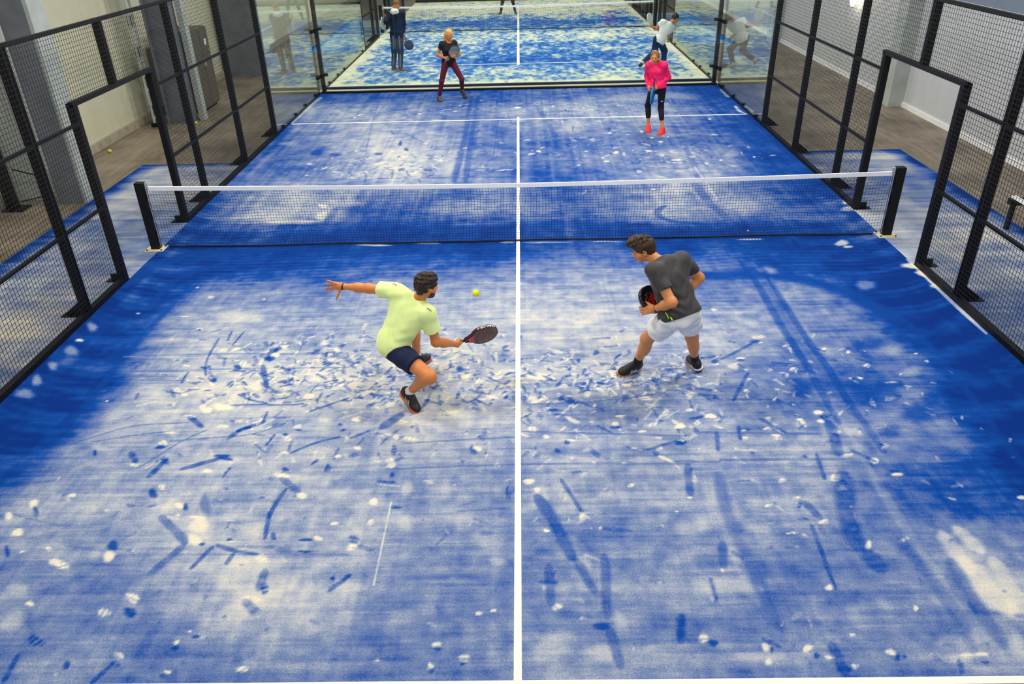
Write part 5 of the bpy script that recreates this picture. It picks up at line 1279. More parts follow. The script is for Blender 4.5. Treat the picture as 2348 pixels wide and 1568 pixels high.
# ------------------------------------------------------------------ figures: smooth distance fields turned into one skin
class Field:
    def __init__(s): s.p = []
    def cone(s, a, b, ra, rb, k=.03, caps=(), sub=False): s.p.append(('c', V3(a), V3(b), ra, rb, k, caps, sub)); return s
    def ball(s, c, r, k=.03, sub=False): return s.cone(c, V3(c)+1e-4, r, r, k, (), sub)
    def ell(s, c, ax, rad, k=.03, caps=(), sub=False): s.p.append(('e', V3(c), np.array(ax, float), V3(rad), None, k, caps, sub)); return s
    def box(s, c, ax, half, r, k=.01, sub=False): s.p.append(('b', V3(c), np.array(ax, float), V3(half), r, k, (), sub)); return s
    def bounds(s):
        lo, hi = [], []
        for q in s.p:
            if q[7]: continue
            l, h = s._bb(q); lo.append(l); hi.append(h)
        return np.min(lo, 0)-.02, np.max(hi, 0)+.02
    def _bb(s, q):
        if q[0] == 'c': r = max(q[3], q[4]); return np.minimum(q[1], q[2])-r, np.maximum(q[1], q[2])+r
        if q[0] == 'e': e = np.abs(q[2].T) @ q[3]; return q[1]-e, q[1]+e
        e = np.abs(q[2].T) @ (q[3]+q[4]); return q[1]-e, q[1]+e
    def mesh(s, name, h, disp=None, caps=()):
        lo, hi = s.bounds(); n = np.ceil((hi-lo)/h).astype(int)+2
        D = np.full(n, .3, np.float32); ax = [lo[i]+h*np.arange(n[i]) for i in range(3)]
        for q in s.p:
            l, u = s._bb(q); m = q[5]+.02
            i0 = np.maximum(((l-m-lo)/h).astype(int), 0); i1 = np.minimum(((u+m-lo)/h).astype(int)+2, n)
            if (i1 <= i0).any(): continue
            X = ax[0][i0[0]:i1[0]][:, None, None]; Y = ax[1][i0[1]:i1[1]][None, :, None]; Z = ax[2][i0[2]:i1[2]][None, None, :]
            if q[0] == 'c':
                a, b, ra, rb = q[1:5]; d = b-a; dd = d@d
                t = np.clip(((X-a[0])*d[0]+(Y-a[1])*d[1]+(Z-a[2])*d[2])/dd, 0, 1)
                v = np.sqrt((X-a[0]-t*d[0])**2+(Y-a[1]-t*d[1])**2+(Z-a[2]-t*d[2])**2)-(ra+(rb-ra)*t)
            else:
                c, A = q[1], q[2]; L = [(X-c[0])*A[i][0]+(Y-c[1])*A[i][1]+(Z-c[2])*A[i][2] for i in range(3)]
                if q[0] == 'e':
                    r = q[3]; k0 = np.sqrt((L[0]/r[0])**2+(L[1]/r[1])**2+(L[2]/r[2])**2); k1 = np.sqrt((L[0]/r[0]**2)**2+(L[1]/r[1]**2)**2+(L[2]/r[2]**2)**2)
                    v = k0*(k0-1)/np.maximum(k1, 1e-6)
                else:
                    hf, r = q[3], q[4]; e = [np.abs(L[i])-hf[i] for i in range(3)]
                    v = np.sqrt(np.maximum(e[0], 0)**2+np.maximum(e[1], 0)**2+np.maximum(e[2], 0)**2)+np.minimum(np.maximum(np.maximum(e[0], e[1]), e[2]), 0)-r
            for pt, nr in q[6]: v = np.maximum(v, (X-pt[0])*nr[0]+(Y-pt[1])*nr[1]+(Z-pt[2])*nr[2])
            sl = tuple(slice(i0[i], i1[i]) for i in range(3)); B = D[sl]; k = q[5]
            if q[7]:
                w = np.clip(.5-.5*(B+v)/k, 0, 1); D[sl] = B*(1-w)-v*w+k*w*(1-w)
            else:
                w = np.clip(.5+.5*(B-v)/k, 0, 1); D[sl] = B*(1-w)+v*w-k*w*(1-w)
        if disp is not None or caps:
            near = np.abs(D) < .05; I = np.nonzero(near); P = [ax[i][I[i]] for i in range(3)]; v = D[near]
            if disp is not None: v = v+disp(P[0], P[1], P[2])
            for pt, nr in caps: v = np.maximum(v, (P[0]-pt[0])*nr[0]+(P[1]-pt[1])*nr[1]+(P[2]-pt[2])*nr[2])
            D[near] = v
            for pt, nr in caps:
                X, Y, Z = ax[0][:, None, None], ax[1][None, :, None], ax[2][None, None, :]
                g = ((X-pt[0])*nr[0]+(Y-pt[1])*nr[1]+(Z-pt[2])*nr[2] > 0) & ~near & (D < 0); D[g] = .05
        return skin_mesh(name, D, lo, h)
def skin_mesh(name, D, lo, h):
    """surface nets: one vertex per crossed cell, one quad per crossed edge"""
    S = D < 0; n = D.shape
    cnt = np.zeros(tuple(k-1 for k in n), np.int8)
    for dx in (0, 1):
        for dy in (0, 1):
            for dz in (0, 1): cnt += S[dx:n[0]-1+dx, dy:n[1]-1+dy, dz:n[2]-1+dz]
    I = np.argwhere((cnt > 0) & (cnt < 8)); idx = np.full(cnt.shape, -1, np.int32); idx[tuple(I.T)] = np.arange(len(I))
    acc = np.zeros((len(I), 3)); num = np.zeros(len(I))
    cs = [(a, b, c) for a in (0, 1) for b in (0, 1) for c in (0, 1)]
    for a in cs:
        for ax_ in range(3):
            if a[ax_]: continue
            b = list(a); b[ax_] = 1
            va = D[I[:, 0]+a[0], I[:, 1]+a[1], I[:, 2]+a[2]]; vb = D[I[:, 0]+b[0], I[:, 1]+b[1], I[:, 2]+b[2]]
            m = (va < 0) != (vb < 0); t = np.where(m, va/np.where(m, va-vb, 1), 0)
            for j in range(3): acc[:, j] += np.where(m, a[j]+(t if j == ax_ else 0), 0)
            num += m
    P = lo+h*(I+acc/num[:, None]); F = []
    for ax_ in range(3):
        o1, o2 = [k for k in range(3) if k != ax_]
        sl0 = [slice(None)]*3; sl1 = [slice(None)]*3; sl0[ax_] = slice(0, n[ax_]-1); sl1[ax_] = slice(1, n[ax_])
        E = np.argwhere(S[tuple(sl0)] != S[tuple(sl1)])
        E = E[(E[:, o1] > 0) & (E[:, o2] > 0) & (E[:, o1] < n[o1]-1) & (E[:, o2] < n[o2]-1)]
        ins = S[E[:, 0], E[:, 1], E[:, 2]]; q = []
        for d1, d2 in ((1, 1), (0, 1), (0, 0), (1, 0)):
            c = E.copy(); c[:, o1] -= d1; c[:, o2] -= d2; q.append(idx[c[:, 0], c[:, 1], c[:, 2]])
        q = np.stack(q, 1); flip = ins if ax_ != 1 else ~ins
        q[~flip] = q[~flip][:, ::-1]; F.append(q)
    F = np.concatenate(F); F = F[(F >= 0).all(1)]
    me = bpy.data.meshes.new(name); me.vertices.add(len(P)); me.vertices.foreach_set('co', P.astype(np.float32).ravel())
    me.loops.add(len(F)*4); me.loops.foreach_set('vertex_index', F.astype(np.int32).ravel())
    me.polygons.add(len(F)); me.polygons.foreach_set('loop_start', np.arange(0, len(F)*4, 4, dtype=np.int32))
    me.polygons.foreach_set('use_smooth', np.ones(len(F), bool)); me.update(calc_edges=True); return me
def link(name, me, m, root=None):
    o = bpy.data.objects.new(name, me); C.objects.link(o); me.materials.append(m)
    if root: keepw(o, root)
    return o
def lump(seed, fr, amp, n=7):
    r = np.random.RandomState(seed); K = [(r.randn(3)*fr, r.rand()*6.28) for _ in range(n)]
    return lambda x, y, z: amp/2.5*sum(np.sin(x*k[0]+y*k[1]+z*k[2]+p) for k, p in K)
def frame(f, u):
    f = nz(f); r = nz(np.cross(f, u)); return r, f, np.cross(r, f)
def bone_frames(J):
    tu = nz(J['C']-J['P']); tr = J['SR']-J['SL']; tr = nz(tr-tu*(tr@tu)); tf = np.cross(tu, tr)
    pr_ = J['HR']-J['HL']; pr_ = nz(pr_-tu*(pr_@tu)); pf = np.cross(tu, pr_); return tr, tf, tu, pr_, pf

def add_torso(F, J, o, g, k=.035, caps=(), belly=0):
    """trunk prims; o = cloth offset, g = build factor"""
    tr, tf, tu, pr_, pf = bone_frames(J); P, Cc = J['P'], J['C']; L = np.linalg.norm(Cc-P); fem = g < .9
    F.ell(P+tu*L*.72+tf*.004, (tr, tf, tu), (.158*g+o, .105*g+o, .19*g+o), k, caps)
    F.ell(P+tu*L*.40, (nz(tr+pr_), nz(tf+pf), tu), ((.122 if fem else .138*g)+o, .092*g+o+belly, .19*g+o), k, caps)
    F.ell(P+tu*L*.06-pf*.01, (pr_, pf, tu), ((.158 if fem else .150*g)+o, .105*g+o, .13*g+o), k, caps)
    for s in ('L', 'R'):
        F.cone(Cc-tu*.03, J['S'+s]-tu*.01, .062*g+o, .058*g+o, k, caps)
        F.cone(J['S'+s]-tu*.03+(Cc-J['S'+s])*.15, P+tu*L*.5+(J['S'+s]-Cc)*.35, .062*g+o, .075*g+o, k, caps)
        if fem: F.ell(P+tu*L*.68+tf*.062+(tr if s == 'R' else -tr)*.062, (tr, tf, tu), (.055+o, .05+o, .055+o), k, caps)
def finger_set(F, W, h, t, n, sc_, curl, spread, thumb):
    """hand from wrist W: h toward the fingers, t toward the thumb, n out of the palm; curl = radians per joint"""
    h = nz(h); t = nz(t-h*(t@h)); n = nz(n)
    F.cone(W, W+h*.035*sc_, .026*sc_, .027*sc_, .02)
    for q in (-.028, -.010, .010, .026): F.cone(W+h*.025*sc_+t*q*.7*sc_, W+h*.085*sc_+t*q*sc_, .0145*sc_, .0115*sc_, .014)
    tips = []
    for i, (q, L) in enumerate(((.029, .072), (.0105, .080), (-.009, .074), (-.027, .060))):
        p = W+h*.088*sc_+t*q*sc_; cu = curl[i] if isinstance(curl, (list, tuple)) else curl
        d = nz(h+t*q*spread*22); ang = 0; r = (.0092, .0086, .0078, .0068)
        for j, fr in enumerate((.45, .32, .23)):
            ang += cu*(.8, 1.1, .8)[j]; dv = d*math.cos(ang)+n*math.sin(ang); e = p+dv*L*fr*sc_*1.05
            F.cone(p, e, r[j]*sc_, r[j+1]*sc_, .006); p = e
        tips.append(p)
    p = W+h*.028*sc_+t*.026*sc_; d1 = nz(h*thumb[0]+t*thumb[1]+n*thumb[2]); d2 = nz(h*thumb[3]+t*thumb[4]+n*thumb[5])
    e = p+d1*.042*sc_; F.cone(p, e, .014*sc_, .0112*sc_, .012); e2 = e+nz(d1+d2)*.032*sc_; F.cone(e, e2, .011*sc_, .0098*sc_, .006); F.cone(e2, e2+d2*.024*sc_, .0098*sc_, .008*sc_, .006)
    return tips
def add_limbs(F, J, g, legs=1., arms=1.):
    for s in ('L', 'R'):
        S_, E_, W_ = J['S'+s], J['E'+s], J['W'+s]; H_, K_, A_ = J['H'+s], J['K'+s], J['A'+s]
        F.ball(S_, .060*g*arms, .04); F.cone(S_, E_, .050*g*arms, .039*g*arms, .03); F.ball(E_, .040*g*arms, .03)
        F.cone(E_, E_+(W_-E_)*.45, .040*g*arms, .041*g*arms, .02); F.cone(E_+(W_-E_)*.35, W_, .041*g*arms, .026*g, .02)
        F.cone(H_, K_, .086*g*legs, .056*g*legs, .04); F.ball(K_, .055*g*legs, .03)
        d = nz(A_-K_); bk = nz(K_-(H_+A_)/2) if np.linalg.norm(K_-(H_+A_)/2) > .02 else nz(J['T'+s]-A_); bk = nz(bk-d*(bk@d)); L = np.linalg.norm(A_-K_)
        F.cone(K_, A_, .050*g*legs, .036*g, .03); F.ell(K_+d*L*.30-bk*.018, (np.cross(d, bk), bk, d), (.050*g*legs, .052*g*legs, .125), .03)
        F.cone(A_+(A_-K_)*.04, J['T'+s], .030*g, .020*g, .02)
def add_head(F, J, fr, g=1., jaw=1.):
    r, f, u = fr; Hc = J['H']; sc_ = g
    F.cone(J['C']-u*.03, Hc-u*.055*sc_-f*.022, .058*g, .053*g, .03)
    F.ell(Hc+u*.028*sc_-f*.012*sc_, (r, f, u), (.076*sc_, .096*sc_, .088*sc_), .02)
    F.ell(Hc-u*.030*sc_+f*.022*sc_, (r, f, u), (.062*sc_, .068*sc_, .078*sc_*jaw), .03)
    F.ell(Hc-u*.088*sc_*jaw+f*.062*sc_, (r, f, u), (.026*sc_, .022*sc_, .020*sc_), .025)
    for s in (-1, 1):
        F.ball(Hc+r*s*.040*sc_+f*.052*sc_-u*.028*sc_, .024*sc_, .02)
        F.ball(Hc+r*s*.031*sc_+f*.094*sc_+u*.004*sc_, .017*sc_, .012, True)
        F.cone(Hc+r*s*.012*sc_+f*.086*sc_+u*.022*sc_, Hc+r*s*.046*sc_+f*.074*sc_+u*.021*sc_, .009*sc_, .008*sc_, .012)
        F.ell(Hc+r*s*.077*sc_-f*.006*sc_-u*.008*sc_, (nz(r*s+f*-.35), nz(f+r*s*.35), u), (.008*sc_, .019*sc_, .032*sc_), .006)
        F.ball(Hc+r*s*.084*sc_-f*.000*sc_-u*.006*sc_, .010*sc_, .006, True)
    F.cone(Hc+f*.086*sc_+u*.010*sc_, Hc+f*.108*sc_-u*.026*sc_, .009*sc_, .0125*sc_, .012)
    for s in (-1, 1): F.ball(Hc+f*.098*sc_-u*.031*sc_+r*s*.011*sc_, .009*sc_, .006)
    F.cone(Hc+f*.084*sc_-u*.052*sc_-r*.016*sc_, Hc+f*.084*sc_-u*.052*sc_+r*.016*sc_, .0075*sc_, .0075*sc_, .008)
    F.cone(Hc+f*.080*sc_-u*.064*sc_-r*.013*sc_, Hc+f*.080*sc_-u*.064*sc_+r*.013*sc_, .008*sc_, .008*sc_, .008)
M_EYE = mat('eye_white', srgb(235, 232, 225), .3); M_IRIS = mat('iris_dark', srgb(50, 34, 24), .2)
def face_parts(root, J, fr, browm, lipm, g=1.):
    r, f, u = fr; Hc = J['H']
    for s in (-1, 1):
        c = Hc+r*s*.031*g+f*.0695*g+u*.004*g
        e = link('eye', Field().ball(c, .0118*g, .01).mesh('eye', .0025), M_EYE, root)
        i = link('iris', Field().ball(c+f*.0085*g, .0065*g, .01).mesh('iris', .0018), M_IRIS); i.parent = e
        link('eyebrow', Field().cone(Hc+r*s*.016*g+f*.095*g+u*.022*g, Hc+r*s*.045*g+f*.082*g+u*.024*g, .0042*g, .003*g, .01).mesh('eyebrow', .0022), browm, root)
    link('lips', Field().cone(Hc+f*.0895*g-u*.055*g-r*.017*g, Hc+f*.0895*g-u*.055*g+r*.017*g, .0045*g, .0045*g, .01).cone(Hc+f*.0865*g-u*.063*g-r*.013*g, Hc+f*.0865*g-u*.063*g+r*.013*g, .005*g, .005*g, .01).mesh('lips', .0022), lipm, root)

def shoe(root, A, T, K, side, cols, sock=None, h=.004, label=None):
    """cols: upper, midsole front, midsole heel, outsole, stripe; returns the shoe thing parts under root"""
    A, T, K = V3(A), V3(T), V3(K); s = nz(np.cross(T-A, K-A)); d = nz(T-A); up = nz(np.cross(s, d)); a = math.radians(21)
    f = d*math.cos(a)+up*math.sin(a); u = nz(np.cross(s, f)); o = A-u*.09      # o on the sole, under the ankle
    pt = lambda x, y, z: o+s*x+f*y+u*z
    up_ = Field().ell(pt(0, -.034, .056), (s, f, u), (.041, .050, .052), .02).ell(pt(0, .045, .058), (s, f, u), (.043, .085, .052), .03).ell(pt(.0, .13, .040), (s, f, u), (.050, .078, .038), .02).cone(pt(0, .03, .085), pt(0, .09, .055), .036, .036, .03)
    up_.cone(pt(0, -.012, .06), pt(0, -.012, .118), .046, .044, .02, ((pt(0, 0, .116), u*.96+f*-.2),))
    U = link('shoe', up_.mesh('shoe', h, caps=((pt(0, 0, .012), -u),)), cols[0], root)
    def sole(z0, z1, grow, y0=-.09, y1=.215):
        F = Field(); caps = ((pt(0, 0, z1), u), (pt(0, 0, z0), -u), (pt(0, y0, 0), -f), (pt(0, y1, 0), f))
        F.cone(pt(0, -.038, .02), pt(0, .05, .02), .043+grow, .041+grow, .01); F.cone(pt(0, .05, .02), pt(.0, .155, .02), .041+grow, .049+grow, .01)
        return F.mesh('sole', h*.8, caps=caps)
    for nm, me, m in (('outsole', sole(-.002, .010, .004), cols[3]), ('midsole', sole(.009, .027, .003, .055, .215), cols[1]), ('midsole', sole(.009, .027, .003, -.09, .056), cols[2])):
        q = link(nm, me, m); q.parent = U
    if cols[4]:
        for k, yy in enumerate((.035, .062, .089)):
            b = MB(); b.tube([pt(side*.042, yy+.018, .028), pt(side*.0475, yy+.004, .05), pt(side*.040, yy-.012, .078)], .0048, 6); q = b.build('stripe', cols[4]); q.parent = U
    q = MB().tube([pt(.012, .045, .088), pt(.0, .055, .098), pt(-.02, .06, .092), pt(-.03, .05, .1)], .0025, 5).tube([pt(-.014, .07, .08), pt(.014, .08, .078)], .0022, 5).tube([pt(-.014, .09, .07), pt(.014, .1, .067)], .0022, 5).build('lace', cols[5]); q.parent = U
    if sock:
        sd = nz(K-A); sk = Field().cone(A-sd*.02, A+sd*sock[1], .044, .043, .02, ((A+sd*sock[1], sd),)).mesh('sock', h); link('sock', sk, sock[0], root)
    return U, pt

def racket(name, base, d, n, label, cols, deco=None, h=.003, holes=True, grip=.13):
    """racket from butt 'base' along d with face normal n"""
    d = nz(d); n = nz(n-d*(n@d)); w = np.cross(d, n); base = V3(base)
    root = empty(name, base, label, 'racket')
    p = lambda x, y, z=0: base+w*x+d*y+n*z
    g = MB().tube([p(0, t) for t in np.linspace(0, grip, 8)], [.0155, .0145, .014, .0138, .0142, .0138, .0142, .0138], 10).build('grip', cols[0], smooth=True); keepw(g, root)
    keepw(MB().tube([p(0, -.004), p(0, .004)], .018, 10).build('butt_cap', cols[0]), root)
    cy = .325
    F = Field().ell(p(0, cy), (w, d, n), (.126, .130, .3), .01, ((p(0, 0, .017), n), (p(0, 0, -.017), -n)))
    if holes:
        for i in range(-4, 5):
            for j in range(-4, 5):
                x, y = i*.021+(.0105 if j % 2 else 0), j*.019
                if x*x+y*y < .082**2: F.cone(p(x, cy+y, -.03), p(x, cy+y, .03), .0048, .0048, .002, (), True)
    keepw(link('face', F.mesh('face', h), cols[1]), root)
    rim = MB(); pts = [p(.127*math.sin(t), cy-.131*math.cos(t)) for t in np.linspace(.45, 2*math.pi-.45, 40)]
    left = [p(.014, grip), p(.024, grip+.03), p(.045, grip+.06)]; right = [p(-.045, grip+.06), p(-.024, grip+.03), p(-.014, grip)]
    path = left+pts+right
    # rectangular rim section
    V = []; 
    for k, q in enumerate(path):
        t = nz(path[min(k+1, len(path)-1)]-path[max(k-1, 0)]); o_ = np.cross(t, n)
        for a_, b_ in ((-.006, -.018), (.005, -.018), (.0075, 0), (.005, .018), (-.006, .018)): V.append(tuple(q+o_*a_+n*b_))
    i = len(rim.v); rim.v += V
    for k in range(len(path)-1):
        for q in range(5): rim.f.append((i+k*5+q, i+k*5+(q+1) % 5, i+(k+1)*5+(q+1) % 5, i+(k+1)*5+q))
    rim.f += [tuple(i+q for q in range(5))[::-1], tuple(i+(len(path)-1)*5+q for q in range(5))]
    keepw(rim.build('rim', cols[2], smooth=True), root)
    br = MB(); br.tube([p(.02, grip+.02), p(0, grip+.045), p(-.02, grip+.02)], .010, 6).tube([p(0, grip), p(0, grip+.05)], .012, 6); keepw(br.build('throat', cols[3], smooth=True), root)
    if deco: deco(root, p, cy)
    return root, p
def J_(d, sh=(0, 0, 0)): return {k: V3(v)+V3(sh) for k, v in d.items()}
POSE1 = J_(dict(P=(-1.152,-3.809,0.569), C=(-0.896,-3.718,0.996), H=(-0.790,-3.784,1.154), SL=(-1.073,-3.668,1.049), SR=(-0.791,-3.858,0.918), EL=(-1.355,-3.558,1.030), ER=(-0.736,-3.857,0.619), WL=(-1.609,-3.473,1.013), WR=(-0.590,-3.672,0.492), HL=(-1.156,-3.710,0.550), HR=(-1.098,-3.892,0.554), KL=(-1.008,-3.291,0.525), KR=(-0.776,-4.179,0.446), AL=(-1.024,-3.280,0.091), AR=(-1.018,-3.969,0.151), TL=(-0.945,-3.150,0.027), TR=(-0.949,-4.061,0.030)))
POSE2 = J_(dict(P=(1.467,-3.875,0.850), C=(1.306,-3.669,1.288), H=(1.151,-3.564,1.368), SL=(1.210,-3.838,1.286), SR=(1.488,-3.602,1.277), EL=(1.345,-4.02,1.066), ER=(1.684,-3.520,1.058), WL=(1.245,-3.86,0.925), WR=(1.493,-3.615,0.892), HL=(1.371,-3.877,0.818), HR=(1.551,-3.819,0.856), KL=(1.231,-3.617,0.482), KR=(1.654,-3.596,0.482), AL=(1.180,-3.431,0.090), AR=(1.758,-3.407,0.102), TL=(1.034,-3.486,0.030), TR=(1.751,-3.257,0.028)))
POSE3 = J_(dict(P=(-1.617,8.942,0.867), C=(-1.580,8.864,1.325), H=(-1.559,8.808,1.502), SL=(-1.460,8.973,1.306), SR=(-1.741,8.845,1.306), EL=(-1.356,8.897,1.057), ER=(-1.861,8.916,1.063), WL=(-1.440,8.664,1.067), WR=(-1.683,8.753,1.010), HL=(-1.523,8.943,0.859), HR=(-1.690,8.885,0.862), KL=(-1.324,8.890,0.504), KR=(-1.805,8.866,0.468), AL=(-1.348,9.155,0.203), AR=(-1.897,8.974,0.093), TL=(-1.292,9.144,0.060), TR=(-1.862,8.839,0.028)))
POSE4 = J_(dict(P=(2.735,5.542,0.884), C=(2.705,5.558,1.354), H=(2.628,5.441,1.481), SL=(2.817,5.438,1.337), SR=(2.549,5.595,1.315), EL=(2.928,5.522,1.090), ER=(2.557,5.742,1.073), WL=(2.740,5.434,0.950), WR=(2.562,5.540,0.924), HL=(2.827,5.526,0.888), HR=(2.666,5.606,0.875), KL=(2.848,5.632,0.487), KR=(2.611,5.782,0.502), AL=(2.890,5.535,0.094), AR=(2.647,5.767,0.096), TL=(2.830,5.407,0.026), TR=(2.617,5.630,0.027)))
POSE5 = J_(dict(P=(-3.377,12.973,1.017), C=(-3.382,12.973,1.542), H=(-3.327,13.001,1.746), SL=(-3.560,13.057,1.507), SR=(-3.185,12.998,1.510), EL=(-3.630,12.804,1.330), ER=(-3.198,13.115,1.216), WL=(-3.673,13.068,1.411), WR=(-3.217,13.065,0.941), HL=(-3.482,12.984,1.009), HR=(-3.300,12.900,1.010), KL=(-3.492,12.950,0.543), KR=(-3.304,12.848,0.545), AL=(-3.564,12.954,0.094), AR=(-3.345,12.815,0.093), TL=(-3.509,13.106,0.029), TR=(-3.211,12.723,0.029)))
POSE6 = J_(dict(P=(3.873,12.362,0.735), C=(4.121,12.388,1.164), H=(4.268,12.377,1.300), SL=(3.950,12.335,1.223), SR=(4.211,12.517,1.062), EL=(3.781,12.482,1.028), ER=(4.071,12.324,0.884), WL=(3.657,12.264,1.102), WR=(4.153,12.522,0.733), HL=(3.800,12.314,0.780), HR=(3.909,12.450,0.710), KL=(3.788,12.547,0.413), KR=(4.092,12.710,0.413), AL=(3.473,12.392,0.173), AR=(4.047,12.439,0.088), TL=(3.413,12.509,0.075), TR=(4.107,12.299,0.028)))
POSE7 = J_(dict(P=(-.41,25.40,.92), C=(-.41,25.38,1.40), H=(-.41,25.30,1.60), SL=(-.23,25.38,1.37), SR=(-.59,25.38,1.37), EL=(-.16,25.25,1.1), ER=(-.66,25.25,1.1), WL=(-.32,25.05,1.05), WR=(-.50,25.05,1.05), HL=(-.32,25.4,.90), HR=(-.50,25.4,.90), KL=(-.22,25.34,.49), KR=(-.66,25.34,.49), AL=(-.13,25.45,.09), AR=(-.74,25.42,.09), TL=(-.10,25.29,.03), TR=(-.80,25.27,.03)))

M_HAIRD = mat('hair_dark', srgb(46, 30, 20), .55, var=.5, scale=90, bump=.6)
M_HAIRB = mat('hair_brown', srgb(62, 42, 26), .55, var=.5, scale=90, bump=.6)
M_HAIRY = mat('hair_blond', srgb(214, 170, 100), .5, var=.35, scale=60, bump=.5)
M_HAIRM = mat('hair_honey', srgb(140, 92, 56), .5, var=.4, scale=60, bump=.5)
M_LIP = mat('lip', srgb(196, 104, 84), .5)
M_NEON = mat('neon_jersey', srgb(236, 255, 168), .8, var=.03, scale=20, sheen=.2)
M_NAVYD = mat('midnight_cloth', srgb(6, 22, 42), .85, var=.15, scale=40)
M_NAVY = mat('navy_cloth', srgb(16, 28, 66), .85, var=.12, scale=60)
M_GREYTEE = mat('dark_grey_jersey', srgb(56, 54, 56), .7, var=.18, scale=70, sheen=.1)
M_WHITEC = mat('white_cloth', srgb(240, 240, 242), .8, var=.03, scale=20)
M_BLACKC = mat('black_cloth', srgb(20, 20, 26), .75, var=.15, scale=40)
M_MAROON = mat('maroon_legging', srgb(96, 14, 44), .7, var=.15, scale=20)
M_PINK = mat('pink_jacket', srgb(255, 24, 104), .6, var=.06, scale=15)
M_CORAL = mat('coral_shoe', srgb(255, 52, 58), .5)
M_ORANGE = mat('orange_midsole', srgb(255, 106, 44), .5)
M_YELLOW = mat('amber_midsole', srgb(255, 150, 20), .5)
M_SHOEB = mat('black_shoe', srgb(28, 24, 28), .55, var=.15, scale=60)
M_SOLEB = mat('black_rubber', srgb(16, 16, 18), .7)
M_SHOEG = mat('grey_brown_shoe', srgb(82, 68, 60), .6)
M_CYAN = mat('cyan_stripe', srgb(0, 196, 240), .6)
M_SILV = mat('silver_stripe', srgb(205, 222, 212), .4)
M_BAND_ = mat('wrist_band', srgb(18, 18, 20), .5)
M_REDR = mat('red_racket', srgb(206, 6, 16), .35, coat=.4)
M_DARKR = mat('dark_racket', srgb(58, 16, 22), .35, coat=.4)
M_BLACKR = mat('black_racket', srgb(12, 12, 18), .3, coat=.5)
M_SILR = mat('silver_racket', srgb(140, 142, 146), .35, var=.45, scale=9, coat=.3)
M_BLUER = mat('blue_racket', srgb(20, 120, 180), .35)
M_WHITER = mat('white_racket', srgb(190, 205, 206), .4)
M_HOLE = mat('hole_pink', srgb(196, 140, 128), .6)
M_LIME = mat('lime_trim', srgb(200, 250, 20), .5)

def sleeve(F, J, s, frac, r0, r1, k=.03):
    S_, E_ = J['S'+s], J['E'+s]; d = E_-S_; F.cone(S_, S_+d*frac, r0, r1, k, ((S_+d*frac, nz(d)),))
def folds(J, amp, seed, fr=22):
    tr, tf, tu, _, _ = bone_frames(J); l = lump(seed, 20, amp*.55)
    P = J['P']
    def f(x, y, z):
        a = (x-P[0])*tr[0]+(y-P[1])*tr[1]+(z-P[2])*tr[2]; b = (x-P[0])*tu[0]+(y-P[1])*tu[1]+(z-P[2])*tu[2]; e = (x-P[0])*tf[0]+(y-P[1])*tf[1]+(z-P[2])*tf[2]
        q = np.sin(62*(b+.35*a+.25*np.sin(a*9+seed))+3*np.sin(e*14))*amp*.55*np.exp(-((b-.14)/.15)**2)+np.sin(48*(a-.4*b+.05*np.sin(b*20))+seed)*amp*.4*np.exp(-((b-.32)/.16)**2)
        return l(x, y, z)+q
    return f
def tee(root, J, g, m, frac=.62, hem=.07, h=.006, o=.016, amp=.003, seed=1, r=(.078, .076), neck=.02, fm=None, name='shirt', long=0, hemdir=None):
    tr, tf, tu, pr_, pf = bone_frames(J); F = Field(); hn = -tu if hemdir is None else hemdir
    add_torso(F, J, o, g)
    P = J['P']; F.ell(P+tu*.03, (pr_, pf, tu), (.166*g+o*1.2, .128*g+o*1.2, .165), .04)
    if g > .9 and o > .015: F.ell(P+tu*.21-tf*.015, (nz(tr+pr_), nz(tf+pf), tu), (.150+o, .096+o, .30), .05)
    caps = [(P-tu*hem, hn), (J['C']+tu*neck-tf*.0, nz(tu+tf*.35))]
    body = F
    for s in ('L', 'R'): 
        if long:
            S_, E_, W_ = J['S'+s], J['E'+s], J['W'+s]; body.cone(S_, E_, r[0]*.92*g, r[1]*.78*g, .03); body.cone(E_, W_-(W_-E_)*.06, r[1]*.78*g, .040, .03)
        else: sleeve(body, J, s, frac, r[0]*g, r[1]*g)
    return link(name, body.mesh(name, h, disp=folds(J, amp, seed), caps=caps), m, root)
def shorts(root, J, g, m, frac=.5, h=.006, seed=3, amp=.003, r=(.112, .108), waist=.10):
    tr, tf, tu, pr_, pf = bone_frames(J); P = J['P']; F = Field()
    F.ell(P+tu*.03-pf*.012, (pr_, pf, tu), (.158*g+.014, .112*g+.014, .15), .03, ((P+tu*waist, tu),))
    for s in ('L', 'R'):
        H_, K_ = J['H'+s], J['K'+s]; d = K_-H_; F.cone(H_, H_+d*frac, r[0]*g, r[1]*g, .03, ((H_+d*frac, nz(d)),))
    return link('shorts', F.mesh('shorts', h, disp=lump(seed, 30, amp)), m, root)
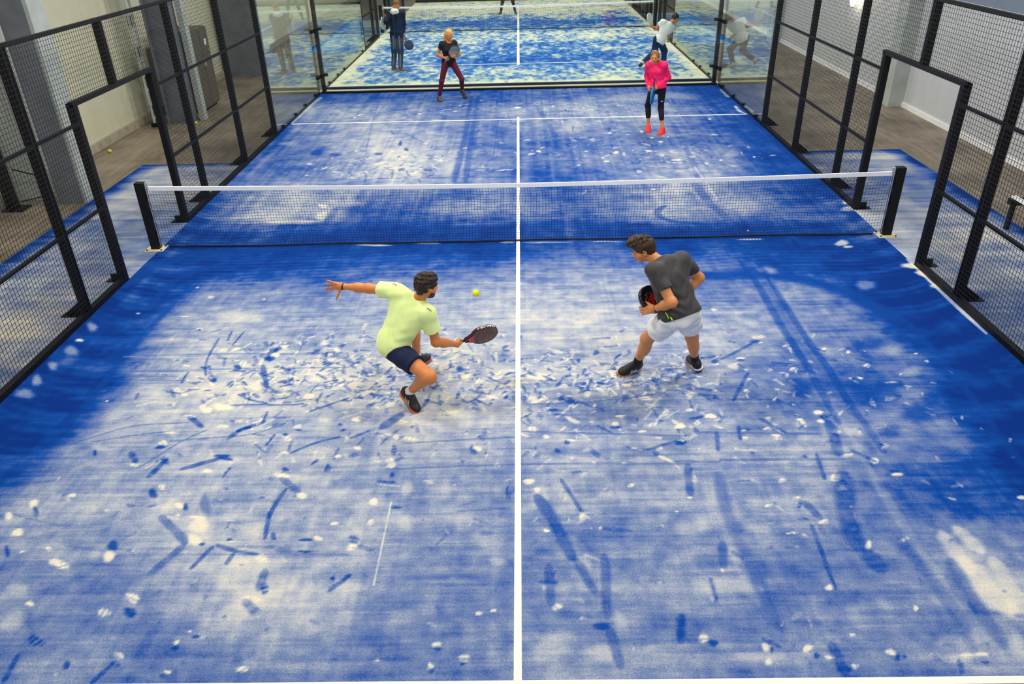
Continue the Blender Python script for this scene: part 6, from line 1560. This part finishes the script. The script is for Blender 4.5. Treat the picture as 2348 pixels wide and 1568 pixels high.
def leggings(root, J, g, m, end=.9, h=.008, off=.007, legs=1., waist=.1, loose=0, name='leggings'):
    tr, tf, tu, pr_, pf = bone_frames(J); P = J['P']; F = Field()
    F.ell(P+tu*.03-pf*.012, (pr_, pf, tu), (.152*g+off, .108*g+off, .14), .03)
    for s in ('L', 'R'):
        H_, K_, A_ = J['H'+s], J['K'+s], J['A'+s]; d = A_-K_; L = np.linalg.norm(d); d = d/L
        F.cone(H_, K_, .086*g*legs+off+loose*.6, .056*g*legs+off+loose, .04); F.ball(K_, .055*g*legs+off+loose, .03)
        e = K_+d*L*end; F.cone(K_, e, .050*g*legs+off+loose, (.050+(.036-.050)*end)*g+off+loose, .03, ((e, d),))
        if not loose:
            bk = nz(K_-(H_+A_)/2) if np.linalg.norm(K_-(H_+A_)/2) > .02 else nz(J['T'+s]-A_); bk = nz(bk-d*(bk@d)); F.ell(K_+d*L*.30-bk*.018, (np.cross(d, bk), bk, d), (.050*g*legs+off, .052*g*legs+off, .13), .03, ((e, d),))
    return link(name, F.mesh(name, h, caps=[(P+tu*waist, tu)]), m, root)
def band(root, J, s, r=.031, w=.012, name='wristband', back=.035):
    d = nz(J['W'+s]-J['E'+s]); c = J['W'+s]-d*back
    F = Field().cone(c-d*w, c+d*w, r, r, .01, ((c+d*w, d), (c-d*w, -d))); return link(name, F.mesh(name, .003), M_BAND_, root)

# ---- player in the yellow shirt (near left)
J = POSE1; root = empty('person', (-1.0, -3.8, 0), 'person in a pale yellow shirt and navy shorts, lunging low with left arm stretched out', 'person')
fr1 = frame((.80, .56, -.22), (-.05, .0, 1)); g = 1.0; F = Field(); add_torso(F, J, 0, g*.97); add_limbs(F, J, g*1.02, 1.05, 1.05); add_head(F, J, fr1)
finger_set(F, J['WL'], (-1, .12, .04), (.0, -.1, -1), np.cross((-1, .12, .04), (.0, -.1, -1)), 1.06, .13, .75, (.35, .75, .3, .25, .95, .2))
rd = nz(V3(R_)*.90+V3(U_)*.30+V3(F_)*.12); hR = nz(J['WR']-J['ER']); q = V3(U_)*.33*-1+V3(R_)*0
up_im = nz(V3(U_)*.94-V3(R_)*.33); wv = nz(up_im*.5-V3(F_)*.87); nface = nz(np.cross(rd, wv)); nface = nface if nface @ V3(F_) < 0 else -nface
gripc = J['WR']+hR*.080+rd*.0
tt = nz(rd*.75+V3(U_)*.25); nn = np.cross(tt, hR); 
hh = nz(hR*.92-rd*.1)
finger_set(F, J['WR'], hh, tt, nn, 1.03, [1.15, 1.2, 1.2, 1.15], .1, (.8, .05, .6, .95, -.1, .35))
body = link('body', F.mesh('body', .005), M_SKIN, root)
tee(root, J, g, M_NEON, .60, .085, .006, .020, .006, 1, (.076, .078), .03)
shorts(root, J, g, M_NAVY, .58, .006, 3, .003, (.114, .100), .03)
# curly hair and short beard
r_, f_, u_ = fr1; Hc = J['H']
hair = Field().ell(Hc+u_*.034-f_*.016, (r_, f_, u_), (.088, .104, .098), .02).ell(Hc+u_*.080+f_*.03, (r_, f_, u_), (.066, .06, .040), .03).ell(Hc-u_*.02-f_*.055, (r_, f_, u_), (.068, .05, .06), .02)
hair.ell(Hc+f_*.108-u_*.03, (r_, f_, u_), (.100, .085, .082), .010, (), True)
hl = lump(5, 95, .005, 12)
link('hair', hair.mesh('hair', .004, disp=lambda x, y, z: hl(x, y, z)), M_HAIRD, root)
bd = Field().ell(Hc-u_*.034*1+f_*.020, (r_, f_, u_), (.0645, .0715, .082), .03).ell(Hc-u_*.09+f_*.062, (r_, f_, u_), (.030, .026, .024), .025)
link('beard', bd.mesh('beard', .0035, disp=lump(6, 150, .0012), caps=((Hc-u_*.036, u_*.93-f_*.36), (Hc-f_*.012, -f_))), M_HAIRD, root)
face_parts(root, J, fr1, M_HAIRD, M_LIP)
band(root, J, 'L', .033, .011, 'wristwatch', .0); band(root, J, 'R', .0315, .005, 'wristband', .005)
sh, pt = shoe(root, J['AR'], J['TR'], J['KR'], 1, (M_SHOEB, M_ORANGE, M_ORANGE, M_SOLEB, M_SILV, M_SHOEB), (M_WHITEC, .085))
d = nz(J['KR']-J['AR']); sdv = nz(np.cross(J['TR']-J['AR'], J['KR']-J['AR']))
b = MB().obox(J['AR']+d*.045-nz(V3(F_))*.0425-V3(R_)*.012, (nz(V3(R_)*.7+V3(U_)*.7), d, V3(F_)), (.007, .034, .002)).build('sock_stripe', M_CYAN); keepw(b, root)
shoe(root, J['AL'], J['TL'], J['KL'], -1, (M_SHOEB, M_ORANGE, M_SHOEG, M_SOLEB, None, M_SHOEB), (M_WHITEC, .075))
lg = MB(); tr, tf, tu, _, _ = bone_frames(J)
for s, sg in (('L', -1), ('R', 1)):
    c = J['S'+s]+tu*.055*1-tf*.055; lg.tube([c+tr*sg*.00-tf*.008, c+tr*sg*.025+tu*.004-tf*.004, c+tr*sg*.05-tf*.004], .003, 5)
keepw(lg.build('shoulder_piping', M_BLACKC), root)
# racket one
def deco1(root, p, cy):
    m = MB()       # pale chevron rows of holes
    for k in range(7):
        y = cy-.075+k*.022; m.tube([p(-.075+.004*k, y+.03, -.0178), p(0, y-.008, -.0178), p(.075-.004*k, y+.03, -.0178)], .0022, 4)
    keepw(m.build('hole_rows', M_HOLE), root)
    keepw(MB().obox(p(0, .205, -.0185), (nz(p(1, 0)-p(0, 0)), nz(p(0, 1)-p(0, 0)), nz(p(0, 0, 1)-p(0, 0))), (.05, .028, .001)).build('red_panel', M_REDR), root)
    keepw(MB().obox(p(0, .205, .0185), (nz(p(1, 0)-p(0, 0)), nz(p(0, 1)-p(0, 0)), nz(p(0, 0, 1)-p(0, 0))), (.05, .028, .001)).build('red_panel', M_REDR), root)
rn = -nface
rb = J['WR']+hh*.078+nn*.026-rd*.06
rk, rp = racket('padel_racket', rb, rd, nface, 'red and black padel racket held out low by the player in the yellow shirt', (M_BLACKR, M_DARKR, M_DARKR, M_REDR), None, .003, True)
pfn = lambda x, y, z=0: rp(x, y, z)
m = MB()
for k in range(7):
    y = .262+k*.020; w_ = .085-.004*abs(k-3); m.tube([rp(-w_, y+.026, .0182), rp(0, y-.010, .0182), rp(w_, y+.026, .0182)], .0021, 4)
keepw(m.build('chevron_rows', M_HOLE), rk)
ax3 = lambda: (nz(rp(1, 0)-rp(0, 0)), nz(rp(0, 1)-rp(0, 0)), nz(rp(0, 0, 1)-rp(0, 0)))
m = MB().prism([(0, 0)], 0, 0, 0) if False else MB()
i = 0; P_ = [rp(-.03, .165, .0186), rp(.03, .165, .0186), rp(.058, .232, .0186), rp(0, .205, .0186), rp(-.058, .232, .0186)]
m.v += [tuple(v) for v in P_]+[tuple(v-ax3()[2]*.003) for v in P_]; m.f += [(0, 1, 2, 3, 4), (9, 8, 7, 6, 5)]+[(k, (k+1) % 5+0, (k+1) % 5+5, k+5) for k in range(5)]
keepw(m.build('red_panel', M_REDR), rk)
# small white lettering strokes along the outer rim
sgn_ = 1 if (rp(1, 0)-rp(0, 0)) @ V3(U_) > 0 else -1
def letter_mesh(ch, size):
    cu = bpy.data.curves.new('letter', 'FONT'); cu.body = ch; cu.size = size; cu.align_x = 'CENTER'; cu.align_y = 'CENTER'; cu.extrude = .0006; cu.offset = size*.02
    o = bpy.data.objects.new('letter', cu); C.objects.link(o); dg = bpy.context.evaluated_depsgraph_get()
    me = bpy.data.meshes.new_from_object(o.evaluated_get(dg)); bpy.data.objects.remove(o); return me
m = MB(); word = 'DUNLOP'
for k, ch in enumerate(word):
    t = 2.42-.19*k; x, y = .1335*math.sin(t)*sgn_, .325-.1375*math.cos(t)
    td = nz(rp(math.cos(t)*sgn_*.127, math.sin(t)*.131)-rp(0, 0)); nd = ax3()[2]; od = nz(rp(x, y-.325)-rp(0, 0))
    right = -td; up_l = np.cross(od, right); lm = letter_mesh(ch, .034); c0 = rp(x, y); i0 = len(m.v)
    m.v += [tuple(c0+right*v.co[0]*1.05+up_l*v.co[1]+od*(v.co[2]+.0008)) for v in lm.vertices]
    m.f += [tuple(i0+q for q in p.vertices) for p in lm.polygons]
keepw(m.build('rim_lettering', M_WHITEC), rk)
t = 1.22; od = nz(rp(.1335*math.sin(t)*sgn_, -.1375*math.cos(t))-rp(0, 0)); c0 = rp(.1335*math.sin(t)*sgn_, .325-.1375*math.cos(t))
keepw(MB().tube([c0-od*.001, c0+od*.0018], .011, 14).build('rim_logo', M_HOLE), rk)

# ---- player in the dark shirt (near right)
J = POSE2; root = empty('person', (1.45, -3.55, 0), 'person in a dark grey shirt and white shorts, stooping toward the left', 'person')
fr2 = frame((-.93, .10, -.40), (-.25, .05, 1)); F = Field(); add_torso(F, J, 0, .97); add_limbs(F, J, 1.02, 1.05, 1.08); add_head(F, J, fr2, 1.0)
hL = nz(J['WL']-J['EL']); tl = nz(V3(U_)*.9+V3(F_)*-.1-V3(R_)*.1); nl = np.cross(hL, nz(tl-hL*(tl@hL)))
finger_set(F, J['WL'], nz(-V3(R_)*.85-V3(U_)*.12+V3(F_)*.25), tl, V3(F_), 1.05, [.6, .7, .75, .8], .25, (.6, .6, .35, .8, .4, .3))
rc = V3((1.221, -3.73, .951))  # racket head centre, found from the photo
rd2 = nz(J['WR']-rc+V3((0, 0, -.06))); rd2 = -rd2
nf2 = nz(-V3(F_)*.95+V3(U_)*.35)
nf2 = nz(nf2-rd2*(nf2@rd2)); rb2 = rc-rd2*.325
hR = nz(J['WR']-J['ER']); J['WR'] = rb2+rd2*.045-nf2*.03+V3((.075, -.0, .0))
finger_set(F, J['WR'], nz(rd2*.3+V3((-.5, -.3, -.4))), nz(rd2), nz(V3((-.2, -1, 0))), 1.0, [1.1, 1.1, 1.1, 1.1], .1, (.5, .5, .6, .8, .2, .5))
F.p = [q for q in F.p]
body = link('body', F.mesh('body', .005), M_SKINP, root)
tee(root, J, 1.0, M_GREYTEE, .60, .0, .006, .020, .008, 2, (.074, .074), .045)
shorts(root, J, 1.0, M_WHITEC, .53, .006, 8, .006, (.104, .118), .05)
r_, f_, u_ = fr2; Hc = J['H']
hair = Field().ell(Hc+u_*.034-f_*.016, (r_, f_, u_), (.083, .104, .094), .02).ell(Hc+u_*.098+f_*.03, (r_, f_, u_), (.062, .080, .046), .03).ell(Hc+u_*.100+f_*.080, (r_, f_, u_), (.054, .046, .046), .02).ell(Hc-u_*.022-f_*.052, (r_, f_, u_), (.066, .048, .062), .02)
hair.ell(Hc+f_*.105-u_*.045, (r_, f_, u_), (.088, .075, .088), .008, (), True)
hl2 = lump(15, 85, .006, 12)
def hd2(x, y, z):
    w = np.clip(((x-Hc[0])*u_[0]+(y-Hc[1])*u_[1]+(z-Hc[2])*u_[2]-.05)/.06, .12, 1); return hl2(x, y, z)*w
link('hair', hair.mesh('hair', .004, disp=hd2), M_HAIRB, root); face_parts(root, J, fr2, M_HAIRB, M_LIP)
band(root, J, 'L', .034, .014, 'wristwatch', .004)
for s, sd in (('L', -1), ('R', 1)):
    U, pt = shoe(root, J['A'+s], J['T'+s], J['K'+s], sd, (M_SHOEB, M_YELLOW, M_WHITEC, M_SOLEB, M_WHITEC, M_SHOEB), (M_BLACKC, .12))
    q = Field().ell(pt(0, -.070, .045), (pt(1, 0, 0)-pt(0, 0, 0), pt(0, 1, 0)-pt(0, 0, 0), pt(0, 0, 1)-pt(0, 0, 0)), (.018, .008, .018), .01).mesh('heel_tab', .003); o = link('heel_tab', q, M_CORAL); o.parent = U
tr, tf, tu, pr_, pf = bone_frames(J)
b = MB(); c = J['P']-tr*.175+tu*.02
b.tube([c-tf*.02+tu*.07-tr*.008, c-tf*.035+tu*.04-tr*.012, c-tf*.03+tu*.015-tr*.006], .005, 5).tube([c-tf*.055+tu*.02-tr*.004, c-tf*.06-tu*.012], .006, 5)
keepw(b.build('lime_piping', M_LIME), root)
rk, rp = racket('padel_racket', rb2, rd2, nf2, 'black padel racket with a red arrow held by the player in the dark shirt', (M_BLACKR, M_BLACKR, M_BLACKR, M_BLACKR))
sg = 1 if (rp(0, 0, 1)-rp(0, 0)) @ V3(F_) < 0 else -1
m = MB(); nrm = nz(rp(0, 0, 1)-rp(0, 0))*sg
def flatpoly(m, pts, nrm, th=.0015):
    i = len(m.v); n = len(pts); m.v += [tuple(V3(p)) for p in pts]+[tuple(V3(p)+nrm*th) for p in pts]
    m.f += [tuple(range(i, i+n)), tuple(range(i+n, i+2*n))[::-1]]+[(i+k, i+(k+1) % n, i+n+(k+1) % n, i+n+k) for k in range(n)]
ui = V3(U_); ui = nz(ui-nrm*(ui@nrm)); ri = V3(R_); ri = nz(ri-nrm*(ri@nrm)-ui*(ri@ui)); cc = rp(0, .325)+nrm*.0175
Q = lambda a, b_: cc+ri*a+ui*b_
flatpoly(m, [Q(.0, .065), Q(.045, -.01), Q(.02, -.012), Q(.02, -.06), Q(-.02, -.06), Q(-.02, -.012), Q(-.045, -.01)], nrm)
flatpoly(m, [Q(-.03, -.012), Q(-.045, -.012), Q(-.09, -.055), Q(-.075, -.055)], nrm); flatpoly(m, [Q(.03, -.012), Q(.045, -.012), Q(.085, -.055), Q(.07, -.055)], nrm)
keepw(m.build('red_arrow', M_REDR), rk)
m = MB()
for x, y in ((-.075, .03), (-.055, .045), (-.06, .015), (-.08, .0), (-.085, -.02), (-.1, -.03), (.06, .04), (.075, .025), (.085, .0), (.055, .02)): m.obox(Q(x, y), (ri, ui, nrm), (.004, .004, .0012))
keepw(m.build('hole_glints', M_HOLE), rk)

def far_person(J, loc, label, fr, parts, g=.95, legs=1., arms=1., h=.008, sk=M_SKINT, hands=None, headg=1.):
    root = empty('person', loc, label, 'person'); F = Field(); add_torso(F, J, 0, g*.96); add_limbs(F, J, g, legs, arms); add_head(F, J, fr, headg)
    for s in ('L', 'R'):
        hd = nz(J['W'+s]-J['E'+s]); t = V3((0, 0, 1)); t = nz(t-hd*(t@hd)); n = np.cross(hd, t) if s == 'L' else np.cross(t, hd)
        finger_set(F, J['W'+s], hd, t, n, 1.0 if g > .9 else .92, (hands or {}).get(s, [.9]*4), .1, (.6, .5, .5, .8, .2, .5))
    link('body', F.mesh('body', min(h, .006)), sk, root); return root
# ---- next figure
J = POSE3; g = .86
fr = frame((.10, -1, -.12), (0, 0, 1)); root = far_person(J, (-1.6, 8.95, 0), 'person with long blond hair, black top and maroon leggings, racket held at the chest', fr, None, g, 1.05, 1.05, headg=.96)
tee(root, J, g, M_BLACKC, .42, .02, .007, .012, .003, 3, (.068, .064), .03)
leggings(root, J, g, M_MAROON, .90, legs=1.05)
face_parts(root, J, fr, M_HAIRM, M_LIP, .96)
r_, f_, u_ = fr; Hc = J['H']; hair = Field().ell(Hc+u_*.034-f_*.02, (r_, f_, u_), (.088, .102, .098), .02)
for dx, L in ((-.06, .30), (-.03, .34), (0, .33), (.03, .30), (.06, .24), (-.08, .22)): hair.cone(Hc+u_*.02-f_*.06+r_*-dx*.9, Hc-u_*L*1.05-f_*.09+r_*(-dx*1.1)+r_*.06, .034, .018, .03)
hair.ell(Hc+f_*.10-u_*.02, (r_, f_, u_), (.060, .085, .092), .012, (), True)
link('hair', hair.mesh('hair', .005, disp=lump(25, 60, .004)), M_HAIRY, root)
for s, sd in (('L', -1), ('R', 1)): shoe(root, J['A'+s], J['T'+s], J['K'+s], sd, (M_SHOEG, M_SHOEG, M_SHOEG, M_SOLEB, None, M_CORAL), h=.006)
hc3 = (J['WR']+nz(J['WR']-J['ER'])*.07); rd3 = nz(V3((.30, -.0, .42))); racket('padel_racket', hc3-rd3*.07+V3((0, -.02, 0)), nz(V3((.105, -.02, .115))), (.85, -1, .2), 'grey and silver padel racket held up by the person with blond hair', (M_SILR, M_SILR, M_BLACKR, M_SILR), h=.005, holes=False)
# ---- next figure
J = POSE4; g = .88
fr = frame((-.22, -1, -.15), (.03, 0, 1)); root = far_person(J, (2.7, 5.55, 0), 'person in a bright pink jacket and black leggings holding a blue racket low', fr, None, g, 1.0, .9, headg=.98, sk=M_SKINP)
tee(root, J, g, M_PINK, .42, -.01, .007, .020, .005, 4, (.078, .080), .075, name='jacket', long=1)
leggings(root, J, g, M_BLACKC, .58, legs=1.0)
face_parts(root, J, fr, M_HAIRM, M_LIP, .98)
r_, f_, u_ = fr; Hc = J['H']; hair = Field().ell(Hc+u_*.030-f_*.02, (r_, f_, u_), (.084, .100, .094), .02).cone(Hc-f_*.06+r_*-.05, Hc-u_*.13-f_*.05-r_*.09, .045, .03, .03).cone(Hc-f_*.06, Hc-u_*.12-f_*.07-r_*.05, .05, .03, .03)
hair.ell(Hc+f_*.10-u_*.02, (r_, f_, u_), (.066, .085, .098), .012, (), True)
link('hair', hair.mesh('hair', .005, disp=lump(35, 60, .004)), M_HAIRM, root)
col = Field().cone(J['C']-V3((0, .0, .01)), J['C']+V3((0, -.02, .05)), .078, .070, .02); link('collar', col.mesh('collar', .006, caps=((J['C']+V3((0, 0, .055)), V3((0, -.3, 1))),)), mat('charcoal_cloth', srgb(62, 62, 72), .8), root)
link('earring', Field().ball(Hc-r_*.085-u_*.035+f_*.01, .014, .01).mesh('earring', .004), M_LIME, root)
for s, sd in (('L', -1), ('R', 1)): shoe(root, J['A'+s], J['T'+s], J['K'+s], sd, (M_CORAL, M_ORANGE, M_CORAL, M_CORAL, None, M_CORAL), h=.006)
b = MB().obox(J['HL']+(J['KL']-J['HL'])*.62+V3((0, -.078, 0)), (V3((1, 0, .1)), V3((0, 1, 0)), V3((0, 0, 1))), (.02, .002, .006)); keepw(b.build('legging_logo', M_WHITEC), root)
hc4 = (J['WL']+J['WR'])/2+V3((-.03, -.10, .02)); racket('padel_racket', hc4+V3((.03, .02, .12)), (-.12, -.25, -.95), (.93, -.35, -.05), 'blue padel racket hanging edge-on from the hands of the person in pink', (M_BLACKR, M_BLUER, M_BLUER, M_BLUER), h=.005, holes=False)
# ---- next figure
J = POSE5; g = 1.02
fr = frame((.75, .35, -.55), (.2, .1, 1)); root = far_person(J, (-3.4, 12.95, 0), 'person in a navy tracksuit with a white hood standing behind the glass on the left', fr, None, g, 1., 1., sk=M_SKINT)
tee(root, J, g, M_NAVYD, .42, .02, .009, .022, .004, 5, (.085, .085), .075, name='jacket', long=1)
leggings(root, J, g, M_NAVYD, .97, loose=.022, name='trousers', h=.009)
r_, f_, u_ = fr; Hc = J['H']; link('hair', Field().ell(Hc+u_*.032-f_*.02, (r_, f_, u_), (.083, .101, .094), .02).ell(Hc+f_*.10-u_*.03, (r_, f_, u_), (.075, .085, .09), .01, (), True).mesh('hair', .006), M_HAIRM, root)
tr, tf, tu, pr_, pf = bone_frames(J); link('hood', Field().ell(J['C']-tf*.05+tu*.03, (tr, tf, tu), (.13, .085, .085), .02).mesh('hood', .008, disp=lump(44, 40, .006)), M_WHITEC, root)
m = MB()
for s in ('L', 'R'):
    for o_ in (-.012, .012): m.tube([J['H'+s]+V3((o_, -.115, -.05)), J['K'+s]+V3((o_, -.082, 0)), J['A'+s]+V3((o_, -.066, .05))], .004, 4)
keepw(m.build('leg_stripes', M_COLL), root)
for s, sd in (('L', -1), ('R', 1)): shoe(root, J['A'+s], J['T'+s], J['K'+s], sd, (M_SHOEG, M_COLL, M_COLL, M_COLL, None, M_COLL), h=.008)
racket('padel_racket', J['WR']+V3((.0, -.0, .03)), (.42, -.1, -.9), (.35, -1, .05), 'dark padel racket hanging from the right hand of the person in navy', (M_BLACKR, M_NAVY, M_BLACKR, M_NAVY), h=.006, holes=False)
racket('padel_racket', J['WL']+V3((-.10, -.12, .16)), (.10, -.05, -1), (.93, -.35, .1), 'pale grey padel racket at the left shoulder of the person in navy', (M_BLACKR, M_WHITER, M_WHITER, M_BLACKR), h=.006, holes=False)
# ---- next figure
J = POSE6; g = 1.0
fr = frame((.85, .45, -.4), (.25, 0, 1)); root = far_person(J, (3.95, 12.5, 0), 'person in a white shirt and dark trousers running right behind the glass, one leg lifted', fr, None, g, 1., 1.0, sk=M_SKINT)
tee(root, J, g, M_WHITEC, .5, .05, .008, .022, .004, 6, (.088, .084), .03)
leggings(root, J, g, M_NAVY, .97, loose=.024, name='trousers', h=.009)
r_, f_, u_ = fr; Hc = J['H']; link('hair', Field().ell(Hc+u_*.032-f_*.02, (r_, f_, u_), (.085, .103, .096), .02).ell(Hc+f_*.10-u_*.03, (r_, f_, u_), (.078, .085, .09), .01, (), True).mesh('hair', .006, disp=lump(55, 70, .004)), M_HAIRD, root)
for s, sd in (('L', -1), ('R', 1)): shoe(root, J['A'+s], J['T'+s], J['K'+s], sd, (M_COLL, M_SHOEB, M_SHOEB, M_SOLEB, None, M_COLL), h=.008)
racket('padel_racket', J['WL']+V3((.04, 0, -.06)), (-.25, -.1, .5), (.7, -.6, .3), 'pale padel racket in the left hand of the running person in white', (M_BLACKR, M_WHITER, M_WHITER, M_WHITER), h=.006, holes=False)
hb = J['WR']+nz(J['WR']-J['ER'])*.08+V3((-.045, -.04, 0)); ball(hb[0], hb[1], hb[2], 'yellow ball held in the right hand of the running person in white')
# ---- player beyond the far net
J = POSE7; g = .98
fr = frame((0, -1, -.1), (0, 0, 1)); root = far_person(J, (-.42, 25.35, 0), 'person in black beyond the far net, only the spread legs in view', fr, None, g)
tee(root, J, g, M_BLACKC, .5, .03, .012, .02, .003, 7, (.08, .08), .06); leggings(root, J, g, M_BLACKC, .95, loose=.01, name='trousers', h=.01)
r_, f_, u_ = fr; Hc = J['H']; link('hair', Field().ell(Hc+u_*.032-f_*.02, (r_, f_, u_), (.083, .101, .094), .02).ell(Hc+f_*.10-u_*.03, (r_, f_, u_), (.075, .085, .09), .01, (), True).mesh('hair', .01), M_HAIRD, root)
for s, sd in (('L', -1), ('R', 1)): shoe(root, J['A'+s], J['T'+s], J['K'+s], sd, (M_SHOEG, M_SHOEB, M_SHOEB, M_SOLEB, None, M_SHOEB), h=.01)
# ------------------------------------------------------------------ light of the hall
def area(x, y, z, sx, sy, pw, col=(1, .97, .9), rx=0, ry=0):
    l = bpy.data.lights.new('hall_light', 'AREA'); l.shape = 'RECTANGLE'; l.size = sx; l.size_y = sy; l.energy = pw; l.color = col
    o = bpy.data.objects.new('hall_light', l); C.objects.link(o); o.location = (x, y, z); o.rotation_euler = (rx, ry, 0); return o
for y, pw in ((-7, 95), (-2.5, 175), (2.5, 155), (7.5, 150)):
    for s in (-1, 1): area(s*3.6, y, 6.6, 1.6, 1.0, pw, (1, .955, .86), 0, s*.25)
for y in (13, 18, 23, 28):
    for s in (-1, 1): area(s*3.6, y, 6.6, 1.6, 1.0, 140, (1, .98, .88), 0, s*.25)
area(7.6, 1, 6.8, .6, 16, 60, (.9, .95, 1)); area(-7.4, 1, 6.8, .6, 16, 35, (1, .95, .8))
for s in (-1, 1): area(s*3, -11.5, 6.4, 2.4, 1.0, 70, (1, .96, .88), math.radians(48), 0)  # unseen pair behind the camera, added to brighten net band and shirt backs
w = bpy.data.worlds.new('world'); sc.world = w; w.use_nodes = True
w.node_tree.nodes['Background'].inputs[0].default_value = (.75, .85, 1, 1); w.node_tree.nodes['Background'].inputs[1].default_value = .2
vs = sc.view_settings; vs.view_transform = 'Standard'; vs.look = 'None'; vs.gamma = 1; vs.use_curve_mapping = False; vs.exposure = 0.45
sc.cycles.max_bounces = 8; sc.cycles.transparent_max_bounces = 24; sc.cycles.caustics_reflective = False; sc.cycles.caustics_refractive = False
sc.cycles.use_denoising = True
